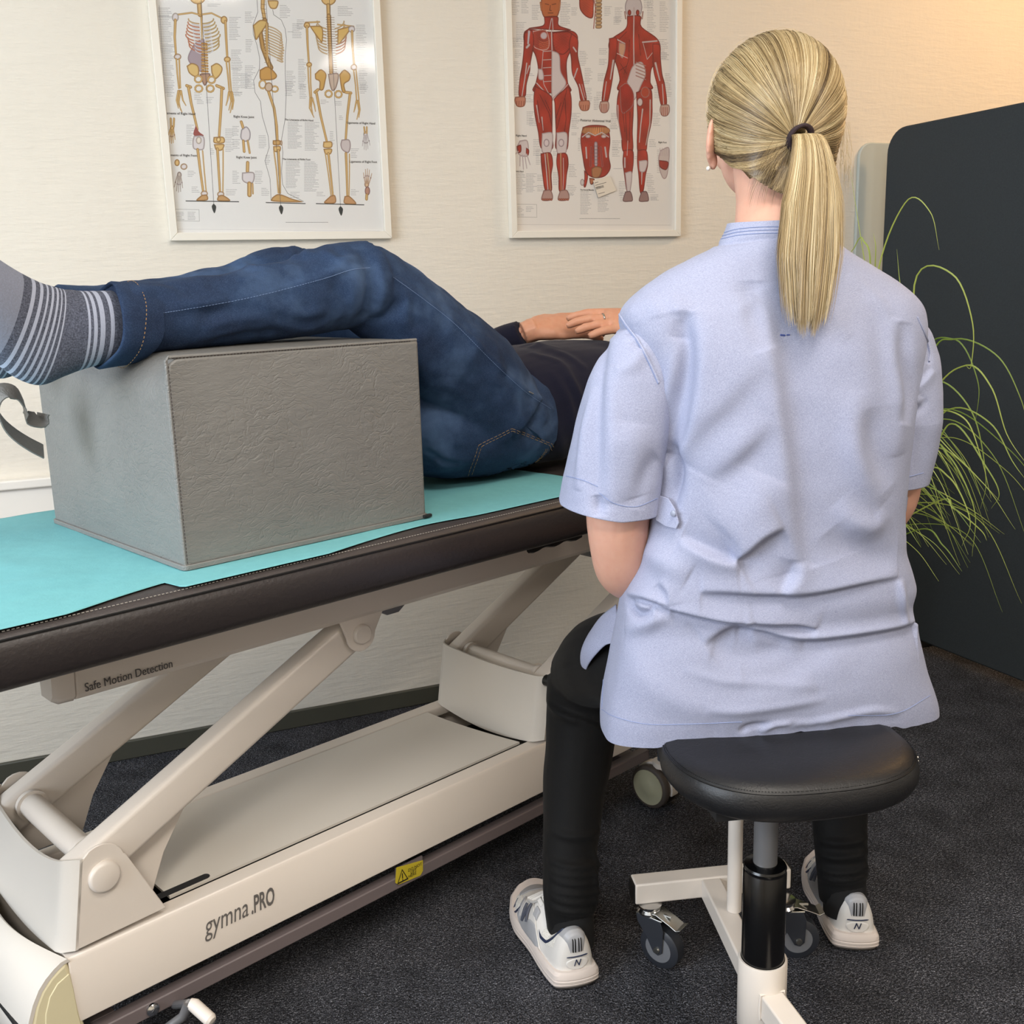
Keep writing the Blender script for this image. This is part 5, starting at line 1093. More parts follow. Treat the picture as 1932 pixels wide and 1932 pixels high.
# tunic: trunk
k = NT('chambray'); v = k.coord(); 
wa = k.noise(k.coord((1, 1, 9)), 420, 2, .7); wb = k.noise(k.coord((7, 7, 1)), 420, 2, .7)
wv = k.math('ADD', k.math('MULTIPLY', wa, .5), k.math('MULTIPLY', wb, .5))
k.put(Base_Color=k.ramp(wv, [(.34, '7f849d'), (.5, '9a9fb8'), (.66, 'b6bad0')]), Roughness=.72); k.b.inputs['Sheen Weight'].default_value = .08; k.b.inputs['Specular IOR Level'].default_value = .3
k.bump(wv, .22, .0007, prev=k.bump(k.noise(v, 26, 4, .6), .22, .004)); MT['chambray'] = k.m
MT['seam'] = plain('blue_seam_thread', '8391b8', .8)
ROWS = [(.498, -.204, .298, -.080, .17), (.510, -.204, .297, -.082, .175), (.53, -.202, .290, -.086, .18), (.56, -.196, .276, -.088, .18), (.60, -.188, .262, -.088, .17), (.64, -.180, .250, -.084, .16), (.665, -.176, .244, -.080, .155), (.69, -.172, .250, -.090, .15),
        (.72, -.164, .240, -.094, .145), (.75, -.152, .228, -.094, .14), (.80, -.138, .222, -.098, .13), (.86, -.130, .222, -.102, .125), (.92, -.130, .228, -.104, .12), (.98, -.138, .234, -.104, .115), (1.03, -.158, .240, -.100, .105), (1.06, -.172, .243, -.094, .098),
        (1.085, -.178, .238, -.086, .088), (1.103, -.168, .222, -.077, .078), (1.122, -.146, .198, -.068, .068), (1.141, -.114, .166, -.062, .062), (1.157, -.080, .140, -.059, .060), (1.170, -.049, .120, -.057, .060), (1.178, -.041, .111, -.055, .060), (1.190, -.034, .105, -.051, .060), (1.203, -.030, .100, -.047, .062)]
RW = np.array(ROWS); NR, NC = 330, 460
# uniform arc-length rows
ss = np.concatenate([[0], np.cumsum(np.hypot(np.diff(RW[:, 0]), np.diff(RW[:, 1])*.8))]); tt = np.linspace(0, ss[-1], NR)
def smooth_interp(t, xs, ys):
    y = np.interp(t, xs, ys); kk = np.ones(9)/9; yp = np.concatenate([np.full(4, y[0]), y, np.full(4, y[-1])]); return np.convolve(yp, kk, 'valid')
cols = [smooth_interp(tt, ss, RW[:, i]) for i in range(5)]
vs = []
for i in range(NR):
    z, xl, xr, yb, yf = (c[i] for c in cols); cx = (xl+xr)/2; hw = (xr-xl)/2; e_ = 2.55 if z < 1.1 else 2.55-.5*min(1, (z-1.1)/.06)
    for j in range(NC):
        a = 2*math.pi*j/NC; c_, s_ = math.cos(a), math.sin(a); x = math.copysign(abs(c_)**(2/e_), c_)*hw; y = math.copysign(abs(s_)**(2/e_), s_); y = (y*(-yb) if y < 0 else y*yf)
        zz = z
        if i < 40:      # hem line: hangs lower at the sides, bunched over the seat
            f = 1-i/40; zz += f*(.012*math.exp(-((x-.0)/.12)**2)+(.003*math.sin(x*95)+.002*math.sin(x*210+1))*(1 if y < 0 else 0)*max(0, 1-(abs(x)/hw)**3*1.6)-.006*(abs(x)/hw)**4)
        vs.append(P(cx+x, y, zz))
fs = [(i*NC+j, i*NC+(j+1) % NC, (i+1)*NC+(j+1) % NC, (i+1)*NC+j) for i in range(NR-1) for j in range(NC)]
tu = Cloth([tuple(p) for p in vs], fs, P(.03, .02, .8))
def F(pts, w_, amp, kind='ridge', sharp=.003, taper=.5): tu.fold(pts, w_, amp*1.35, kind, sharp, taper=taper)
# long drapes over the back: broad planes with one crisper side
def G(pts, w_, amp, sharp=.008, taper=.5): tu.fold(pts, w_, amp*1.45, 'step', sharp, taper=taper)
F([(1296, 588), (1288, 660), (1278, 730), (1262, 800), (1256, 850)], .016, .010, 'valley'); F([(1282, 640), (1268, 720), (1252, 800), (1248, 848)], .012, .010, 'ridge'); G([(1300, 584), (1312, 680), (1300, 800), (1276, 860)][::-1], .035, .006, .006)
F([(1250, 856), (1268, 862), (1274, 900), (1264, 960)], .012, .014, 'valley')
G([(1440, 545), (1462, 640), (1480, 760), (1496, 880), (1505, 980), (1518, 1075)], .060, .0075, .012); F([(1420, 530), (1424, 590), (1446, 660)], .018, .005, 'valley')
G([(1458, 796), (1420, 840), (1376, 880), (1322, 912)], .045, .006, .014, .9); G([(1440, 690), (1380, 760), (1320, 820), (1290, 880)], .050, .004, .015)
G([(1476, 996), (1440, 1016), (1408, 1046), (1388, 1058)], .030, .009, .005); F([(1450, 900), (1420, 960), (1370, 1010)], .030, .005, 'ridge')
G([(1284, 1016), (1330, 1040), (1372, 1056), (1394, 1056)], .020, .008, .005); F([(1216, 1040), (1250, 1060), (1300, 1088)], .018, .006, 'ridge')
F([(1703, 608), (1708, 670), (1716, 740), (1706, 800)], .014, .007, 'valley'); F([(1690, 600), (1690, 680), (1702, 760), (1694, 860)], .018, .004, 'ridge')
F([(1618, 735), (1612, 820), (1630, 890), (1668, 950)], .020, .007, 'ridge', taper=.9); F([(1640, 770), (1650, 850), (1676, 920)], .018, .005, 'valley', taper=.9); F([(1640, 570), (1672, 650), (1682, 760)], .024, .004, 'valley', taper=.9)
F([(1580, 950), (1612, 985), (1650, 994), (1672, 960)], .016, .005, 'ridge', taper=.9); F([(1570, 1000), (1600, 1035), (1660, 1052), (1694, 1036)], .024, .006, 'valley', taper=.9)
# gathered creases over the waist (hanging edges)
WS = -1
def H(pts, w_, amp, sharp=.003): tu.fold(pts if WS > 0 else pts[::-1], w_, amp, 'step', sharp, taper=.35)
H([(1322, 1118), (1380, 1120), (1450, 1124), (1540, 1120), (1620, 1105), (1696, 1090)], .022, .0075, .0035)
H([(1396, 1187), (1440, 1192), (1480, 1203), (1530, 1208), (1620, 1198), (1700, 1184), (1730, 1172)], .020, .010, .0025)
H([(1240, 1145), (1300, 1160), (1360, 1171), (1440, 1175), (1500, 1177), (1538, 1186)], .016, .009, .0025)
H([(1184, 1124), (1215, 1130), (1240, 1138), (1264, 1144)], .010, .008, .003); F([(1192, 1130), (1190, 1146), (1208, 1160), (1232, 1154)], .006, .007, 'valley'); F([(1200, 1136), (1215, 1144), (1228, 1147)], .004, .004, 'ridge')
H([(1242, 1100), (1256, 1116), (1264, 1142)], .012, .005, .004); F([(1265, 1152), (1240, 1165), (1210, 1180), (1180, 1186)], .012, .005, 'ridge')
G([(1330, 1216), (1370, 1192), (1420, 1182)][::-1], .024, .006, .006); F([(1345, 1222), (1400, 1238), (1450, 1232), (1490, 1218)], .018, .005, 'valley'); F([(1400, 1192), (1450, 1206), (1520, 1218)], .010, .004, 'ridge')
F([(1699, 1095), (1702, 1130), (1703, 1180)], .007, .005, 'ridge')
G([(1475, 1120), (1496, 1092), (1508, 1060)], .02, .006, .005)
# soft arcs over the seat
F([(1180, 1200), (1215, 1280), (1290, 1325), (1380, 1340), (1460, 1322), (1540, 1300)], .022, .004, 'ridge'); F([(1290, 1262), (1360, 1284), (1460, 1290), (1560, 1296)], .007, .0016, 'ridge'); F([(1330, 1338), (1400, 1340), (1500, 1328), (1560, 1318)], .007, .002, 'ridge')
F([(1560, 1220), (1520, 1250), (1460, 1270), (1400, 1276)], .020, .003, 'valley'); F([(1490, 1370), (1560, 1358), (1640, 1342), (1700, 1345)], .006, .003, 'ridge'); F([(1400, 1384), (1410, 1372), (1450, 1366)], .005, .004, 'valley'); F([(1436, 1382), (1460, 1368), (1520, 1362)], .005, .003, 'ridge')
# collar bands and small shoulder wrinkles
F([(1350, 462), (1400, 455), (1460, 449), (1560, 455)], .0035, .0024, 'valley', taper=0)
for x0, y0, x1, y1 in ((1385, 590, 1430, 560), (1250, 560, 1290, 600), (1600, 520, 1680, 600), (1540, 560, 1600, 640), (1215, 560, 1240, 600)): F([(x0, y0), ((x0+x1)/2+6, (y0+y1)/2-4), (x1, y1)], .010, .0016, 'ridge')
tu.crumple(7, .0022, 5); tu.crumple(24, .0009, 9); tu.apply()
V = tu.V.copy()
tn = tu.build('tunic', MT['chambray'], wom)
tu.rebvh()
for pts in ([(1135, 1338), (1160, 1352), (1220, 1366), (1300, 1366), (1400, 1362)], [(1600, 1350), (1690, 1346), (1755, 1312)]): stitch_on(tu, pts, 'hem_stitching', MT['seam'], wom, lift=.0003)
stitch_on(tu, [(1148, 1200), (1140, 1260), (1136, 1335)], 'side_stitching', MT['seam'], wom)
for dy in (0, 6, 12, 30): stitch_on(tu, [(1352+dy*.5+4, 452-dy), (1400, 443-dy), (1470, 440-dy), (1560, 446-dy)], 'collar_stitching', MT['seam'], wom)
stitch_on(tu, [(1472, 632), (1481, 633)], 'embroidery', plain('navy_thread', '4a5a9a', .7), wom, r_=.0012, dash=None)
stitch_on(tu, [(1484, 632), (1490, 632)], 'embroidery', bpy.data.materials['navy_thread'], wom, r_=.0009, dash=None)

# sleeves: hollow, hemmed
def sleeve(path, hw, dp, hemcut, folds, seam, name='sleeve'):
    nr, nc = 170, 150; path = curve_pts(path, nr); hw = np.interp(np.linspace(0, 1, nr), np.linspace(0, 1, len(hw)), hw); dp = np.interp(np.linspace(0, 1, nr), np.linspace(0, 1, len(dp)), dp); vs = []
    for i in range(nr):
        t = i/(nr-1); c = path[i]; up = np.array([0, 0, 1.0])
        for j in range(nc):
            a = 2*math.pi*j/nc; x = hw[i]*math.copysign(abs(math.cos(a))**.85, math.cos(a)); y = dp[i]*math.copysign(abs(math.sin(a))**.85, math.sin(a)); dz = hemcut(x, y)*max(0, (t-.6)/.4)+(-(x*x)/.03*.03 if False else 0)
            if t < .25: dz -= (1-t/.25)**2*.022*((x/hw[i])**2)
            vs.append(tuple(P(c[0]+x, c[1]+y, c[2]+dz)))
    fs = [(i*nc+j, i*nc+(j+1) % nc, (i+1)*nc+(j+1) % nc, (i+1)*nc+j) for i in range(nr-1) for j in range(nc)]
    fs.append(tuple(range(nc)))
    cl = Cloth(vs, [f for f in fs if len(f) == 4], path[nr//2][0]*np.array(SR)+path[nr//2][1]*np.array(SF)+np.array([0, 0, path[nr//2][2]])+np.array(WO))
    for f in folds: cl.fold(*f)
    cl.crumple(12, .003, 11); cl.crumple(34, .0010, 2); cl.apply()
    cl.F = cl.F+[tuple(range(nc))]
    ob = cl.build(name, MT['chambray'], tn); sm = ob.modifiers.new('thick', 'SOLIDIFY'); sm.thickness = .0016; sm.offset = -1
    cl.F = [f for f in cl.F if len(f) == 4]; cl.rebvh(); return cl
sl1 = sleeve([(-.126, .0, 1.092), (-.140, .0, 1.05), (-.158, .002, 1.0), (-.175, .006, .93), (-.186, .012, .87), (-.192, .014, .826)], [.044, .055, .060, .062, .063, .065, .066], [.026, .046, .060, .070, .074, .076], lambda x, y: (.016*max(0, y/.07)+.012*max(0, -x/.066)-.004),
    [([(1150, 610), (1132, 700), (1128, 800), (1128, 900), (1129, 965)], .014, .008, 'valley'), ([(1120, 730), (1100, 830), (1088, 925)], .010, .006, 'ridge'), ([(1150, 690), (1148, 800), (1146, 950)], .016, .006, 'ridge'), ([(1128, 935), (1129, 955), (1130, 975)], .008, .006, 'valley'),
     ([(1200, 800), (1190, 870), (1200, 940)], .02, .005, 'ridge'), ([(1240, 860), (1215, 900), (1195, 960)], .014, .005, 'valley'), ([(1160, 700), (1190, 690), (1215, 660)], .010, .004, 'ridge'), ([(1166, 600), (1180, 605), (1186, 612)], .004, .003, 'valley'), ([(1180, 625), (1192, 630), (1198, 638)], .004, .003, 'valley'), ([(1192, 648), (1204, 654), (1210, 660)], .004, .003, 'valley')], None)
sl2 = sleeve([(.186, .0, 1.092), (.203, .0, 1.05), (.214, .004, 1.0), (.222, .012, .93), (.224, .020, .88), (.222, .026, .838)], [.040, .048, .053, .055, .055, .053, .051], [.026, .046, .060, .066, .064, .062], lambda x, y: .004*x/.05,
    [([(1716, 730), (1736, 720), (1762, 696)], .010, .006, 'step', .004), ([(1722, 740), (1730, 760), (1738, 748)], .007, .007, 'ridge'), ([(1712, 775), (1730, 768), (1745, 750)], .008, .006, 'valley'), ([(1750, 640), (1756, 670), (1752, 686)], .004, .003, 'valley')], None)
for pts in ([(1068, 898), (1100, 906), (1128, 918)], [(1131, 930), (1160, 950), (1200, 956), (1240, 940)]): stitch_on(sl1, pts, 'hem_stitching', MT['seam'], wom)
stitch_on(sl2, [(1682, 900), (1710, 900), (1742, 892)], 'hem_stitching', MT['seam'], wom)
# raised armhole seams on the trunk
def welt(cl, pts, name, r_, mat, n=40, lift=.0):
    Q = []
    for p in curve_pts(pts, n):
        h, nn = cl.hit(*p, fallback=False)
        if h is not None and (not Q or (h-Q[-1]).length < .03): Q.append(h+nn*lift)
    if len(Q) > 2: return MB().tube(Q, r_, 6).build(name, mat, wom)
for cl_, pts in ((sl1, [(1160, 578), (1178, 608), (1204, 643), (1226, 684), (1243, 722)]), (sl2, [(1731, 598), (1746, 632), (1755, 662), (1753, 682)])):
    Q = []
    for p in curve_pts(pts, 40):
        h1, n1 = cl_.hit(*p, fallback=False); h2, n2 = tu.hit(*p, fallback=False); c_ = [(h-CAM_P).length for h in (h1, h2) if h is not None]
        if c_: Q.append(CAM_P+ray(*p).normalized()*(min(c_)-.0008))
    MB().tube(Q, .0016, 6).build('armhole_seam', MT['chambray'], wom); MB().tube([q-Z*.0016-SR*.0010 for q in Q], .0006, 5).build('armhole_stitching', MT['seam'], wom)
# side flap of the tunic front, hanging over the left thigh
A_ = [(1170, 1140), (1146, 1158), (1124, 1185), (1108, 1215), (1103, 1242), (1107, 1274)]; B_ = [(1176, 1205), (1160, 1212), (1146, 1218), (1128, 1238), (1116, 1256), (1108, 1275)]
ya = [.13, .15, .17, .185, .19, .17]; yb_ = [.06, .07, .085, .11, .135, .168]
vs, na, nb = [], 40, 16
ca_, cb_ = curve_pts([a+(y,) for a, y in zip(A_, ya)], na), curve_pts([a+(y,) for a, y in zip(B_, yb_)], na)
for i in range(na):
    for j in range(nb):
        t = j/(nb-1); q = ca_[i]*(1-t)+cb_[i]*t; p = at(q[0], q[1], SF, SF.dot(WO)+q[2]); vs.append(tuple(p-SR*(.010*math.sin(math.pi*t)*math.sin(math.pi*i/na)+.006)))
fl = Cloth(vs, [(i*nb+j, i*nb+j+1, (i+1)*nb+j+1, (i+1)*nb+j) for i in range(na-1) for j in range(nb-1)]); fl.crumple(25, .002); fl.apply()
ob = fl.build('front_flap', MT['chambray'], wom); sm = ob.modifiers.new('thick', 'SOLIDIFY'); sm.thickness = .0015
# half-belt tabs at the sides
def tab(cl, quad, name, nrm=.004):
    q = [cl.hit(*p) for p in quad]; c = [h+n_*nrm for h, n_ in q]; n_ = sum((x[1] for x in q), Vector((0, 0, 0))).normalized()
    o_ = MB().prism(c, n_*.002).build(name, MT['chambray'], wom, bevel=.0008); return c, n_
c, n_ = tab(tu, [(1243, 932), (1264, 940), (1280, 962), (1286, 985), (1281, 997), (1262, 992), (1246, 982)], 'belt_tab', .006)
bt = tu.hit(1277, 967); MB().lathe(bt[0]+bt[1]*.0085, bt[1], [(0, .0035), (.0012, .0042), (.0018, .003)], 14).build('button', plain('button', '8f95a8', .3), wom)
MB().prism([P(*q) for q in ((.198, -.030, .838), (.232, -.012, .822), (.234, -.006, .80), (.200, -.030, .79))], SR*.002+SF*.002).build('belt_tab', MT['chambray'], wom, bevel=.0008)

# ---- hair
k = NT('blonde_hair'); a_ = k.n('Attribute'); a_.attribute_name = 'tint'
k.put(Base_Color=k.ramp(a_.outputs['Fac'], [(0, '4e3d29'), (.3, '86704c'), (.6, 'b79f74'), (1, 'e2d2ab')]), Roughness=.34); k.b.inputs['Specular IOR Level'].default_value = .6
k.b.inputs['Anisotropic'].default_value = .4; MT['hair'] = k.m
MT['hair_root'] = plain('dark_blonde_base', '6d5636', .6)
HCx, HCy, HCz = .055, .072, 1.346; HR = (.090, .101, .101); tie = np.array([.046, -.033, 1.304])
hd = [p/np.linalg.norm(p) for p in [(tie-np.array([HCx, HCy, HCz]))/np.array(HR)]][0]
e1 = np.array([1.0, 0, 0]); e1 -= hd*(e1@hd); e1 /= np.linalg.norm(e1); e2 = np.cross(e1, hd); e2 = e2 if e2[2] > 0 else -e2
def hdir(phi, rho): return hd*math.cos(rho)+(e1*math.cos(phi)+e2*math.sin(phi))*math.sin(rho)
def hpt(phi, rho, k_=1.0):
    d = hdir(phi, rho); g = 1.0
    if d[2] < -.3: g -= .05*(-.3-d[2])
    p = np.array([HCx, HCy, HCz])+d*np.array(HR)*k_*g
    if d[2] < 0: p[2] += .022*d[2]*min(1, -d[2]*2.5)
    if p[2] < 1.30 and d[1] < .2:
        yb = .024-.057*math.sqrt(max(0, 1-((p[0]-.045)/.062)**2))-.004*k_; f_ = min(1, (1.30-p[2])/.035)
        if yb < .029: p[1] = p[1]*(1-f_)+min(p[1], yb)*f_
    return p
def rho_max(phi):
    u = math.sin(phi); c = math.cos(phi)       # up / side
    if u > 0: base = 1.62+.75*u**1.1
    else: base = 1.62-.62*(-u)**1.2
    return base
# scalp cap under the strands
NPH, NRH = 96, 40; vs = []
for i in range(NRH+1):
    for j in range(NPH): ph = 2*math.pi*j/NPH; vs.append(tuple(P(*hpt(ph, .02+(rho_max(ph)-.02)*i/NRH, .985))))
fs = [(i*NPH+j, i*NPH+(j+1) % NPH, (i+1)*NPH+(j+1) % NPH, (i+1)*NPH+j) for i in range(NRH) for j in range(NPH)]
hb_ = mkobj('hair', vs, fs, MT['hair_root'], wom, auto=0); sm = hb_.modifiers.new('thick', 'SOLIDIFY'); sm.thickness = .012; sm.offset = -1 if False else -1
def strands(name, paths, tints, rad, parent, taper=True):
    """many thin three-sided hairs as one mesh"""
    VS, FS, TS = [], [], []
    off = 0
    for Pth, tn_ in zip(paths, tints):
        Q = np.array(Pth); n = len(Q); T_ = np.gradient(Q, axis=0); T_ /= np.linalg.norm(T_, axis=1)[:, None]+1e-9
        ref = np.array([.3, -.5, .81]); A1 = np.cross(T_, ref); A1 /= np.linalg.norm(A1, axis=1)[:, None]+1e-9; A2 = np.cross(T_, A1); r_ = rad*np.ones(n)
        if taper: r_ = rad*np.minimum(1, (n-1-np.arange(n))/(n*.35)+.15)
        for kk in range(3): an = 2*math.pi*kk/3; VS.append(Q+A1*(math.cos(an)*r_)[:, None]+A2*(math.sin(an)*r_)[:, None])
        for kk in range(3):
            a0 = off+kk*n; b0 = off+((kk+1) % 3)*n; i_ = np.arange(n-1); FS.append(np.stack([a0+i_, a0+i_+1, b0+i_+1, b0+i_], 1))
        TS.append(np.full(3*n, tn_)); off += 3*n
    VV = np.concatenate(VS); FF = np.concatenate(FS); TT = np.clip(np.concatenate(TS), 0, 1)
    root = wom.location; VV = VV-np.array(root); me = bpy.data.meshes.new(name)
    me.vertices.add(len(VV)); me.vertices.foreach_set('co', VV.ravel().astype(np.float32)); me.loops.add(FF.size); me.loops.foreach_set('vertex_index', FF.ravel().astype(np.int32))
    me.polygons.add(len(FF)); me.polygons.foreach_set('loop_start', (np.arange(len(FF))*4).astype(np.int32)); me.polygons.foreach_set('use_smooth', np.ones(len(FF), bool))
    me.update(calc_edges=True); a = me.attributes.new('tint', 'FLOAT', 'POINT'); a.data.foreach_set('value', TT.astype(np.float32)); me.materials.append(MT['hair'])
    ob = bpy.data.objects.new(name, me); COL.objects.link(ob); ob.parent = parent; ob['kind'] = 'stuff'; return ob
RB = np.array([tuple(SR), tuple(SF), (0, 0, 1)]); WOn = np.array(WO)
paths, tints = [], []
for i in range(4600):
    ph = random.uniform(0, 2*math.pi); rm = rho_max(ph)*random.uniform(.94, 1.0) if random.random() < .7 else rho_max(ph)*random.uniform(.4, 1); kk = 1.0+random.uniform(-.008, .022)*random.random()+.01*mnoise.noise(Vector((math.cos(ph)*9, math.sin(ph)*9, 0)))
    wob = random.uniform(-.05, .05); n = 15; q = []; sw = random.uniform(-.02, .02)
    for t in np.linspace(1, 0, n):
        rho = .05+(rm-.05)*t; q.append(hpt(ph+wob*math.sin(math.pi*t)+sw*t, rho, kk*(1+.012*math.sin(math.pi*t))))
    q.append(tie+np.array([random.uniform(-.008, .008), -.004, random.uniform(-.008, .008)]))
    paths.append(np.array(q)@RB+WOn)
    cl_ = mnoise.noise(Vector((math.cos(ph)*14, math.sin(ph)*14, 3)))
    tints.append(.50+.62*cl_+random.uniform(-.22, .25)-(.30 if math.sin(ph) < -.35 else 0))
strands('hair_strands', paths, tints, .00042, hb_, False)
# fine neck hairs
paths, tints = [], []
for i in range(160):
    x = random.uniform(-.015, .085); z = random.uniform(1.215, 1.25); y = .005-.02*math.cos((x-.035)*18)
    q = [np.array([x+(.0)*t+(.046-x)*.35*t*t, y-.012-.012*t, z+.05*t]) for t in np.linspace(0, 1, 8)][::-1]; paths.append(np.array(q)@RB+WOn); tints.append(.25+random.uniform(-.1, .3))
for i in range(60):      # stray hairs beside the right cheek and the crown
    if i < 30: x = .146+random.uniform(-.004, .010); q = [np.array([x-.01*(1-t)+.006*math.sin(3*t+i), .04, 1.33-.10*t*random.uniform(.6, 1.1)]) for t in np.linspace(0, 1, 9)]
    else: a = random.uniform(.1, 3.0); q = [np.array([HCx+(.088+.012*math.sin(math.pi*t))*math.cos(a+.5*t), .06, HCz+(.098+.008*math.sin(math.pi*t))*math.sin(a+.5*t)]) for t in np.linspace(0, 1, 9)]
    paths.append(np.array(q)@RB+WOn); tints.append(.8)
strands('loose_hairs', paths, tints, .00016, hb_)
# ponytail
cen = curve_pts([(.046, -.030, 1.303), (.048, -.060, 1.298), (.047, -.080, 1.255), (.042, -.095, 1.20), (.036, -.106, 1.14), (.032, -.113, 1.09), (.029, -.117, 1.06)], 30)
wr_ = np.interp(np.linspace(0, 1, 30), [0, .08, .2, .45, .62, .8, 1], [.013, .015, .021, .038, .041, .033, .024]); dr_ = np.interp(np.linspace(0, 1, 30), [0, .1, .3, .6, 1], [.013, .016, .020, .015, .008])
paths, tints = [], []
for i in range(3400):
    a = random.uniform(0, 2*math.pi); r_ = math.sqrt(random.random()); u_, v_ = r_*math.cos(a), r_*math.sin(a); L = random.choice((1, .98, .96, .93, .88, .82, .72, .6)) if abs(u_) < .7 else random.uniform(.45, .95)
    L *= .86+.14*(math.sin(u_*5.2-.4)**2)+.02*math.sin(u_*23); n = 20; q = []; w1, w2 = random.uniform(-1, 1), random.uniform(0, 6)
    for t in np.linspace(0, 1, n):
        s_ = t*L*29; i0 = min(int(s_), 28); f = s_-i0; c = cen[i0]*(1-f)+cen[i0+1]*f; wd = wr_[i0]*(1-f)+wr_[i0+1]*f; dd = dr_[i0]*(1-f)+dr_[i0+1]*f
        cl1 = (.13*math.sin(u_*11+t*2)+.05*math.sin(u_*27))*t; q.append(c+np.array([(u_+cl1)*wd+.0022*w1*math.sin(3*t+w2)*t, v_*dd-.0, .004*v_*t]))
    paths.append(np.array(q)@RB+WOn); cn_ = mnoise.noise(Vector((u_*4.5, v_*2, 8))); tints.append(.58+.5*cn_+random.uniform(-.2, .22)-.12*(v_ > .2))
pt = strands('ponytail', paths, tints, .00046, wom)
tm = MB()
for k_ in range(3):
    y = -.036-.004*k_; tm.tube([P(.046+.0140*math.cos(a), y-.009*math.sin(a), 1.300+.0135*math.sin(a)) for a in [2*math.pi*q/28 for q in range(29)]], .0025, 8)
tm.build('hair_tie', plain('dark_brown_elastic', '2c1c20', .8, bump=.5, bscale=600), wom)
# ---------------------------------------------------------------- trainers (worn, so parts of the seated person)
MT['shoe_white'] = plain('trainer_white', 'd9d6d2', .5, bump=.08, bscale=200, var=.04); MT['shoe_grey'] = plain('trainer_silver_grey', 'a3a4a8', .4); MT['navy'] = plain('trainer_navy', '222c48', .5)
MT['sole'] = plain('trainer_sole', 'd6cbc4', .6, bump=.15, bscale=50, var=.10); MT['outsole'] = plain('outsole_dark', '4a4642', .7)
k = NT('trainer_mesh'); v = k.coord((1, 1, 1)); vo = k.n('TexVoronoi'); k.t.links.new(v, vo.inputs['Vector']); vo.inputs['Scale'].default_value = 420; k.put(Base_Color=k.ramp(vo.outputs['Distance'], [(.1, 'b9b4ac'), (.5, 'e2dfd8')]), Roughness=.8); k.bump(vo.outputs['Distance'], .4, .001); MT['mesh'] = k.m
ST_ = [(0, .014, .060, 0), (.012, .026, .092, 0), (.04, .033, .099, 0), (.09, .035, .098, 0), (.15, .036, .084, 0), (.22, .036, .070, .01), (.30, .037, .074, .02), (.37, .039, .102, .03), (.43, .041, .106, .03), (.52, .0425, .086, .04), (.64, .046, .070, .05), (.78, .046, .056, .04), (.90, .039, .047, .02), (.97, .024, .040, 0), (1, .008, .032, 0)]
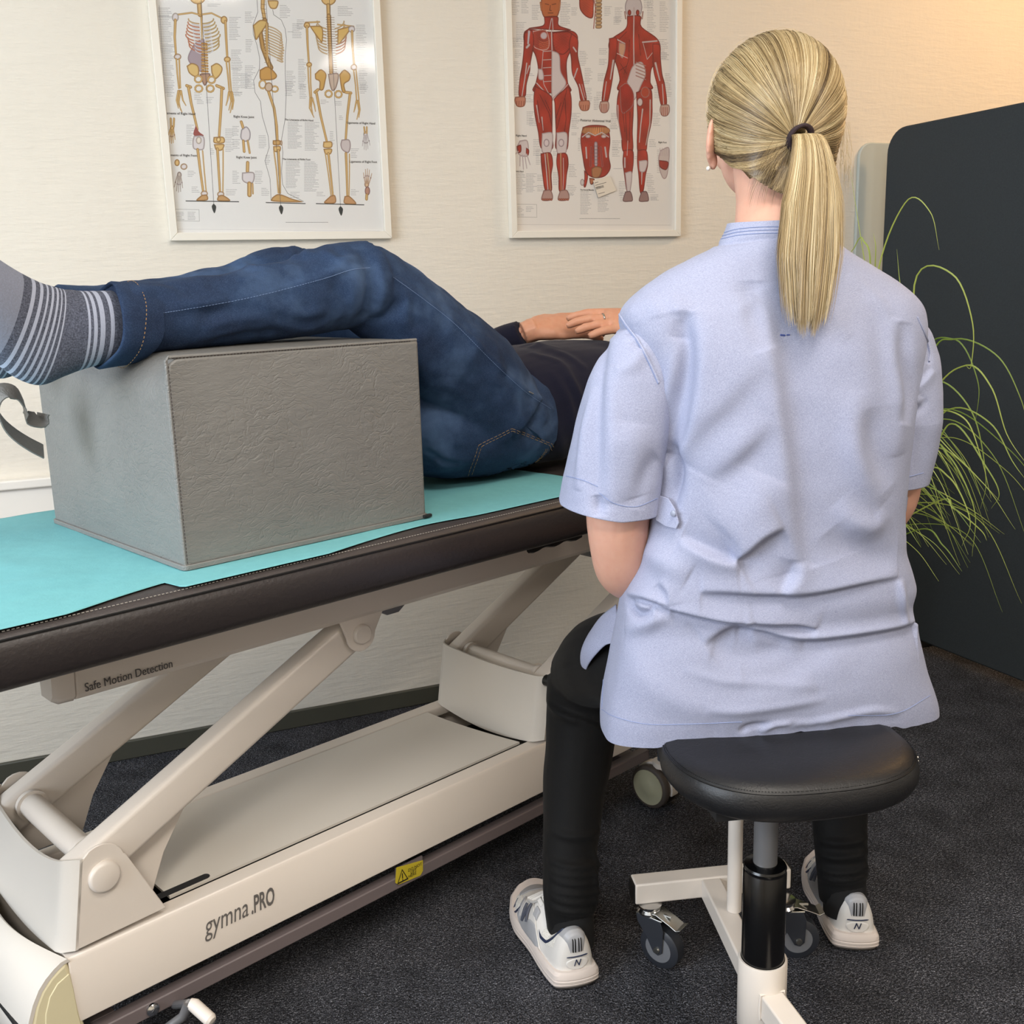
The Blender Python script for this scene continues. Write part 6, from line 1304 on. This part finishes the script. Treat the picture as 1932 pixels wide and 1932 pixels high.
def shoe(heel, fdir, side, label=None):
    f = Vector(fdir).normalized(); s = f.cross(Z)*side; L = .268; heel = Vector((heel.x, heel.y, 0))
    A = np.array(ST_)
    def g(t, i): return float(np.interp(t, A[:, 0], A[:, i]))
    def bend(t): return .012*math.sin(math.pi*min(1, max(0, t)))*1.0
    def U(t, a, lift=0):
        """point of the upper: t heel..toe, a angle 0 outer side, pi/2 top, pi inner side"""
        w_, h = g(t, 1)+lift, g(t, 2)+lift; c_, s_ = math.cos(a), math.sin(a); x = math.copysign(abs(c_)**.75, c_)*w_*(1-.18*max(0, s_)); z = .022+(h-.022)*abs(s_)**.8
        fl_ = -lift if t < .03 else 0
        return heel+f*(.006+t*(L-.014)+fl_)+s*(x-bend(t))+Z*z
    tsn = [0, .006, .012, .022, .035, .05, .07]+list(np.linspace(.09, .93, 34))+[.95, .965, .98, .99, 1]; ang = np.linspace(0, math.pi, 27)
    rings = [[U(t, a) for a in ang]+[heel+f*(.006+t*(L-.014))+s*(-g(t, 1)*.8-bend(t))+Z*.02, heel+f*(.006+t*(L-.014))+s*(g(t, 1)*.8-bend(t))+Z*.02] for t in tsn]
    nm = 'shoe'
    sh = MB().loft(rings).build(nm, MT['shoe_white'], wom, auto=60)
    if label: sh['label'] = label
    def patch(name, mat, t0, t1, a0, a1, lift, fn=None, n=18, m=12):
        """raised overlay following the upper; fn(u, v) bends the outline"""
        vs = []
        for i in range(n+1):
            for j in range(m+1):
                u, v_ = i/n, j/m; t = t0+(t1-t0)*u; a = a0+(a1-a0)*v_
                if fn: t, a = fn(u, v_)
                vs.append(tuple(U(max(0, min(1, t)), a, lift*(1 if 0 < i < n and 0 < j < m else .25))))
        return mkobj(name, vs, [(i*(m+1)+j, i*(m+1)+j+1, (i+1)*(m+1)+j+1, (i+1)*(m+1)+j) for i in range(n) for j in range(m)], mat, sh, auto=0)
    pi = math.pi
    for o, sg in ((0, 1), (pi, -1)):
        q = lambda x: o+sg*x
        patch('collar_mesh', MT['mesh'], 0, 0, 0, 0, .0012, lambda u, v_: (.10+.20*u, q(.50+.95*v_*(1-.5*u))))
        patch('navy_crescent', MT['navy'], 0, 0, 0, 0, .0026, lambda u, v_: (.085+.22*u**1.6+.022*v_, q(1.30-.80*math.sin(u*pi/2)**.9+.10*v_)))
        patch('grey_overlay', MT['shoe_grey'], 0, 0, 0, 0, .0016, lambda u, v_: (.28+.32*u+.05*v_, q(.08+.42*v_*(1-.4*u))))
        patch('side_overlay', MT['shoe_grey'], 0, 0, 0, 0, .0022, lambda u, v_: (.60+.06*v_+.10*u, q(.15+.85*u+.12*v_)))
        patch('toe_mesh', MT['mesh'], 0, 0, 0, 0, .0014, lambda u, v_: (.70+.20*u, q(.35+.55*v_)))
        patch('navy_line', MT['navy'], 0, 0, 0, 0, .0028, lambda u, v_: (.66+.17*u+.008*v_, q(.62-.48*math.sin(u*pi)+.06*v_)))
        patch('rib', MT['shoe_white'], 0, 0, 0, 0, .0030, lambda u, v_: (.24+.26*u+.012*v_, q(.98-.80*(1-u)+.05*v_)))
        patch('eyelet_stay', MT['shoe_white'], 0, 0, 0, 0, .0032, lambda u, v_: (.38+.28*u, q(1.02+.20*v_)))
        patch('grey_stripe', MT['shoe_grey'], 0, 0, 0, 0, .0030, lambda u, v_: (.36+.05*v_, q(.62+.32*u)))
    patch('toe_cap', MT['shoe_grey'], 0, 0, 0, 0, .0018, lambda u, v_: (.83+.15*u, .55+2.0*v_))
    patch('heel_collar', MT['shoe_grey'], 0, 0, 0, 0, .0016, lambda u, v_: (.004+.085*u, .95+1.24*v_))
    patch('tongue', MT['mesh'], 0, 0, 0, 0, .004, lambda u, v_: (.36+.26*u, 1.25+.64*v_))
    for i in range(5):
        t = .42+.052*i; MB().tube([U(t, 1.08, .006), U(t+.006, pi/2, .0085), U(t+.012, pi-1.08, .006)], .0022, 6).build('lace', MT['shoe_white'], sh)
    # sole: wavy foam with grooves and a dark tread
    def out(t, ex): 
        w_ = g(t, 1)*1.06+ex; return w_
    N = 46; ts = [.5-.5*math.cos(pi*i/N) for i in range(N+1)]
    def ringz(z, ex, k_=1):
        pts = []
        for t in ts: w_ = max(.002, (g(min(max(t, .012), .985), 1)+ex)*(1 if .03 < t < .97 else math.sqrt(max(0, 1-((abs(t-.5)-.47)/.03)**2)))*(1-.10*math.exp(-((t-.42)/.12)**2))); pts.append((t, w_))
        z0 = lambda t: (z+.010*max(0, (t-.80)/.2)**2+(.004*max(0, (.06-t)/.06) if z < .01 else 0))
        r_ = [heel+f*(-ex*.8+t*(L+ex*1.6))+s*(w_-bend(t))+Z*z0(t) for t, w_ in pts]+[heel+f*(-ex*.8+t*(L+ex*1.6))-s*(w_*1.0+bend(t))+Z*z0(t) for t, w_ in pts[::-1]]; return r_
    MB().loft([ringz(0, .000), ringz(.0045, .002)]).build('outsole', MT['outsole'], sh, auto=50)
    MB().loft([ringz(.0040, .002), ringz(.009, .0055), ringz(.0125, .0055), ringz(.0135, .0042), ringz(.0145, .0055), ringz(.019, .006), ringz(.0205, .0044), ringz(.0222, .0058), ringz(.029, .005), ringz(.034, .0015), ringz(.034, -.006)]).build('midsole', MT['sole'], sh, auto=30)
    # heel: raised panel, navy line, letter, striped pull tab
    c = heel-f*.0005
    def hp(x, z, lift): 
        # back of the heel at side offset x, height z
        best = None
        for tt_ in np.linspace(0, .2, 41):
            a_ = 0
        return None
    clU = Cloth([tuple(p) for r_ in rings for p in r_], [(i*len(rings[0])+j, i*len(rings[0])+(j+1) % len(rings[0]), (i+1)*len(rings[0])+(j+1) % len(rings[0]), (i+1)*len(rings[0])+j) for i in range(len(rings)-1) for j in range(len(rings[0]))]+[tuple(range(len(rings[0])))[0:4]])
    bv = BVHTree.FromPolygons([tuple(p) for r_ in rings for p in r_], [(i*29+j, i*29+(j+1) % 29, (i+1)*29+(j+1) % 29, (i+1)*29+j) for i in range(len(rings)-1) for j in range(29)]+[tuple(range(29))])
    def H_(x, z, lift):
        h = bv.ray_cast(heel-f*.08+s*(x-.0)+Z*z, f)
        if h[0] is None: h = bv.find_nearest(heel-f*.02+s*x+Z*z)
        return h[0]-f*lift
    pv = []
    for i in range(13):
        for j in range(13):
            a_, r_ = 2*pi*i/12, j/12; x, z = .020*math.cos(a_)*r_, .046+.012*math.sin(a_)*r_*(1 if math.sin(a_) < 0 else .75); pv.append(H_(x, z, .0018 if j < 12 else .0006))
    mkobj('heel_panel', [tuple(p) for p in pv], [(i*13+j, i*13+j+1, (i+1)*13+j+1, (i+1)*13+j) for i in range(12) for j in range(12)], MT['shoe_white'], sh, auto=0)
    MB().tube([H_(x, .0585+.0006*x*30, .0022) for x in np.linspace(-.018, .018, 14)], [.0006]+[.0011]*12+[.0004], 6).build('navy_line', MT['navy'], sh)
    z0 = .0425; lt = [[(-.0055, 0), (-.0022, .0105)], [(-.0022, .0105), (.0022, .0)], [(.0022, 0), (.0055, .0105)]]; lm = MB()
    for sg_ in lt: lm.tube([H_((sg_[0][0]*(1-q)+sg_[1][0]*q)*-side*-1*(1), z0+sg_[0][1]*(1-q)+sg_[1][1]*q, .0027) for q in (0, .5, 1)], .0009, 5)
    lm.build('letter_n', MT['navy'], sh)
    for i, mt_ in enumerate(('black_plastic', 'shoe_grey', 'black_plastic', 'shoe_grey', 'shoe_grey', 'black_plastic', 'shoe_grey', 'black_plastic')):
        x = -.0070+.002*i; MB().tube([H_(x, .066, .0016), H_(x, .076, .0026), H_(x, .086, .003), H_(x, .086, .003)+f*.004+Z*.005], .00105, 5).build('tab_stripe', MT[mt_], sh)
    # big side letter on the outer and inner flank
    for a_, sg in ((0, 1), (pi, -1)):
        def SP(t, a2): return U(t, a_+sg*a2, .0034)
        nb = MB()
        for (t0, b0), (t1, b1) in (((.47, .35), (.52, .95)), ((.52, .95), (.545, .30)), ((.545, .30), (.595, .90))): nb.tube([SP(t0+(t1-t0)*q, b0+(b1-b0)*q) for q in (0, .33, .66, 1)], .0024, 6)
        nb.build('side_letter_n', MT['navy'] if False else plain('trainer_logo_grey', '4b4f5c', .5), sh)
    return sh
dL = (SF*math.cos(.13)-SR*math.sin(.13))
shoe(P(-.224, .118, 0), dL, 1, 'left white and silver trainer, toe turned out'); shoe(P(.262, .128, 0), (SF*.965+SR*.24), 1, 'right white trainer behind the stool')

# ---------------------------------------------------------------- patient lying on the table
man = empty('person', T(1.35, 1.50, ZP), 'person lying on the table in blue jeans, lower legs resting on the block', 'person')
VC = 1.50
def tl(mb, pts, rs, n=20, m=26, fl=1.0):
    """limb through (u, v, z); radii (height); fl widens it sideways"""
    Pp = [T(*p) for p in curve_pts(pts, m)]; rr = np.interp(np.linspace(0, 1, m), np.linspace(0, 1, len(rs)), rs); mb.tube(Pp, [(r_, r_*fl) for r_ in rr], n, flat=Z)
def jeans_shapes(off=0.0):
    mb = MB(); o = off
    mb.loft([[T(u+.02*math.cos(a)*0, VC+rv*math.copysign(abs(math.sin(a))**.8, math.sin(a)), cz+rz*math.copysign(abs(math.cos(a))**.9, math.cos(a))) for a in [2*math.pi*k/32 for k in range(32)]] for u, cz, rv, rz in
        ((1.10+o, .905, .11, .060), (1.15, .885, .150, .085-o), (1.21, .883, .168, .100-o), (1.28, .884, .174, .108-o), (1.35, .882, .170, .106-o), (1.405-o, .880, .160, .102-o))])
    for v, du in ((1.385, 0), (1.615, .018)):
        s = 1 if v < VC else -1
        tl(mb, [(1.285, v+.015*s, .905), (1.235+du, v+.004*s, .965), (1.135+du, v, 1.042), (1.035+du, v-.002*s, 1.118), (.995+du, v, 1.140)], [.100-o, .096-o, .084-o, .072-o, .066-o], fl=.95)
        tl(mb, [(1.012+du, v, 1.138), (.955+du, v, 1.134), (.88+du, v, 1.117), (.77+du, v, 1.106), (.67+du, v, 1.101), (.60+du, v, 1.096)], [.066-o, .066-o, .058-o, .051-o, .047-o, .048-o], fl=1.08)
    return mb
V_, F_ = fuse(jeans_shapes(), .0045, 6); je = Cloth(V_, F_)
F = je.fold
# outer side seams, creases at the knee, hip and cuff
F([(215, 600), (330, 585), (470, 560), (600, 527), (660, 508), (700, 503)], .0045, .0024, 'ridge', taper=0); F([(740, 520), (800, 562), (860, 610), (930, 680), (990, 735), (1044, 772)], .0045, .0026, 'ridge', taper=0)
F([(690, 470), (700, 530), (694, 580), (672, 612)], .012, .008, 'valley'); F([(715, 480), (722, 540), (710, 600)], .014, .006, 'ridge'); F([(668, 500), (662, 560), (640, 605)], .014, .004, 'ridge')
F([(742, 510), (750, 560), (745, 600)], .009, .005, 'valley'); F([(760, 540), (765, 600), (762, 630)], .012, .004, 'ridge'); F([(690, 605), (720, 600), (750, 575), (765, 560)], .009, .005, 'valley')
for a in ([(380, 622), (440, 600), (520, 596)], [(360, 640), (430, 626), (520, 612)], [(470, 565), (560, 590), (620, 585)], [(500, 600), (560, 620), (620, 610)], [(300, 560), (360, 575), (430, 560)], [(240, 560), (300, 548), (340, 555)], [(560, 540), (620, 520), (660, 490)], [(610, 470), (640, 490), (680, 480)], [(450, 530), (520, 520), (560, 500)]): F(a, .009, .0045, 'ridge')
for a in ([(370, 608), (430, 590), (500, 582)], [(400, 640), (460, 628), (540, 622)], [(340, 580), (400, 590), (440, 570)], [(620, 540), (650, 560), (655, 600)]): F(a, .008, .004, 'valley')
for a in ([(890, 610), (900, 650), (880, 700)], [(930, 640), (940, 690), (930, 730)], [(820, 870), (850, 880), (900, 860)], [(800, 840), (840, 862), (870, 868)], [(960, 700), (985, 730), (1010, 740)], [(1000, 720), (1020, 760), (1030, 800)], [(780, 620), (800, 700), (800, 760)], [(850, 700), (830, 780), (800, 830)]): F(a, .016, .004, 'ridge')
F([(800, 846), (836, 868), (868, 874)], .007, .006, 'valley')
for a in ([(540, 462), (570, 475), (590, 470)], [(450, 490), (480, 510), (540, 500)], [(430, 500), (460, 488), (480, 480)]): F(a, .010, .005, 'ridge')
je.crumple(16, .0040, 21, (1, 1, 1)); je.crumple(45, .0014, 4); je.apply()
k = NT('denim'); v = k.coord(); tw = k.noise(k.coord((1, 1, 2.5), rot=(.2, .8, .5)), 700, 3, .7); sl = k.noise(k.coord((9, 9, 9)), 6, 3, .6)
base = k.ramp(k.noise(v, 9, 4, .6), [(.30, '1a2741'), (.5, '243653'), (.68, '415676')])
k.put(Base_Color=k.mix(k.ramp(tw, [(.46, 0.0), (.8, .42)]), base, lin('5f7799')), Roughness=.85); k.b.inputs['Specular IOR Level'].default_value = .2
k.bump(tw, .35, .0008, prev=k.bump(k.noise(v, 60, 4), .2, .002)); MT['denim'] = k.m; MT['denim_dark'] = plain('denim_edge', '24395c', .85, bump=.4, bscale=300); MT['gold'] = plain('ochre_thread', '9a7a50', .8)
MT['seam_blue'] = plain('pale_blue_thread', '6f86ad', .8); je.build('jeans', MT['denim'], man); je.rebvh()
stitch_on(je, [(222, 602), (330, 587), (470, 562), (600, 529), (660, 510), (698, 505)], 'seam_stitching', MT['seam_blue'], man, r_=.0004, lift=.0003)
stitch_on(je, [(742, 523), (800, 565), (860, 613), (930, 683), (990, 738), (1040, 772)], 'seam_stitching', MT['seam_blue'], man, r_=.0004, lift=.0003)
stitch_on(je, [(998, 739), (1006, 743)], 'bar_tack', MT['stitch'], man, r_=.0008, dash=None)
# turned cuffs
for v, du in ((1.385, 0), (1.615, .018)):
    cu = MB(); rings = []; NC2 = 40
    for x, rz, rv in ((.640, .050, .054), (.622, .0525, .057), (.596, .0545, .060), (.584, .0555, .061), (.581, .0535, .059), (.584, .0505, .056), (.60, .048, .053)):
        rings.append([T(x+du+.012*math.cos(a)+.003*math.sin(3*a+1), v+rv*math.sin(a)*(1+.02*math.sin(5*a)), 1.092+rz*math.cos(a)*(1+.03*math.sin(4*a+2))) for a in [2*math.pi*k/NC2 for k in range(NC2)]])
    cf = MB().loft(rings, True, False).build('trouser_cuff', MT['denim'], man, auto=0)
    if v < 1.5:
        for xo in (.613,):
            mb_ = MB(); ring = [T(xo+.012*math.cos(a), v+.0598*math.sin(a)*(1+.02*math.sin(5*a))-.0, 1.092+.0556*math.cos(a)*(1+.03*math.sin(4*a+2))) for a in [2*math.pi*k/120 for k in range(121)]]
            for a, b_ in zip(ring[::2], ring[1::2]): mb_.tube([a, b_], .0005, 4)
            mb_.build('cuff_stitching', MT['gold'], cf, smooth=False)
# back pocket: raised patch with stitched edge
pk = [(892, 858), (900, 835), (912, 838), (964, 806), (1010, 822), (1046, 834), (1044, 870), (1022, 902), (996, 908), (930, 915), (896, 912), (878, 895)]
def inset(pts, f_): c = np.mean(np.array(pts), 0); return [tuple(c+(np.array(p)-c)*f_) for p in pts]
outline = [(880, 896), (900, 838), (964, 806), (1042, 836), (1046, 846), (1026, 898), (1000, 908)]
hits = []
for i in range(len(outline)-1):
    for q in np.linspace(0, 1, 9)[:-1]: hits.append((outline[i][0]*(1-q)+outline[i+1][0]*q, outline[i][1]*(1-q)+outline[i+1][1]*q))
close_ = [(1000+(880-1000)*q, 908+(896-908)*q+6*math.sin(math.pi*q)) for q in np.linspace(0, 1, 14)]
ring = hits+close_[:-1]; c0 = np.mean(np.array(ring), 0); vs, fs = [], []; nr_ = 7
ok = True
for j in range(nr_+1):
    for p in ring:
        q = c0+(np.array(p)-c0)*(j/nr_); h, nn = je.hit(*q); vs.append(tuple(h+nn*(.0024 if j < nr_ else .0006)))
n = len(ring); fs = [(j*n+i, j*n+(i+1) % n, (j+1)*n+(i+1) % n, (j+1)*n+i) for j in range(nr_) for i in range(n)]
pkt = mkobj('back_pocket', vs, fs, MT['denim'], man, auto=0)
for f_ in (.975, .90):
    q = [tuple(c0+(np.array(p)-c0)*f_) for p in outline[:6]]
    mb_ = MB(); prev = None
    for a, b_ in zip(q, q[1:]):
        for t in np.linspace(0, 1, 26):
            h, nn = je.hit(a[0]*(1-t)+b_[0]*t, a[1]*(1-t)+b_[1]*t); p = h+nn*.0031
            if prev is not None and int(t*25) % 3 != 0 and (p-prev).length < .01: mb_.tube([prev, p], .00045, 4)
            prev = p
    mb_.build('pocket_stitching', MT['gold'], pkt, smooth=False)
# socks: knitted stripes follow the rows of the sock
SKR = [((.630, 1.137), (.620, 1.050), .038), ((.565, 1.137), (.553, 1.038), .037), ((.545, 1.139), (.523, 1.030), .035), ((.535, 1.140), (.494, 1.021), .034), ((.522, 1.144), (.472, 1.027), .035), ((.502, 1.151), (.452, 1.042), .037), ((.470, 1.170), (.428, 1.070), .042), ((.425, 1.205), (.385, 1.118), .047), ((.375, 1.245), (.340, 1.172), .046), ((.335, 1.268), (.315, 1.215), .035), ((.318, 1.262), (.308, 1.240), .012)]
k = NT('striped_sock'); a_ = k.n('Attribute'); a_.attribute_name = 'row'
dk, lt_, bl = lin('3a3d4a'), lin('a4aabc'), lin('7d8db4')
rp = k.n('ValToRGB'); k.t.links.new(k.math('MULTIPLY', a_.outputs['Fac'], .1), rp.inputs[0]); cr = rp.color_ramp; cr.interpolation = 'CONSTANT'
stops = [(0, 0)]
for r0 in (.60, .80, 1.0, 1.24): stops += [(r0, 1), (r0+.10, 0)]
for i in range(7): stops += [(3.10+i*.34, 1), (3.10+i*.34+.14, 0)]
stops += [(5.6, .45)]
while len(cr.elements) < len(stops): cr.elements.new(.5)
for e, (p, c) in zip(cr.elements, stops): e.position = p/10; e.color = (c, c, c, 1)
kn = k.noise(k.coord((1, 1, 1)), 500, 2, .6)
k.put(Base_Color=k.mix(k.ramp(kn, [(.35, 0.0), (.8, .45)]), k.mix(rp.outputs[0], dk, lt_), lin('8f97ad')), Roughness=.95); k.bump(kn, .4, .001); MT['sock'] = k.m
for v, du, dz in ((1.385, 0, 0), (1.612, .028, -.004)):
    tops = curve_pts([a for a, b_, w_ in SKR], 150); bots = curve_pts([b_ for a, b_, w_ in SKR], 150); ws = [w_ for a, b_, w_ in SKR]; vs = []; rows = []; n = 44
    for i in range(150):
        t = i/149*10; w_ = np.interp(t, range(11), ws); c = (tops[i]+bots[i])/2; h = (tops[i]-bots[i])/2
        for j in range(n):
            a = 2*math.pi*j/n; q = c+h*math.cos(a)*(1 if math.cos(a) > 0 else 1); vs.append(T(q[0]+du, v+w_*math.sin(a), q[1]+dz)); rows.append(t)
    fs = [(i*n+j, i*n+(j+1) % n, (i+1)*n+(j+1) % n, (i+1)*n+j) for i in range(149) for j in range(n)]+[tuple(149*n+j for j in range(n))]
    o = mkobj('sock', vs, fs, MT['sock'], man, auto=0); at2 = o.data.attributes.new('row', 'FLOAT', 'POINT'); at2.data.foreach_set('value', rows)
# body under the clothes: head, neck, trunk, arms and hands as one skin
def trunk(mb, o):
    mb.loft([[T(u, VC+rv*math.copysign(abs(math.sin(a))**.85, math.sin(a)), cz+rz*math.copysign(abs(math.cos(a))**.9, math.cos(a))) for a in [2*math.pi*k/36 for k in range(36)]] for u, cz, rv, rz in
        ((1.375, .888, .150-o, .106-o), (1.43, .893, .164-o, .114-o), (1.52, .896, .176-o, .118-o), (1.62, .897, .184-o, .118-o), (1.70, .892, .192-o, .114-o), (1.76, .885, .186-o, .105-o), (1.80, .880, .12-o, .085-o), (1.825, .878, .07-o*.5, .06-o*.5))])
WR, WL = (1.590, 1.622, 1.026), (1.735, 1.425, 1.035)
def arms(mb, o):
    tl(mb, [(1.755, 1.66, .895), (1.67, 1.725, .885), (1.545, 1.765, .900)], [.060-o, .054-o, .048-o]); tl(mb, [(1.545, 1.765, .900), (1.565, 1.70, .985), WR], [.048-o, .041-o, .031-o])
    tl(mb, [(1.755, 1.335, .895), (1.70, 1.27, .88), (1.62, 1.245, .885)], [.060-o, .054-o, .048-o]); tl(mb, [(1.62, 1.245, .885), (1.665, 1.33, .985), WL], [.048-o, .041-o, .031-o])
mb = MB(); trunk(mb, .02); arms(mb, .016)
tl(mb, [WR, (1.612, 1.607, 1.034)], [.025, .026], 14, 6, 1.15); tl(mb, [WL, (1.715, 1.445, 1.04)], [.0215, .0215], 14, 6, 1.15)
mb.loft([[T(u, VC+rr*math.sin(a), cz+rr*math.cos(a)) for a in [2*math.pi*k/20 for k in range(20)]] for u, cz, rr in ((1.79, .885, .062), (1.84, .89, .056), (1.90, .895, .058))])
UX = (TN, Z, TA); HM = T(1.945, VC, .885)
ellipsoid(mb, HM, (.078, .098, .100), UX); ellipsoid(mb, T(1.895, VC, .93), (.058, .045, .055), UX); ellipsoid(mb, T(1.925, VC, .992), (.011, .018, .022), UX); ellipsoid(mb, T(1.868, VC, .955), (.024, .020, .018), UX); ellipsoid(mb, T(1.893, VC, .972), (.024, .010, .009), UX)
for s in (-1, 1): ellipsoid(mb, T(1.935, VC+s*.080, .885), (.007, .018, .030), UX); ellipsoid(mb, T(1.955, VC+s*.030, .968), (.024, .010, .008), UX)
fr_ = (TA*.93-TN*.36+Z*.06).normalized()
make_hand(mb, T(1.610, 1.608, 1.034), fr_, Z*.86-TN*.50, -1, L=.190, curl=.22, spread=.10, sc=1.22)
fl_ = (-TA*.90+TN*.38+Z*.05).normalized()
make_hand(mb, T(1.762, 1.420, 1.046), fl_, Z*.86-TN*.50, 1, L=.188, curl=.18, spread=.08, sc=1.18)
V_, F_ = fuse(mb, .0030, 3); hb2 = Cloth(V_, F_); hb2.crumple(60, .0010, 6); hb2.apply(); hb2.build('body', MT['skin_man'], man)
hh = MB(); ellipsoid(hh, T(1.965, VC, .880), (.083, .098, .098), UX); hh.build('hair', plain('short_brown_hair', '4a3a2c', .7, bump=.8, bscale=200), man, auto=0)
for s in (-1, 1): ellip = MB(); ellipsoid(ellip, T(1.936, VC+s*.030, .972), (.011, .006, .005), UX, 14, 8); ellip.build('eyelid', MT['skin_man'], man, auto=0)
ellip = MB(); ellipsoid(ellip, T(1.891, VC, .979), (.023, .005, .006), UX, 14, 8); ellip.build('lips', bpy.data.materials['lips'], man, auto=0)
# sweater
mb = MB(); trunk(mb, 0); arms(mb, 0); V_, F_ = fuse(mb, .0045, 5); sw = Cloth(V_, F_)
for a in ([(1000, 665), (1060, 690), (1100, 760)], [(1020, 655), (1070, 672), (1110, 700)], [(1040, 700), (1075, 760), (1090, 830)], [(1050, 690), (1090, 740), (1105, 790)], [(980, 655), (1010, 652), (1060, 660)], [(1048, 790), (1060, 850), (1058, 890)], [(1000, 636), (1012, 626), (1020, 618)]): sw.fold(a, .010, .004, 'ridge')
sw.crumple(14, .004, 2); sw.apply()
k = NT('navy_knit'); v = k.coord(); k.put(Base_Color=lin('17182a'), Roughness=.9); k.b.inputs['Sheen Weight'].default_value = .08; k.b.inputs['Specular IOR Level'].default_value = .2; k.bump(k.noise(v, 600, 2), .4, .0008); MT['knit'] = k.m
sw.build('sweater', MT['knit'], man); sw.rebvh()
# wedding ring
rb_ = hb2.hit(1139, 599)
if rb_[0] is not None:
    c = rb_[0]-rb_[1]*.0078; ax_ = fr_; b2 = ax_.cross(rb_[1]).normalized(); n2 = b2.cross(ax_)
    MB().tube([c+b2*(.0098*math.cos(a))+n2*(.0092*math.sin(a)) for a in [2*math.pi*q/24 for q in range(25)]], [(.0012, .0022)]*25, 8, flat=n2).build('ring', plain('silver_ring', 'c8c4bc', .2, 1), man)
